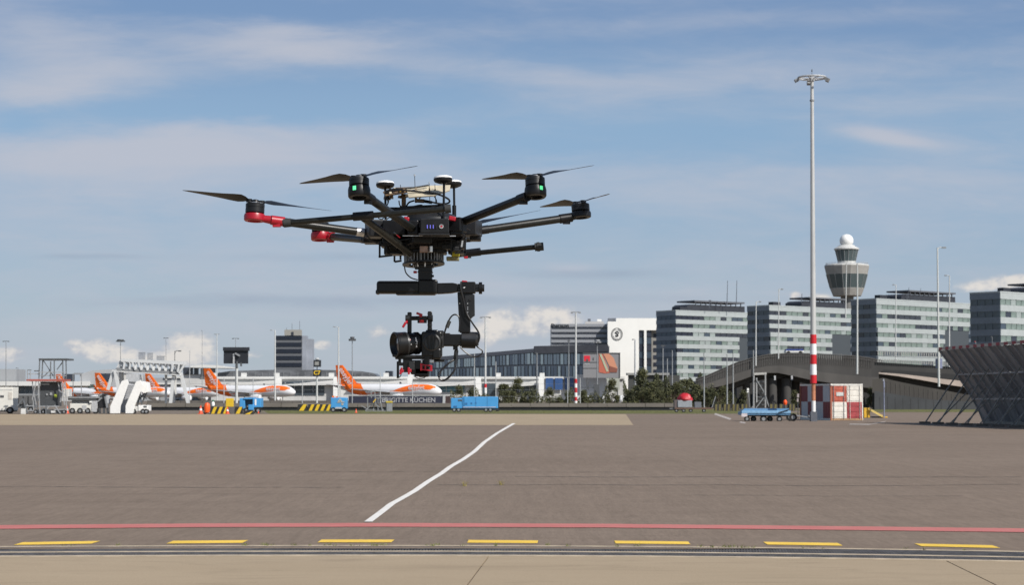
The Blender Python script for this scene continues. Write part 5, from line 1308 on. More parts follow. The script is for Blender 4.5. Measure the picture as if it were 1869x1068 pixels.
# ================================================================== left-hand apron equipment
D = 5440 / 28.5
t = T('service_truck', 'white box truck cut by the left edge of the picture', 'truck', 0, D)
tw = mat('truck_white', (.68, .67, .62), .5, var=.05, dirt=.12)
t.part('box_body', tw, (-60, 707, 23.5, 750, 0, 2.2), bevel=.06); t.part('door', mat('truck_panel', (.55, .52, .47), .5), (15, 716, 22, 729, -.04, .06)); t.part('vent', dgrey, (0, 722, 7, 726, -.03, .05)); t.part('skirt', dgrey, (-60, 750, 14, 752, .1, 2))
t.part('trim', lgrey, (-60, 711.5, 23, 712.5, -.02, .04))
for u in (18, -30): wheel(t.root, Vector((t.p(u, 750).x, .1, .36)), .36, .3)
# steel work platform
D = 5440 / 29.0
t = T('work_platform', 'tall steel work platform with a red deck, roof frame and crossing braces', 'platform', 90, D)
fr = mat('platform_steel', (.14, .15, .16), .5, .2, var=.15); frl = mat('platform_steel_pale', (.34, .35, .36), .5, .2, var=.15)
t.part('roof_beam', dgrey, (70.5, 654.5, 122, 657.5, 0, 3)); 
bars('post', fr, [(72.5, 657, 71, 692), (78, 657, 76.5, 692), (99, 657, 99, 692), (114.5, 657, 115, 692), (120.5, 657, 121, 692), (92.5, 660, 92, 692)], .1)
bars('brace', fr, [(79, 658, 97, 686), (115, 660, 104, 675), (79, 688, 92, 676)], .08)
bars('rail', frl, [(50, 683, 70, 683), (50, 675, 50, 693), (55, 676, 55, 692), (62, 677, 70, 677), (70, 680, 121, 680), (71, 686, 121, 686)], .08)
t.part('rail', fr, (50, 675, 57, 676.5, .2, .1), (62, 676.5, 69.5, 678.5, .2, .2))
t.part('deck', mat('platform_red_deck', (.34, .09, .07), .6, var=.15), (48, 692.5, 118, 696, 0, 2.6))
t.part('enclosure', mat('platform_dark_panel', (.055, .06, .065), .6, var=.2), (73, 697, 106, 742, .8, 1.6)); t.part('plate', frl, (74, 700, 90, 703, .7, .1), (84, 719, 87, 722, .7, .1), (91, 717, 95, 722, .7, .1))
rr = random.Random(4)
bars('leg', frl, [(59, 696, 62, 755), (66, 696, 59, 730), (59, 700, 66, 740), (72, 700, 66, 755), (70, 697, 73, 755), (106, 697, 112, 730), (112, 700, 118, 740), (118, 697, 110, 735), (119, 697, 122, 755), (107, 712, 120, 722)], .085)
bars('lower_frame', frl, [(38, 750, 70, 750), (45, 755, 50, 738), (100, 740, 110, 755), (80, 755, 90, 742), (60, 742, 108, 742), (98, 748, 125, 748), (46, 741, 60, 741)], .09)
bars('lower_frame', fr, [(30, 745, 42, 728), (42, 728, 50, 755), (76, 745, 96, 755), (84, 742, 84, 756)], .14)
t.part('counterweight', dgrey, (66, 748, 112, 756, .2, 1.8)); t.part('wheel_guard', offwhite, (93, 750, 100, 754, -.1, .3), (38, 746, 46, 756, -.1, .3)); t.part('hi_vis_panel', mat('lime_panel', (.35, .42, .04), .6), (99, 720, 104, 726, .6, .1))
for u in (64, 78, 97, 116): wheel(t.root, Vector((t.p(u, 750).x, .3, .22)), .22, .2)
# low grey machines between
t = T('baggage_trailers', 'dark low trailer standing behind the truck and the work platform', 'trailer', 36, 215)
t.part('frame', dgrey, (22, 726, 60, 745, 0, 1.5)); 
for u in (26, 34, 43, 52): t.part('crate', mat('trailer_grey_%d' % (u % 3), (.05 + .05 * (u % 3), .05 + .05 * (u % 3), .055 + .045 * (u % 3)), .7), (u, 722, u + 7, 738, -.2, 1))
for u in (27, 42, 56): wheel(t.root, Vector((t.p(u, 750).x, .1, .3)), .3, .2)
# belt loader
D = 5440 / 28.5
t = T('belt_loader', 'white and grey belt loader between the work platform and the passenger stairs', 'belt loader', 152, D)
t.part('chassis', tw, (127, 737, 172, 752, 0, 1.8), bevel=.06); t.part('belt', dgrey, (124, 724, 176, 731, -.1, 1.6)); t.part('belt_side', frl, (124, 725, 182, 727, -.15, .1)); t.part('under_frame', mgrey, (131, 731, 170, 737, .2, 1.3))
t.part('cab', offwhite, (113, 710, 126, 726, .2, 1.3), bevel=.04); t.part('panel', lgrey, (167, 732, 177, 752, -.05, 1.5), (150, 740, 158, 748, -.04, .1)); t.part('lamp', white, (163, 732.5, 167, 735.5, -.2, .2))
for u in (132, 146, 160, 174): wheel(t.root, Vector((t.p(u, 750).x, .1, .3)), .3, .25)
bars('pole', mgrey, [(133.5, 725, 133.5, 682), (148.5, 725, 148.5, 684)], .07)
# dark generator next to it
t = T('generator_cart', 'dark machine with pipes standing against the left side of the passenger stairs', 'generator', 187, D)
t.part('body', black, (180, 719, 193, 745, .2, 1.2), bevel=.05); bars('pipe', mgrey, [(176, 728, 184, 720), (184, 720, 192, 724), (192, 724, 196, 745), (176, 735, 186, 726)], .18); bars('leg', dgrey, [(182, 745, 182, 756), (190, 745, 190, 756), (196, 740, 197, 756)], .2); t.part('tank', lgrey, (193, 722, 199, 738, 0, .6), bevel=.08)
# passenger stairs: a pair of white clad stair bodies on a truck
D = 5440 / 29.0
t = T('passenger_stairs', 'white passenger stairs truck with two high sloping side panels', 'stairs', 225, D)
stw = mat('stairs_white', (.76, .76, .74), .5, var=.04)
def slab(name, m, pts, dy, th, bev=.02):
    mb = MB(); mb.prism([(t.p(u, v, dy).x, max(0, t.p(u, v, dy).z)) for u, v in pts], dy, dy + th); mb.build(name, m, t.root, bevel=bev)
slab('side_panel', stw, [(201, 755), (201, 742), (222, 696), (232, 693), (235, 700), (220, 742), (219, 755)], -.3, .12)
slab('stair_flight', mat('stairs_grey', (.45, .46, .47), .6), [(219, 754), (219, 742), (223, 728), (234, 700), (244, 702), (236, 724), (231, 740), (231, 754)], 1.0, .2)
slab('side_panel', stw, [(229, 755), (229, 741), (248, 697), (257, 694), (261, 704), (246, 741), (243, 755)], -.9, .12)
slab('landing', stw, [(256, 696), (268, 698), (271, 716), (262, 718), (256, 714)], -.6, 1.6)
t.part('canopy', mat('canopy_pale', (.42, .43, .44), .6), (230, 683, 253, 697, 1.2, .6))
t.part('truck_cab', stw, (252, 740, 270, 751, -.6, 1.8), bevel=.06); t.part('chassis', offwhite, (243, 742, 256, 752, -.5, 1.6), bevel=.04); t.part('cab_window', dgrey, (262, 741, 268, 744, -.64, .06)); bars('strut', dgrey, [(256, 716, 250, 745), (268, 716, 258, 738), (257, 722, 268, 728), (254, 730, 264, 718)], .14)
for u in (246, 263, 269): wheel(t.root, Vector((t.p(u, 750).x, -.5, .26)), .26, .2)
for k in range(14):
    mb = MB(); a = t.p(221 + k * 1.05, 752 - k * 3.7, .8); mb.bx(a.x, a.x + .62, .75, .98, a.z - .05, a.z + .1); mb.build('tread', lgrey, t.root)
# white truss bridge
t = T('truss_bridge', 'white covered steel truss bridge on slanted A-frame legs', 'bridge', 272, 300)
tr = mat('truss_white', (.56, .57, .57), .5, var=.06); trg = mat('truss_grey', (.20, .205, .21), .6)
def bq(name, m, lst, w_, dy=0):
    for a in lst:
        OFF[0] = (OFF[0] + 37) % 101; q_ = OFF[0] * .0061
        mb = MB(); mb.beam(t.p(a[0], a[1], dy + q_), t.p(a[2], a[3], dy + q_ * 1.1), w_, w_ * .97); mb.build(name, m, t.root)
bq('top_chord', tr, [(221, 658, 340, 664)], .45); bq('bottom_chord', trg, [(213, 674, 330, 682)], .5); bq('top_chord', tr, [(221, 657, 338, 662.5)], .4, 3); bq('bottom_chord', trg, [(213, 675, 330, 683)], .4, 3)
bq('end_brace', tr, [(221, 658, 213, 675), (338, 664, 327, 682), (338, 664, 318, 668)], .3)
n = 10
for k in range(n):
    u = 219 + k * 11; v = 659 + k * .55
    bq('diagonal', tr, [(u + 1, v + 1, u + 6.5, v + 15.5), (u + 6.5, v + 15.5, u + 9, v + 1)], .28)
    bq('diagonal', trg, [(u + 3, v + 1, u + 9.5, v + 15)], .2, 3)
    slab('floor_panel', trg, [(u, 668 + k * .7), (u + 10, 668.7 + k * .7), (u + 10, 676 + k * .75), (u, 675.2 + k * .75)], 1.4, .2)
slab('end_panel', tr, [(318, 664), (334, 665), (326, 679), (320, 677)], .6, .3)
slab('walkway', offwhite, [(214, 679), (330, 686), (330, 684.5), (214, 677.5)], -.3, .3)
bq('leg', tr, [(208, 676, 197, 712), (210, 676, 217, 712), (330, 681, 344, 738), (317, 688, 311, 738)], .5); bq('column', offwhite, [(219, 676, 219, 735), (224, 676, 224, 735), (303, 682, 303, 738), (316, 684, 316, 735), (320, 684, 320, 720)], .35, 2)
slab('shed', offwhite, [(226, 682), (254, 684), (254, 735), (226, 735)], 3.5, 3)
# vertical slatted screens behind the bridge
for (u0, u1, v0, v1, lb) in ((253, 266, 643.5, 657, 'slatted grey screen leftmost of three above the truss bridge'), (269, 279.5, 644.5, 657, 'slatted grey screen in the middle of three above the truss bridge'), (286, 301.5, 650, 659, 'low slatted grey screen rightmost of three above the truss bridge')):
    t = T('slatted_screen', lb, 'screen', (u0 + u1) / 2, 520, 'slatted screens on the roof', z=Pt(260, 660, 520).z)
    t.part('frame', mat('screen_frame', (.22, .24, .26), .5), (u0, v0, u1, v0 + .6, 0, .4), (u0, v1 - .3, u1, v1 + 1.5, 0, .4))
    for k in range(int((u1 - u0) / 2)): t.part('slat', mat('screen_slat', (.25, .27, .30), .5), (u0 + k * 2.1, v0 + .6, u0 + k * 2.1 + 1.2, v1, .05, .3))
# service things right of centre, in the bushes
t = T('kiosk', 'dark rectangular control kiosk below the billboard', 'kiosk', 1092, 330)
t.part('case', dgrey, (1084, 702, 1094, 742, 0, .8)); t.part('arm', dgrey, (1058, 707, 1084, 708.5, .2, .2), (1073, 697, 1075, 712, .1, .2))

# ================================================================== bushes and small trees
leafm = []
for k, c in enumerate(((.072, .075, .028), (.100, .100, .040), (.048, .054, .022))):
    leafm.append(mat('leaf_%s' % ('green', 'light_green', 'dark_green')[k], c, .75, var=.35, scale=.8))
barkm = mat('bark', (.08, .06, .045), .9, var=.3, scale=4)
def bush_meshes(seed, w_, h, nleaf, tall):
    rr = random.Random(seed); mbs = [MB(), MB(), MB()]; wood = MB()
    wood.tube((0, 0, 0), (rr.uniform(-.2, .2), 0, h * .6), .07, .03, 6)
    clumps = []
    for _ in range(int(16 + w_ * 4)):
        a = rr.uniform(0, 6.28); r_ = w_ * .5 * math.sqrt(rr.random()); z = h * (.12 + .82 * rr.random() ** .8)
        k = 1 - (z / h) ** 2 * (.85 if tall else .5)
        clumps.append((Vector((math.cos(a) * r_ * k, math.sin(a) * r_ * k * .7, z)), rr.uniform(.25, .6) * (h / 4) ** .5))
    for c_, r_ in clumps[:9]: wood.tube((0, 0, h * .15), c_, .035, .012, 4)
    for i in range(nleaf):
        c_, r_ = rr.choice(clumps); d = Vector((rr.gauss(0, 1), rr.gauss(0, 1), rr.gauss(0, 1))).normalized() * r_ * rr.uniform(.5, 1.15)
        p = c_ + d; p.z = max(p.z, .05); s2 = rr.uniform(.07, .16)
        ax = Vector((rr.uniform(-1, 1), rr.uniform(-1, 1), rr.uniform(-.6, 1))).normalized(); bx_ = ax.cross(Vector((rr.uniform(-1, 1), rr.uniform(-1, 1), rr.uniform(-1, 1)))).normalized()
        mb = mbs[hash((round(c_.x * 10), round(c_.z * 10))) % 3 if rr.random() < .7 else rr.randrange(3)]
        mb.add([p - ax * s2, p + bx_ * s2 * .5, p + ax * s2, p - bx_ * s2 * .5], [(0, 1, 2, 3)])
    return [m.mesh('crown', leafm[i]) for i, m in enumerate(mbs)], wood.mesh('trunk', barkm)
kinds = [bush_meshes(1, 3.6, 3.2, 2600, False), bush_meshes(2, 2.6, 4.6, 2600, True), bush_meshes(3, 4.6, 3.6, 3400, False), bush_meshes(4, 2.0, 3.6, 1800, True)]
def bush(u, D, sc_, kind, lb, sz=1.0):
    t = T('tree' if kind in (1, 3) else 'bush', lb, 'tree' if kind in (1, 3) else 'bush', u, D, 'bushes and young trees along the fence')
    cs, wd = kinds[kind]
    for c_ in cs: o_ = bpy.data.objects.new('crown', c_); COL.objects.link(o_); o_.parent = t.root; o_.scale = (sc_, sc_, sc_ * sz)
    o_ = bpy.data.objects.new('trunk', wd); COL.objects.link(o_); o_.parent = t.root; o_.scale = (sc_, sc_, sc_ * sz)
    t.root.rotation_euler.z = (u * 7.3) % 6.28
blist = [(838, 285, .75, 1, 'slim young tree behind the left end of the long blue power unit'), (861, 290, .9, 3, 'slim young tree behind the middle of the long blue power unit'),
 (880, 295, .7, 0, 'low bush behind the long blue power unit'), (922, 280, 1.0, 2, 'broad bush right of the long blue power unit'), (945, 290, 1.0, 1, 'young tree right of the broad bush near the blue power unit'),
 (966, 285, .9, 0, 'bush left of the pale bridge legs'), (1004, 290, .7, 1, 'small tree below the left blue panel'), (1018, 285, .6, 0, 'low bush below the blue panels'), (1036, 290, .75, 3, 'slim tree just left of the red banded pole foot'),
 (1066, 280, .8, 3, 'slim tree right of the red banded pole'), (1076, 285, .7, 0, 'low bush right of the red banded pole'), (1117, 285, .95, 1, 'pointed young tree between the two white domes'),
 (1157, 300, 1.0, 2, 'broad bush in front of the pole below the white hotel wall'), (1172, 290, 1.3, 1, 'tallest tree below the white hotel wall'), (1190, 285, 1.1, 2, 'wide bush below the dark hotel windows'),
 (1210, 290, .9, 0, 'bush left of the red tarpaulin cart'), (1226, 300, 1.1, 2, 'bush behind the left end of the red tarpaulin cart'), (1245, 320, 1.3, 2, 'bush behind the red tarpaulin'), (1270, 290, 1.0, 2, 'bush right of the red tarpaulin'),
 (1292, 285, 1.1, 0, 'bush below the left end of the viaduct'), (1312, 280, .9, 2, 'bush under the rising viaduct'), (1330, 290, .8, 0, 'small bush between two bare poles under the viaduct'),
 (1357, 290, .8, 3, 'thin tree in the shade left of the stair tower'), (1450, 300, .8, 3, 'thin tree in the shade behind the container end'), (1590, 290, .9, 3, 'small bright tree seen through the opening right of the container')]
for i, (u, D, s2, k, lb) in enumerate(blist): bush(u, D, s2, k, lb)
rr = random.Random(12)
extra = ['behind the left part', 'behind the middle part', 'behind the right part']
t = T('hedge', 'ragged green hedge running behind the barrier wall below the hotel', 'hedge', 1200, 330)
mb = [MB(), MB()]
for i in range(15000):
    u = rr.uniform(1138, 1345); x = t.p(u, 727).x; hh = 2.6 + 1.3 * math.sin(u * .09) + .9 * math.sin(u * .31 + 1) + (1.2 if u > 1170 else 0)
    z = max(.05, hh * (1 - rr.random() ** 1.7)); p = Vector((x, rr.uniform(-1.5, 1.5), z + rr.uniform(-.3, .3))); s2 = rr.uniform(.1, .22)
    ax = Vector((rr.uniform(-1, 1), rr.uniform(-1, 1), rr.uniform(-1, 1))).normalized(); b_ = ax.cross(Vector((rr.uniform(-1, 1), rr.uniform(-1, 1), rr.uniform(-1, 1)))).normalized()
    mb[i % 2].add([p - ax * s2, p + b_ * s2 * .5, p + ax * s2, p - b_ * s2 * .5], [(0, 1, 2, 3)])
mb[0].build('foliage', leafm[0], t.root); mb[1].build('foliage', leafm[2], t.root)
t = T('hedge', 'low scrubby hedge behind the long blue power unit and the pale bridge legs', 'hedge', 930, 330)
mb = [MB(), MB()]
for i in range(9000):
    u = rr.uniform(822, 1130); x = t.p(u, 727).x; hh = 1.7 + .8 * math.sin(u * .11) + .9 * math.sin(u * .29 + 1) 
    if hh < .6: hh = .6
    z = max(.05, hh * (1 - rr.random() ** 1.5)); p = Vector((x, rr.uniform(-1.5, 1.5), z + rr.uniform(-.2, .3))); s2 = rr.uniform(.1, .2)
    ax = Vector((rr.uniform(-1, 1), rr.uniform(-1, 1), rr.uniform(-1, 1))).normalized(); b_ = ax.cross(Vector((rr.uniform(-1, 1), rr.uniform(-1, 1), rr.uniform(-1, 1)))).normalized()
    mb[i % 2].add([p - ax * s2, p + b_ * s2 * .5, p + ax * s2, p - b_ * s2 * .5], [(0, 1, 2, 3)])
mb[0].build('foliage', leafm[1], t.root); mb[1].build('foliage', leafm[2], t.root)
# ================================================================== hexacopter
D0 = 6.5
ROOT = Pt(778, 485, D0)
dr = thing('hexacopter', 'black six-rotor drone with two red motor mounts and white antenna discs, hovering above the apron', 'drone', ROOT)
carbon = mat('carbon_tube', (.012, .0125, .011), .36, var=.25, scale=60, stretch=(1, 1, 1), spec=.36)
plast = mat('drone_plastic', (.007, .007, .008), .38, var=.2, scale=30, spec=.28)
plast2 = mat('drone_dark_grey', (.010, .0105, .012), .4, var=.2, scale=30, spec=.3)
plast3 = mat('drone_charcoal', (.018, .019, .022), .45, var=.15, scale=20, spec=.3)
dred = mat('anodised_red', (.34, .006, .018), .38, var=.1, scale=20)
silver = mat('bright_metal', (.55, .55, .56), .3, .7, var=.15, scale=60)
rubb = mat('soft_rubber', (.025, .026, .025), .75, var=.2, scale=30)
disc = mat('antenna_white', (.80, .80, .80), .35, var=.03)
board = mat('board_cream', (.50, .44, .32), .6, var=.15, scale=12)
brown = mat('board_brown', (.16, .10, .05), .6, var=.5, scale=60)
blade = mat('blade_carbon', (.009, .009, .010), .4, var=.15, scale=20, spec=.35)
cable = mat('cable_black', (.015, .015, .016), .4, var=.1)
lgreen = mat('green_led', (.1, .6, .3), .4, emit=(.12, .85, .32, .75))
lblue = mat('violet_led', (.1, .1, .5), .4, emit=(.22, .2, .8, .35))
def d(u, v, dy=0.0): return Pt(u, v, D0 + dy) - ROOT
def pm(dy=0.0): return (D0 + dy) / F
def dbox(name, m, u0, v0, u1, v1, dy, th, parent=None, yaw=0.0, bev=.002, roll=0.0, label=None, par_o=None):
    a, b = d(u0, v1, dy), d(u1, v0, dy); c = (a + b) / 2
    mb = MB(); mb.box((0, 0, 0), (abs(b.x - a.x) / max(.3, math.cos(yaw)) - (th * abs(math.sin(yaw)) if yaw else 0), th, abs(b.z - a.z)))
    o = mb.build(name, m, parent or dr, bevel=bev, label=label); o.location = c - (par_o or Vector((0, 0, 0))); o.rotation_euler = (0, roll, yaw); return o
def dtube(name, m, pts, r, parent=None, n=14, smooth=True, r1=None):
    mb = MB(); P = [d(*p) for p in pts]
    if len(P) == 2: mb.tube(P[0], P[1], r, r1 if r1 else r, n)
    else: mb.path(P, r, max(6, n // 2))
    return mb.build(name, m, parent or dr, smooth=smooth)
def spline(pts, k=8):
    """Catmull-Rom through (u, v, dy) points"""
    out = []; P = [Vector(p if len(p) == 3 else (*p, 0)) for p in pts]; P = [P[0] * 2 - P[1]] + P + [P[-1] * 2 - P[-2]]
    for i in range(1, len(P) - 2):
        for j in range(k):
            t_ = j / k; a, b, c, e = P[i - 1:i + 3]
            out.append(tuple(.5 * ((2 * b) + (c - a) * t_ + (2 * a - 5 * b + 4 * c - e) * t_ * t_ + (3 * b - a - 3 * c + e) * t_ ** 3)))
    out.append(tuple(P[-2])); return out
def dcable(pts, r=.0022, name='cable', m=None, parent=None): return dtube(name, m or cable, spline(pts), r, parent, 12)

Rt = Matrix.Rotation(R(-5), 4, 'X') @ Matrix.Rotation(R(-2), 4, 'Y')      # the drone leans a little away from the camera
# motors: (u, v of hub top, v of motor bottom, v of mount bottom, dy, mount colour, led side)
MOT = [(465, 368, 390, 404, -.137, dred, None, Matrix.Rotation(R(4), 4, 'Y')), (655.5, 322, 341, 362, -.545, plast, (-.35, 'g'), Matrix.Rotation(R(-7), 4, 'X')), (977, 321, 341, 361, -.407, plast, (.55, 'g'), Matrix.Rotation(R(-7), 4, 'X')),
       (1060, 370, 386, 398, .137, plast, None, Matrix.Rotation(R(-2), 4, 'Y')), (850, 412, 428, 440, .545, plast, None, Matrix.Identity(4)), (585, 404, 424, 439, .407, dred, None, Matrix.Identity(4))]
TIPS = [((334, 347, -.22), (604, 385, -.05)), ((545, 335, -.37), (764, 303, -.73)), ((878, 327, -.22), (1086, 302, -.59)), ((984, 378, .32), (1114, 354, -.04)), ((722, 430, .60), (987, 384, .49)), ((572, 410, .66), (598, 399, .15))]
def propeller(parent, hub, tip, m, flip=1):
    """one blade from the hub to the tip: chord, twist and a thin aerofoil section"""
    ax = (tip - hub); L_ = ax.length; ax.normalize(); side = Vector((0, 0, 1)).cross(ax).normalized() * flip; up = ax.cross(side).normalized()
    if up.z < 0: up = -up
    st = [(.00, .018, .0045, 0), (.07, .020, .0045, 8), (.13, .034, .004, 26), (.20, .050, .0035, 24), (.30, .053, .003, 19), (.45, .045, .0026, 15), (.62, .036, .0022, 12), (.80, .027, .0018, 9), (.93, .018, .0014, 7), (1.0, .006, .001, 6)]
    vs = []; fs = []
    for f_, ch, th, tw in st:
        a = R(tw); c_ = hub + ax * (L_ * f_) + up * (.010 * math.sin(f_ * 1.6) * 0) - side * (.006 * f_)
        s2 = side * math.cos(a) + up * math.sin(a); n2 = up * math.cos(a) - side * math.sin(a)
        for x, z in ((-.38, 0), (-.15, .9), (.2, .8), (.62, .1), (.2, -.5), (-.15, -.6)): vs.append(c_ + s2 * (ch * x) + n2 * (th * z * .5))
    for k in range(len(st) - 1):
        for i in range(6): fs.append((k * 6 + i, k * 6 + (i + 1) % 6, (k + 1) * 6 + (i + 1) % 6, (k + 1) * 6 + i))
    fs += [tuple(reversed(range(6))), tuple(range(54, 60))]
    mb = MB(); mb.add(vs, fs); return mb.build('blade', blade, parent, smooth=True)
for (u, vt, vm, vb, dy, mm, led, tilt), (tl_, tr_) in zip(MOT, TIPS):
    c_ = d(u, vm, dy); s = pm(dy); hm_ = (vm - vt) * s; hb_ = (vb - vm) * s; rad = .0325
    B = Matrix.Translation(c_) @ Rt @ tilt
    mb = MB(); mb.lathe([(rad * .9, .001), (rad, .003), (rad, hm_ * .42), (rad * .965, hm_ * .44), (rad * .965, hm_ * .50), (rad, hm_ * .52), (rad, hm_ * .78), (rad * .93, hm_ * .84)], 36, B)
    mo = mb.build('motor', plast2, dr, smooth=True)
    mb = MB()                                     # spoked top and hub
    for k in range(6):
        a = k * math.pi / 3; mb.add([B @ Vector((math.cos(a + e) * r_, math.sin(a + e) * r_, z)) for r_, z in ((.012, hm_ * .98), (rad * .95, hm_ * .86)) for e in (-.16, .16)] +
            [B @ Vector((math.cos(a + e) * r_, math.sin(a + e) * r_, z - .004)) for r_, z in ((.012, hm_ * .98), (rad * .95, hm_ * .86)) for e in (-.16, .16)], [(0, 1, 3, 2), (4, 6, 7, 5), (0, 2, 6, 4), (1, 5, 7, 3)])
    mb.lathe([(.013, hm_ * .6), (.015, hm_), (.012, hm_ * 1.15), (.006, hm_ * 1.2)], 20, B)
    mb.build('motor_hub', plast, mo, smooth=True)
    mb = MB(); mb.lathe([(rad * .80, hm_ * .80), (rad * .80, hm_ * .9), (rad * .74, hm_ * .9)], 30, B, cap=False); mb.build('copper_ring', silver, mo)
    mb = MB(); hub = B @ Vector((0, 0, hm_ * 1.05))
    pr = None
    for k, tp_ in enumerate((tl_, tr_)):
        T_ = d(*tp_); ax = (T_ - hub).normalized(); propeller(mo, hub + ax * .008, T_, blade, 1 if k else 1)
        mb = MB(); mb.tube(hub + Vector((0, 0, -.006)) + ax * .022, hub + Vector((0, 0, .005)) + ax * .022, .011, .010, 14); mb.build('blade_clamp', plast, mo, smooth=True)
    # mount under the motor
    mb = MB(); rb = rad * 1.1; mb.lathe([(rb * .62, -hb_ * .78), (rb * .64, -hb_), (rb * .92, -hb_), (rb, -hb_ * .88), (rb * 1.02, -hb_ * .35), (rb * .96, -.002), (rb * .6, 0)], 36, B, cap=True)
    mt = mb.build('motor_mount', mm, dr, smooth=True, label='red motor mount' if mm is dred else None)
    mb = MB(); mb.lathe([(.001, -hb_ * .72), (rb * .62, -hb_ * .74)], 24, B, cap=False); mb.build('vent_plate', plast, mt)
    if led:
        a0 = -math.pi / 2 + led[0]; mb = MB(); vs = []; fs = []
        for i in range(6):
            a = a0 + (i - 2.5) * .062
            for z in (-hb_ * .58, -hb_ * .2): vs.append(B @ Vector((math.cos(a) * rb * 1.035, math.sin(a) * rb * 1.035, z)))
        for i in range(5): fs.append((2 * i, 2 * i + 2, 2 * i + 3, 2 * i + 1))
        mb.add(vs, fs); mb.build('status_light', lgreen, mt)
# arms
ARM = [((505, 403, -.13), (668, 425, -.03)), ((672, 360, -.51), (776, 434, -.10)), ((956, 361, -.40), (834, 409, -.10)), ((1034, 398, .13), (874, 421, .04)), ((842, 437, .50), (800, 430, .06)), ((603, 432, .39), (668, 437, .10))]
for k, (a, b) in enumerate(ARM):
    ar = dtube('arm', carbon, [a, b], .0140, n=24)
    # clamp between mount and tube
    A, Bv = d(*a), d(*b); dirv = (Bv - A).normalized(); mt_ = MOT[k]; c_ = d(mt_[0], (mt_[2] + mt_[3]) / 2, mt_[4])
    mb = MB(); mb.tube(c_ + (A - c_) * .35, A - dirv * -.004, .012, .0165, 16); mb.tube(A - dirv * .020, A + dirv * .026, .0165, .0168, 20)
    mb.box(A + Vector((0, 0, -.0165)), (.026, .02, .010)); mb.build('arm_clamp', mt_[5], dr, smooth=True, label='red arm clamp' if mt_[5] is dred else None)
    mb = MB(); mb.tube(Bv - dirv * .035, Bv - dirv * .008, .0152, .0152, 24); mb.build('arm_sleeve', silver if k in (0,) else plast2, ar, smooth=True)
# hinge blocks of the body
for (u0, v0, u1, v1, dy, th, yaw, m_) in ((664, 403, 706, 434, -.06, .10, .25, plast2), (664, 427, 700, 445, .08, .09, 0, plast), (840, 402, 880, 431, -.02, .10, -.2, plast3), (742, 416, 790, 446, -.13, .08, .3, plast), (818, 398, 852, 424, -.15, .07, -.3, plast),
                                   (858, 428, 878, 440, .02, .07, 0, plast), (700, 410, 745, 440, .05, .12, 0, plast), (820, 405, 850, 440, .06, .12, 0, plast)):
    dbox('hinge_block', m_, u0, v0, u1, v1, dy, th, yaw=yaw, bev=.004)
# body plates and cover
for v_, r_ in ((430, .150), (447, .140)):
    c_ = d(772, v_, 0); mb = MB(); mb.lathe([(r_, -.0016), (r_, .0016)], 12, Matrix.Translation(c_) @ Rt @ Matrix.Rotation(.26, 4, 'Z')); mb.build('body_plate', plast2, dr)
c_ = d(786, 405, 0); mb = MB(); mb.lathe([(.105, -.012), (.104, 0), (.085, .018), (.05, .030), (.001, .034)], 36, Matrix.Translation(c_) @ Rt); mb.build('top_cover', plast3, dr, smooth=True)
dbox('body_core', plast, 715, 404, 850, 446, .02, .17, bev=.006)
for u0, u1, dy in ((700, 742, -.10), (745, 765, -.16), (822, 846, -.13)): dbox('battery_pack', plast, u0, 404, u1, 431, dy, .09, bev=.004)
bt = dbox('battery_pack', plast2, 765.5, 401.5, 820.5, 428, -.215, .11, bev=.003, yaw=R(3), label='front battery pack with a round button')
po = bt.location.copy()
for k, m_ in enumerate((lblue, lblue, lblue, plast3)): dbox('indicator_light', m_, 777.6 + k * 5.4, 410.5, 779.1 + k * 5.4, 417, -.2725, .003, bt, bev=0, par_o=po)
bc = d(804, 413.2, -.272) - po
mb = MB(); mb.lathe([(.0072, -.001), (.0074, .0015), (.0052, .0015), (.0052, .0005)], 24, Matrix.Translation(bc) @ Matrix.Rotation(math.pi / 2, 4, 'X')); mb.build('power_button', silver, bt, smooth=True)
mb = MB(); mb.lathe([(.0036, 0), (.0036, .0025)], 16, Matrix.Translation(bc) @ Matrix.Rotation(math.pi / 2, 4, 'X')); mb.build('button_centre', dred, bt)
dbox('battery_rim', plast3, 765, 428, 821, 431, -.22, .10, bev=.001)
dbox('body_edge', silver, 735, 430.2, 772, 431.0, -.24, .01, bev=0); dbox('body_edge', silver, 818, 430.2, 832, 431.6, -.2, .01, bev=0)
for u0, v0, u1, v1, dy in ((737, 396, 747, 404, -.2), (819, 395, 832, 403, -.19)):
    dbox('lock_lever', dred, u0, v0, u1, v1, dy, .02, roll=.2, bev=.003)
# electronics tray under the plates
rr = random.Random(21)
for _ in range(34):
    u = rr.uniform(704, 848); v = rr.uniform(434, 462); w_ = rr.uniform(6, 24); h_ = rr.uniform(4, 11)
    if v + h_ > 466: continue
    k_ = 1 - abs(u - 776) / 150
    if v > 440 + 26 * k_ * 1.2: continue
    dbox('electronics_box', rr.choice((plast, plast, plast2, plast3)), u - w_ / 2, v - h_ / 2, u + w_ / 2, v + h_ / 2, rr.uniform(-.10, .09), rr.uniform(.02, .06), yaw=rr.uniform(-.3, .3), bev=.002)
dbox('electronics_tray', plast, 712, 432, 846, 457, .0, .13, bev=.004); dbox('electronics_box', plast, 696, 440, 730, 452, -.02, .08, bev=.003); dbox('electronics_box', plast, 702, 453, 734, 466, .0, .08, bev=.003); dbox('electronics_box', plast2, 712, 461, 728, 464, -.05, .02, bev=.001); dbox('electronics_box', plast, 822, 440, 848, 455, -.02, .08, bev=.003); dbox('electronics_box', plast, 818, 456, 846, 464, .02, .05, bev=.003); dbox('electronics_tray', plast, 735, 455, 815, 464, 0, .11, bev=.004)
dbox('connector', mat('connector_copper', (.30, .20, .16), .35, .4, var=.3, scale=60), 766, 449, 781, 461, -.12, .02, bev=.002); dbox('connector', silver, 781, 449, 790, 461, -.125, .02, yaw=.4, bev=.002)
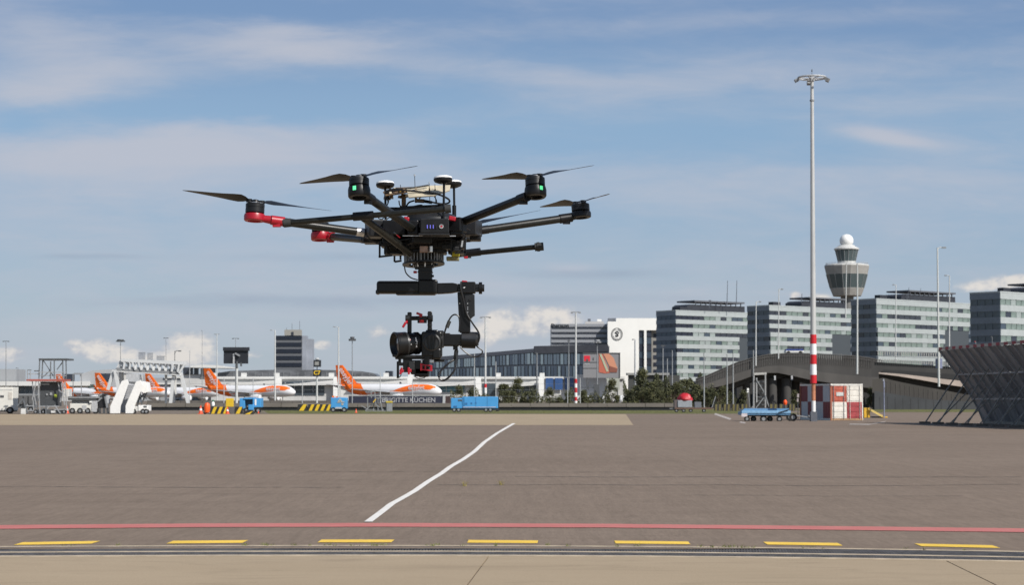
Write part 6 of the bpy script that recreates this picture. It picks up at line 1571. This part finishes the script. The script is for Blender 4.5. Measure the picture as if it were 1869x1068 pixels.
dbox('tape_strip', silver, 842, 439, 845, 451, -.10, .003, roll=.15, bev=0)
dbox('tape_strip', mat('yellow_tape', (.42, .38, .02), .5, var=.3, scale=60), 824, 461, 839, 468, -.02, .03, bev=.002)
dbox('antenna_board', mat('board_olive', (.20, .19, .10), .5, var=.4, scale=50), 815, 469, 838, 476, 0, .04, bev=.002)
dbox('connector', dred, 847, 468, 854, 472, -.02, .02, bev=.001); dbox('connector', plast, 854, 468, 860, 471, -.02, .02, bev=.001)
for pts in ([(693, 441), (693, 469)], [(705, 449), (705, 462)], [(691, 469), (716, 466)], [(720, 467), (720, 478)], [(720, 478), (733, 476)], [(731, 466), (731, 474)], [(849, 436), (849, 468)], [(824, 434), (824, 466)], [(830, 462), (850, 460)], [(716, 430), (716, 446)],
            [(717, 396), (717, 430, -.05)], [(693, 448), (720, 444)]):
    pts = [(p[0], p[1], -.09) for p in pts]; mb = MB(); mb.beam(d(*pts[0]), d(*pts[1]), .0065, .0065); mb.build('bracket', plast, dr)
for pts, w_ in (([(690, 405, -.02), (704, 395, -.02)], .002), ([(700, 395, -.03), (714, 380, 0)], .002), ([(795, 402, -.1), (812, 392, -.06)], .002), ([(800, 392, -.1), (815, 401, -.06)], .002)):
    dtube('stay_rod', plast3, pts, w_, n=6)
# damping ring with metal pins
cr_ = d(773, 474, 0)
for vv, r0, r1, nm in ((463, .040, .074, 'ring_plate'), (482, .052, .074, 'ring_plate')):
    c_ = d(773, vv, 0); mb = MB(); mb.lathe([(r0, -.003), (r1, -.003), (r1, .003), (r0, .003), (r0, -.003)], 40, Matrix.Translation(c_) @ Rt, cap=False); mb.build(nm, plast2, dr, smooth=True)
for k in range(34):
    a = 2 * math.pi * k / 34; c_ = d(773, 482, 0); p0 = Matrix.Translation(c_) @ Rt @ Vector((.066 * math.cos(a), .066 * math.sin(a), .003)); p1 = p0 + Vector((0, 0, .028))
    mb = MB(); mb.tube(p0, p1, .0026 if k % 5 else .0048, None, 10); mb.build('damper_pin', mat('pin_metal', (.16, .16, .165), .35, .6, var=.3, scale=80), dr, smooth=True)
for k in range(8):
    a = 2 * math.pi * k / 8 + .2; c_ = d(773, 488, 0); p0 = Matrix.Translation(c_) @ Vector((.034 * math.cos(a), .034 * math.sin(a), 0)); mb = MB(); mb.tube(p0, p0 + Vector((0, 0, .02)), .003, .004, 8); mb.build('screw', silver, dr, smooth=True)
mb = MB(); c_ = d(773, 474, 0); mb.lathe([(.036, -.02), (.044, .02)], 24, Matrix.Translation(c_)); mb.build('damper_core', plast, dr)
# landing gear: near leg swung up, far leg swung up
lg = dtube('landing_leg', carbon, [(664, 398, -.42), (748, 462, -.12)], .0125, n=20)
dtube('skid', carbon, [(528, 406.5, -.40), (818, 381, -.47)], .0095, lg, n=20)
dtube('tee_sleeve', plast2, [(645, 395.5, -.43), (681, 392.8, -.44)], .0145, lg, n=20)
for a, b in (((518, 407.5, -.40), (531, 406.2, -.40)), ((812, 381.5, -.47), (823, 380.6, -.47))):
    dtube('rubber_foot', rubb, [a, b], .0145, lg, n=20)
dtube('rubber_foot', rubb, [(516, 408, -.40), (519, 407.5, -.40)], .012, lg, n=20)
for m_, u0, v0, u1, v1 in ((silver, 719.5, 424.5, 724.5, 429), (dred, 724.5, 429, 729.5, 434)):
    mb = MB(); mb.beam(d(u0, v0, -.26), d(u1, v1, -.24), .004, .0015); mb.build('leg_label_and_glint', m_, lg)  # silver strip is a painted glint, red strip is the label
for k in range(0): pass
lf = dtube('landing_leg', carbon, [(846, 462, .30), (820, 444, .12)], .0125, n=16)
dtube('skid', carbon, [(838, 465, .32), (984, 450.5, .24)], .0095, lf, n=20); dtube('tee_sleeve', plast2, [(846, 463, .31), (877, 459.5, .3)], .0145, lf, n=20)
dtube('rubber_foot', rubb, [(976, 451.2, .24), (992, 449.8, .24)], .0150, lf, n=20); dtube('rubber_foot', rubb, [(980, 450.8, .24), (985, 450.3, .24)], .0172, lf, n=20)
# satellite antennas
for u, v, w_, dy, vb, base in ((703, 336, 34, .02, 405, 402), (808.5, 326.5, 35, -.10, 402, 400), (826.5, 334.5, 33, .12, 402, 402)):
    c_ = d(u, v, dy); s = pm(dy); r_ = w_ / 2 * s
    st_ = dtube('antenna_stalk', plast, [(u + (2 if u > 800 else 0), v + 3, dy), (u + (3 if u > 820 else 1), vb, dy)], .0042, n=12)
    mb = MB(); mb.lathe([(r_ * .45, -.016), (r_ * .9, -.010), (r_, -.004), (r_ * .98, .001)], 32, Matrix.Translation(c_) @ Rt); a_ = mb.build('antenna_base', plast2, dr, smooth=True)
    mb = MB(); mb.lathe([(r_ * .985, .001), (r_ * .95, .006), (r_ * .7, .0095), (.001, .011)], 32, Matrix.Translation(c_) @ Rt, cap=False); mb.build('antenna_dome', disc, dr, smooth=True)
    if u > 820: dtube('stalk_grip', plast, [(829, 375, dy), (829, 396, dy)], .0075, st_, n=12)
# receiver boards on top
def dquad_slab(name, m, pts, dy, th, tilt_=0.0, bev=.0):
    mb = MB(); P = [d(u, v, dy + (k_ if isinstance(k_, float) else 0)) for u, v, k_ in pts]; Q = [p + Vector((0, .004, -th)) for p in P]; n = len(P)
    mb.add(P + Q, [tuple(range(n)), tuple(reversed(range(n, 2 * n)))] + [(i, n + i, n + (i + 1) % n, (i + 1) % n) for i in range(n)]); return mb.build(name, m, dr)
dquad_slab('flat_antenna_board', board, [(742, 345, -.02), (784, 338.5, .0), (822, 337.5, .02), (821, 347, -.03), (790, 357, -.10), (746, 360, -.12)], 0, .003)
rr = random.Random(8)
for _ in range(26):
    u = rr.uniform(702, 745); v = 352 + (u - 700) * -.05 + rr.uniform(-7, 12); w_ = rr.uniform(3, 11); h_ = rr.uniform(2, 6)
    dbox('circuit_part', rr.choice((brown, brown, plast, plast2, board, mat('gold_part', (.35, .22, .04), .4, .3, var=.3))), u - w_ / 2, v - h_ / 2, u + w_ / 2, v + h_ / 2, rr.uniform(-.06, .03), .02, yaw=rr.uniform(-.5, .5), roll=rr.uniform(-.25, .25), bev=.001)
dquad_slab('circuit_board', brown, [(699, 350, .0), (722, 342, .03), (752, 341, .05), (760, 347, -.02), (735, 352, -.08), (704, 357, -.08)], 0, .003)
dbox('board_mount', brown, 733, 354, 741, 378, -.02, .015, bev=.001); dbox('board_mount', mat('mount_tan', (.25, .20, .14), .6), 757, 342, 761, 370, -.05, .008, bev=.001)
dbox('board_mount', plast, 730, 376, 812, 384, -.02, .06, bev=.003, roll=-.05); dbox('board_mount', plast, 700, 380, 760, 392, .04, .08, bev=.004)
dtube('coax_plug', mat('plug_brass', (.20, .15, .11), .4, .4), [(759, 366, -.06), (774, 367, -.07)], .007, n=12); dtube('coax_plug', plast, [(774, 367, -.07), (788, 369.5, -.08)], .0055, n=12)
dcable([(690 + 12, 352, -.05), (730, 347, -.07), (765, 350, -.08), (797, 354, -.08), (818, 363, -.05), (819, 370, -.03), (806, 372, -.05), (788, 369, -.08)], .0035)
dcable([(765, 362, -.05), (775, 356, -.06), (790, 357, -.05), (796, 364, -.03), (797, 372, -.02)], .002)
dcable([(703, 349, -.05), (720, 345, -.06), (750, 343, -.05), (782, 338, -.03)], .0032)
dcable([(740, 380, -.03), (746, 370, -.05), (756, 366, -.06)], .0030)
dcable([(707, 360, -.05), (709, 368, -.05), (706, 378, -.04), (716, 384, -.03)], .0022)
dcable([(728, 366, -.05), (731, 376, -.05), (745, 378, -.04), (768, 374, -.04), (772, 378, -.02)], .0022)
for u, v0, v1, dy in ((757.5, 319, 362, -.04), (731.5, 337, 350, -.02), (784, 333, 372, -.06), (794.5, 336, 372, -.04), (707, 350, 372, 0)):
    w1 = dtube('whip_antenna', plast3, [(u - .8, v0, dy), (u + .8, v1, dy)], .0011, n=8)
    if v0 < 335: dtube('antenna_tip', silver, [(u - .8, v0 - 1, dy), (u - .8, v0 + 2, dy)], .0032 if v0 < 325 else .002, w1, n=10)
    if v1 > 365: dtube('antenna_sleeve', brown, [(u - .2, (v0 + v1) / 2 - 9, dy), (u + .1, (v0 + v1) / 2 + 4, dy)], .0026, w1, n=8)
# loose wires on arms and body
dcable([(820, 398, -.1), (835, 420, -.12), (850, 432, -.10), (838, 440, -.08)], .0025); dcable([(835, 432, -.12), (846, 416, -.12), (858, 420, -.1)], .002)
dcable([(664, 433, -.06), (685, 443, -.08), (700, 448, -.08), (714, 446, -.08)], .0022); dcable([(665, 428, -.07), (682, 440, -.08), (704, 446, -.08)], .002)
dcable([(690, 398, -.1), (702, 402, -.1), (712, 397, -.08), (724, 404, -.06)], .002)
dcable([(738, 486, -.07), (741, 498, -.07), (750, 507, -.05), (762, 511, -.02)], .0022)

# ================================================================== gimbal
G0 = ROOT
gm = thing('camera_gimbal', 'black motorised camera gimbal with a horizontal bar hanging under the drone', 'gimbal', ROOT)
gk = mat('gimbal_black', (.007, .007, .008), .34, var=.15, scale=25, spec=.3); gk2 = mat('gimbal_grey', (.016, .0165, .018), .34, .2, var=.2, scale=40)
dbox('neck', gk, 763.5, 487, 789, 516, 0, .048, gm, bev=.004); dbox('neck_band', gk2, 762.5, 496, 790, 498, 0, .052, gm, bev=.001); dbox('neck_cap', gk, 760, 484, 792, 489, 0, .056, gm, bev=.003); dbox('knob', gk, 788, 502, 792, 506, -.02, .012, gm, bev=.001)
dbox('release_knob', dred, 754.5, 494.5, 761, 499, -.02, .012, gm, bev=.002); dbox('release_knob', gk, 757, 487, 763, 492, -.02, .012, gm, bev=.002)
dbox('pan_motor', gk, 764, 511, 799, 537, 0, .066, gm, bev=.006)
dbox('battery_bar', gk, 688, 513.5, 766, 536.5, 0, .060, gm, bev=.009); dbox('bar_underside', gk2, 723, 534, 795, 539, 0, .052, gm, bev=.004); dbox('bar_end', gk2, 686.5, 530, 692, 537.5, 0, .056, gm, bev=.003)
dbox('bar_line', gk2, 690, 514.2, 762, 515.4, -.031, .002, gm, bev=0)
mb = MB(); P = [(798, 517.5), (827, 517), (836, 519), (836, 533), (823, 535.5), (798, 537)]
mb.prism([(d(u, v).x, d(u, v).z) for u, v in P], -.024, .024); mb.build('bar_clamp', gk, gm, bevel=.003)
mb = MB(); mb.bx(d(822, 520).x, d(880, 520).x, -.015, .015, d(822, 533).z, d(822, 518.5).z); mb.build('sliding_rail', gk2, gm, bevel=.003)
dbox('rail_groove', gk, 828, 524.5, 876, 527, -.0155, .002, gm, bev=0)
dtube('end_knob', gk, [(874, 526, 0), (880, 526, 0)], .021, gm, 20); dtube('end_knob', gk2, [(879, 526, 0), (884, 526, 0)], .013, gm, 16)
dbox('arm_clamp', gk, 840, 515, 868, 536, -.005, .046, gm, bev=.003); dbox('clamp_lever', dred, 843, 512.5, 853, 516.5, -.01, .02, gm, roll=.1, bev=.002); dbox('clamp_lever', silver, 845, 524, 848.5, 526.5, -.0295, .003, gm, bev=.001)
mb = MB(); P = [(835, 534), (863, 534), (865.5, 576), (858.5, 583), (858.5, 608), (839, 608)]
mb.prism([(d(u, v).x, d(u, v).z) for u, v in P], -.020, .020); mb.build('upright_arm', gk, gm, bevel=.003)
mb = MB(); P = [(848, 540), (866.5, 538), (867, 577), (859.5, 582), (851, 574)]
mb.prism([(d(u, v).x, d(u, v).z) for u, v in P], -.028, -.018); mb.build('arm_cover', gk2, gm, bevel=.002)
for v in (553, 560, 563.5, 569): dbox('marking', silver, 853, v, 854.3, v + 2.2, -.0285, .001, gm, bev=0)
dtube('arm_bolt', gk2, [(859, 546.5, -.031), (859, 546.5, -.026)], .006, gm, 14); dtube('arm_bolt', silver, [(839, 554, -.0215), (839, 554, -.019)], .002, gm, 10)
# roll motor and lower arm
mb = MB(); a, b = d(842, 619, 0), d(872, 619.5, 0); mb.tube(a, b, .0255, .0255, 32); mb.build('roll_motor', mat('motor_gunmetal', (.05, .05, .053), .3, .5, var=.15, scale=30), gm, smooth=True, bevel=.002)
mb = MB(); mb.tube(d(843, 622, 0), d(868, 623, 0), .0262, .0262, 28); mb.build('motor_shell', gk, gm, smooth=True)
dtube('motor_cap', gk, [(870, 619.5, 0), (873.5, 619.5, 0)], .022, gm, 24)
dbox('lower_arm', gk, 805, 610.5, 846, 632.5, 0, .040, gm, bev=.005); dbox('lower_arm', gk2, 803, 608.5, 822, 612, 0, .034, gm, bev=.002); dbox('cable_box', gk, 827, 630, 835.5, 639, 0, .022, gm, bev=.002); dbox('screw_head', silver, 836.5, 631.5, 839, 633.5, -.02, .004, gm, bev=.001)
mb = MB(); mb.tube(d(806, 621, -.01), d(800, 621, -.012), .026, .026, 24); mb.build('tilt_motor', gk, gm, smooth=True)
def gc(pts, r=.0028, nm='cable'): return dcable(pts, r, nm, cable, gm)
gc([(838, 606, -.024), (839, 590, -.03), (837, 578, -.03), (829, 574.5, -.03), (821, 582, -.03), (813, 602, -.025), (811, 611, -.02)], .003)
dtube('ferrite_core', rubb, [(820.5, 586, -.03), (815.5, 598.5, -.03)], .0068, gm, 14)
gc([(842, 514, -.03), (841, 526, -.034), (846, 545, -.032), (851, 570, -.032), (861, 588, -.03), (873, 606, -.02), (875, 617, -.02), (871, 628, -.015), (864, 631, -.01)], .003)
gc([(869, 629, -.01), (872, 634, -.02), (880, 640, -.02), (879, 646, -.02), (870, 651.5, -.02), (860, 650, -.02), (848, 642, -.02), (840, 634, -.018)], .0027)
gc([(834, 637, 0), (833, 655, -.01), (829, 676, -.02), (818, 690, -.02), (808, 695, -.02), (801.5, 689, -.02), (804, 678, -.015), (818, 664, -.01), (829, 656, 0), (833, 645, .01), (832, 637, .01)], .0040)
dtube('cable_grip', rubb, [(833, 640, 0), (831.5, 655, 0)], .0075, gm, 14)
gc([(831, 632, -.022), (838, 624, -.024), (843, 620, -.027)], .0014)

# ================================================================== camera in the gimbal
cam_t = thing('film_camera', 'black camera with a wide lens, red clamps and a top handle held in the gimbal', 'camera', ROOT)
ck = mat('camera_black', (.006, .006, .0065), .34, var=.2, scale=50, spec=.35); ck2 = mat('camera_satin', (.018, .0185, .02), .36, var=.15, scale=40)
dbox('body', ck, 770, 606, 807, 652, 0, .075, cam_t, bev=.006); dbox('viewfinder', ck, 777, 602.5, 801, 611, -.002, .05, cam_t, bev=.006); dbox('grip', ck, 790, 636, 805, 656, -.018, .05, cam_t, bev=.006)
dbox('side_bracket', ck2, 800, 604, 810, 635, 0, .05, cam_t, bev=.003)
c_ = d(788, 625, -.040); mb = MB(); Mx = Matrix.Translation(c_) @ Matrix.Rotation(math.pi / 2, 4, 'X'); mb.lathe([(.030, -.01), (.031, .004), (.026, .006), (.025, .002), (.001, .001)], 32, Mx); mb.build('joint_ring', ck2, cam_t, smooth=True)
for k in range(3): dbox('joint_rib', ck, 780 + k * 6, 614, 783 + k * 6, 637, -.044, .006, cam_t, bev=.001, roll=.15 * (k - 1))
# lens: axis points left and a little towards the camera
Af = d(719.5, 629.5, -.035); Ab = d(772, 626, .012); axl = (Af - Ab); LL = axl.length; axl.normalize()
Q = axl.to_track_quat('Z', 'Y').to_matrix().to_4x4(); Ml = Matrix.Translation(Ab) @ Q
rl = .0435
ln = MB(); ln.lathe([(.026, -.01), (.031, .0), (.033, LL * .12), (.0375, LL * .16), (.0378, LL * .30), (.0365, LL * .31), (.0372, LL * .34), (.0395, LL * .5), (.0395, LL * .56), (.0405, LL * .58), (.042, LL * .62), (.0425, LL * .9), (rl, LL * .93), (rl + .001, LL * .985), (rl - .001, LL), (rl - .0045, LL), (rl - .006, LL * .95), (rl - .012, LL * .88), (rl - .014, LL * .86)], 56, Ml, cap=False)
lens = ln.build('lens', ck, cam_t, smooth=True)
mb = MB(); mb.lathe([(rl - .012, LL * .87), (rl - .024, LL * .89), (.001, LL * .895)], 40, Ml, cap=False); mb.build('front_glass', mat('lens_glass', (.012, .014, .02), .05, var=.1, coat=1.0), lens, smooth=True)
mb = MB()
for k in range(60):
    a = 2 * math.pi * k / 60; p0 = Ml @ Vector((.0382 * math.cos(a), .0382 * math.sin(a), LL * .17)); p1 = Ml @ Vector((.0384 * math.cos(a), .0384 * math.sin(a), LL * .29)); mb.tube(p0, p1, .0009, None, 4)
o_ = mb.build('grip_ribs', ck2, lens); o_['kind'] = 'stuff'
mb = MB(); mb.lathe([(.0412, LL * .60), (.0422, LL * .60), (.0424, LL * .66), (.0418, LL * .66)], 48, Ml, cap=False); mb.build('focus_ring', ck2, lens, smooth=True)
def on_lens(name, m, f_, ang, w_, h_):   # small printed mark on the barrel facing the camera
    r_ = .0408 if f_ < .6 else .0432; a = R(ang)
    X = Ml @ Vector((0, 0, LL * f_)); e1 = (Q @ Vector((1, 0, 0))).normalized(); e2 = (Q @ Vector((0, 1, 0))).normalized()
    # direction towards the viewer turned by ang about the axis
    toward = Vector((0, -1, 0)); toward = (toward - axl * toward.dot(axl)).normalized(); up = axl.cross(toward).normalized()
    if up.z < 0: up = -up
    n_ = toward * math.cos(a) + up * math.sin(a); t_ = up * math.cos(a) - toward * math.sin(a); c_ = X + n_ * r_
    mb = MB(); mb.add([c_ + axl * (i * w_ / 2) + t_ * (j * h_ / 2) + n_ * k for i, j, k in ((-1, -1, 0), (1, -1, 0), (1, 1, 0), (-1, 1, 0), (-1, -1, -.002), (1, -1, -.002), (1, 1, -.002), (-1, 1, -.002))], [(0, 1, 2, 3), (0, 4, 5, 1), (1, 5, 6, 2), (2, 6, 7, 3), (3, 7, 4, 0)])
    mb.build(name, m, lens)
wm = mat('mark_white', (.6, .6, .6), .4)
on_lens('mark', dred, .585, 18, .003, .006); on_lens('mark', wm, .585, 21, .002, .003)
for a_, w_, h_ in ((22, .003, .008), (12, .005, .006), (3, .004, .004), (-6, .007, .0015), (-16, .004, .005), (-22, .006, .0012)): on_lens('mark', wm, .36 if a_ % 2 else .38, a_, w_, h_)
on_lens('mark', wm, .57, -6, .003, .002)
# handle
dbox('handle_post', ck, 743.5, 570, 751.5, 608, -.005, .014, cam_t, bev=.003); dbox('handle_post', ck, 780.5, 568.5, 788.5, 612, .0, .014, cam_t, bev=.003)
for k in range(5): dbox('post_ring', ck2, 780, 572 + k * 7, 789, 573.4 + k * 7, 0, .0155, cam_t, bev=.0005)
dtube('handle_bar', ck, [(741, 581.5, -.004), (790, 580.5, -.002)], .0075, cam_t, 16)
for u in (744, 786): dtube('bar_clamp', ck2, [(u - 4, 581, -.004), (u + 4, 581, -.004)], .0115, cam_t, 16)
dbox('bar_block', ck, 762, 577, 779, 590, -.005, .016, cam_t, bev=.002)
def lever(u0, v0, u1, v1, w_, dy=-.015):
    mb = MB(); mb.beam(d(u0, v0, dy), d(u1, v1, dy), w_, .008); mb.build('clamp_lever', dred, cam_t, bevel=.002)
lever(760, 571.5, 771, 575.5, .010); dtube('clamp_screw', dred, [(768, 573, -.012), (768, 579, -.012)], .0055, cam_t, 10)
dbox('clamp_screw', dred, 765.5, 584, 774, 590, -.018, .012, cam_t, bev=.002); dbox('clamp_screw', mat('painted_lit_red', (.62, .03, .02), .35), 768, 584.5, 773, 587, -.0255, .003, cam_t, bev=.0005)  # brighter red patch paints the sunlit part of the screw
lever(741, 588, 735, 598, .012); dtube('clamp_screw', dred, [(741, 588.5, -.012), (744, 588.5, -.012)], .006, cam_t, 10)
# base plate, rods and lower clamps
dbox('base_plate', ck2, 717, 648.5, 790, 652.5, -.005, .055, cam_t, bev=.001, roll=.02); dbox('base_plate', ck, 722, 652, 792, 656, 0, .05, cam_t, bev=.001)
dtube('support_rod', ck, [(788, 658.5, -.01), (811, 658.5, -.01)], .0048, cam_t, 12)
dbox('side_upright', ck, 774, 645, 784, 672, -.03, .012, cam_t, bev=.002)
dbox('slide_block', ck, 736, 655, 752, 680, 0, .045, cam_t, bev=.003); dbox('slide_block', ck, 750, 658, 784, 684, .0, .05, cam_t, bev=.004); dbox('slide_block', ck2, 746, 660, 757, 676, -.026, .012, cam_t, bev=.002)
dbox('lower_box', ck, 757, 672, 783, 688, 0, .05, cam_t, bev=.004, roll=.04); dbox('lower_box', ck, 765, 680, 778, 689, 0, .04, cam_t, bev=.002)
dbox('front_post', ck, 724, 660, 728.5, 691, -.012, .012, cam_t, bev=.002); dbox('front_post', ck, 727, 655, 732, 664, -.01, .012, cam_t, bev=.001); dbox('cross_bracket', ck, 726, 662, 740, 668, -.01, .02, cam_t, bev=.002)
dbox('rod_clamp', silver, 768, 657, 771, 663, -.03, .006, cam_t, bev=.001); dbox('rod_clamp', silver, 782, 657, 792, 662.5, -.02, .01, cam_t, bev=.001)
mb = MB(); mb.beam(d(768, 668.5, -.04), d(788, 670.5, -.04), .011, .005, up=(0, 0, 1)); mb.build('clamp_plate', ck, cam_t)
for v_, du in ((665.5, 0), (674.5, 1)):
    mb = MB(); mb.beam(d(767, v_, -.043), d(788 + du, v_ + 2.5, -.043), .008, .0045); mb.build('clamp_lever', dred, cam_t, bevel=.001)
dbox('clamp_lever', dred, 767, 664, 771, 677, -.043, .006, cam_t, bev=.001); dbox('clamp_lever', dred, 785, 667, 789, 678, -.043, .006, cam_t, bev=.001); dbox('clamp_lever', dred, 775, 667, 778, 677, -.043, .006, cam_t, bev=.001)
for (u, v, s2) in ((733, 677, .5), (747, 677, -.1)):
    dbox('wing_screw', dred, u - 3.5, v - 3, u + 4, v + 3, -.03, .01, cam_t, roll=s2, bev=.002); dbox('wing_screw', dred, u - 3, v - 6, u + 1, v + 7, -.032, .008, cam_t, roll=s2 * .5, bev=.002)
dcable([(727, 690, -.012), (731, 687, -.014), (734, 676, -.015)], .0015, parent=cam_t); dcable([(756, 687, -.01), (763, 691, -.012), (774, 690, -.012), (778, 685, -.01)], .0016, parent=cam_t)
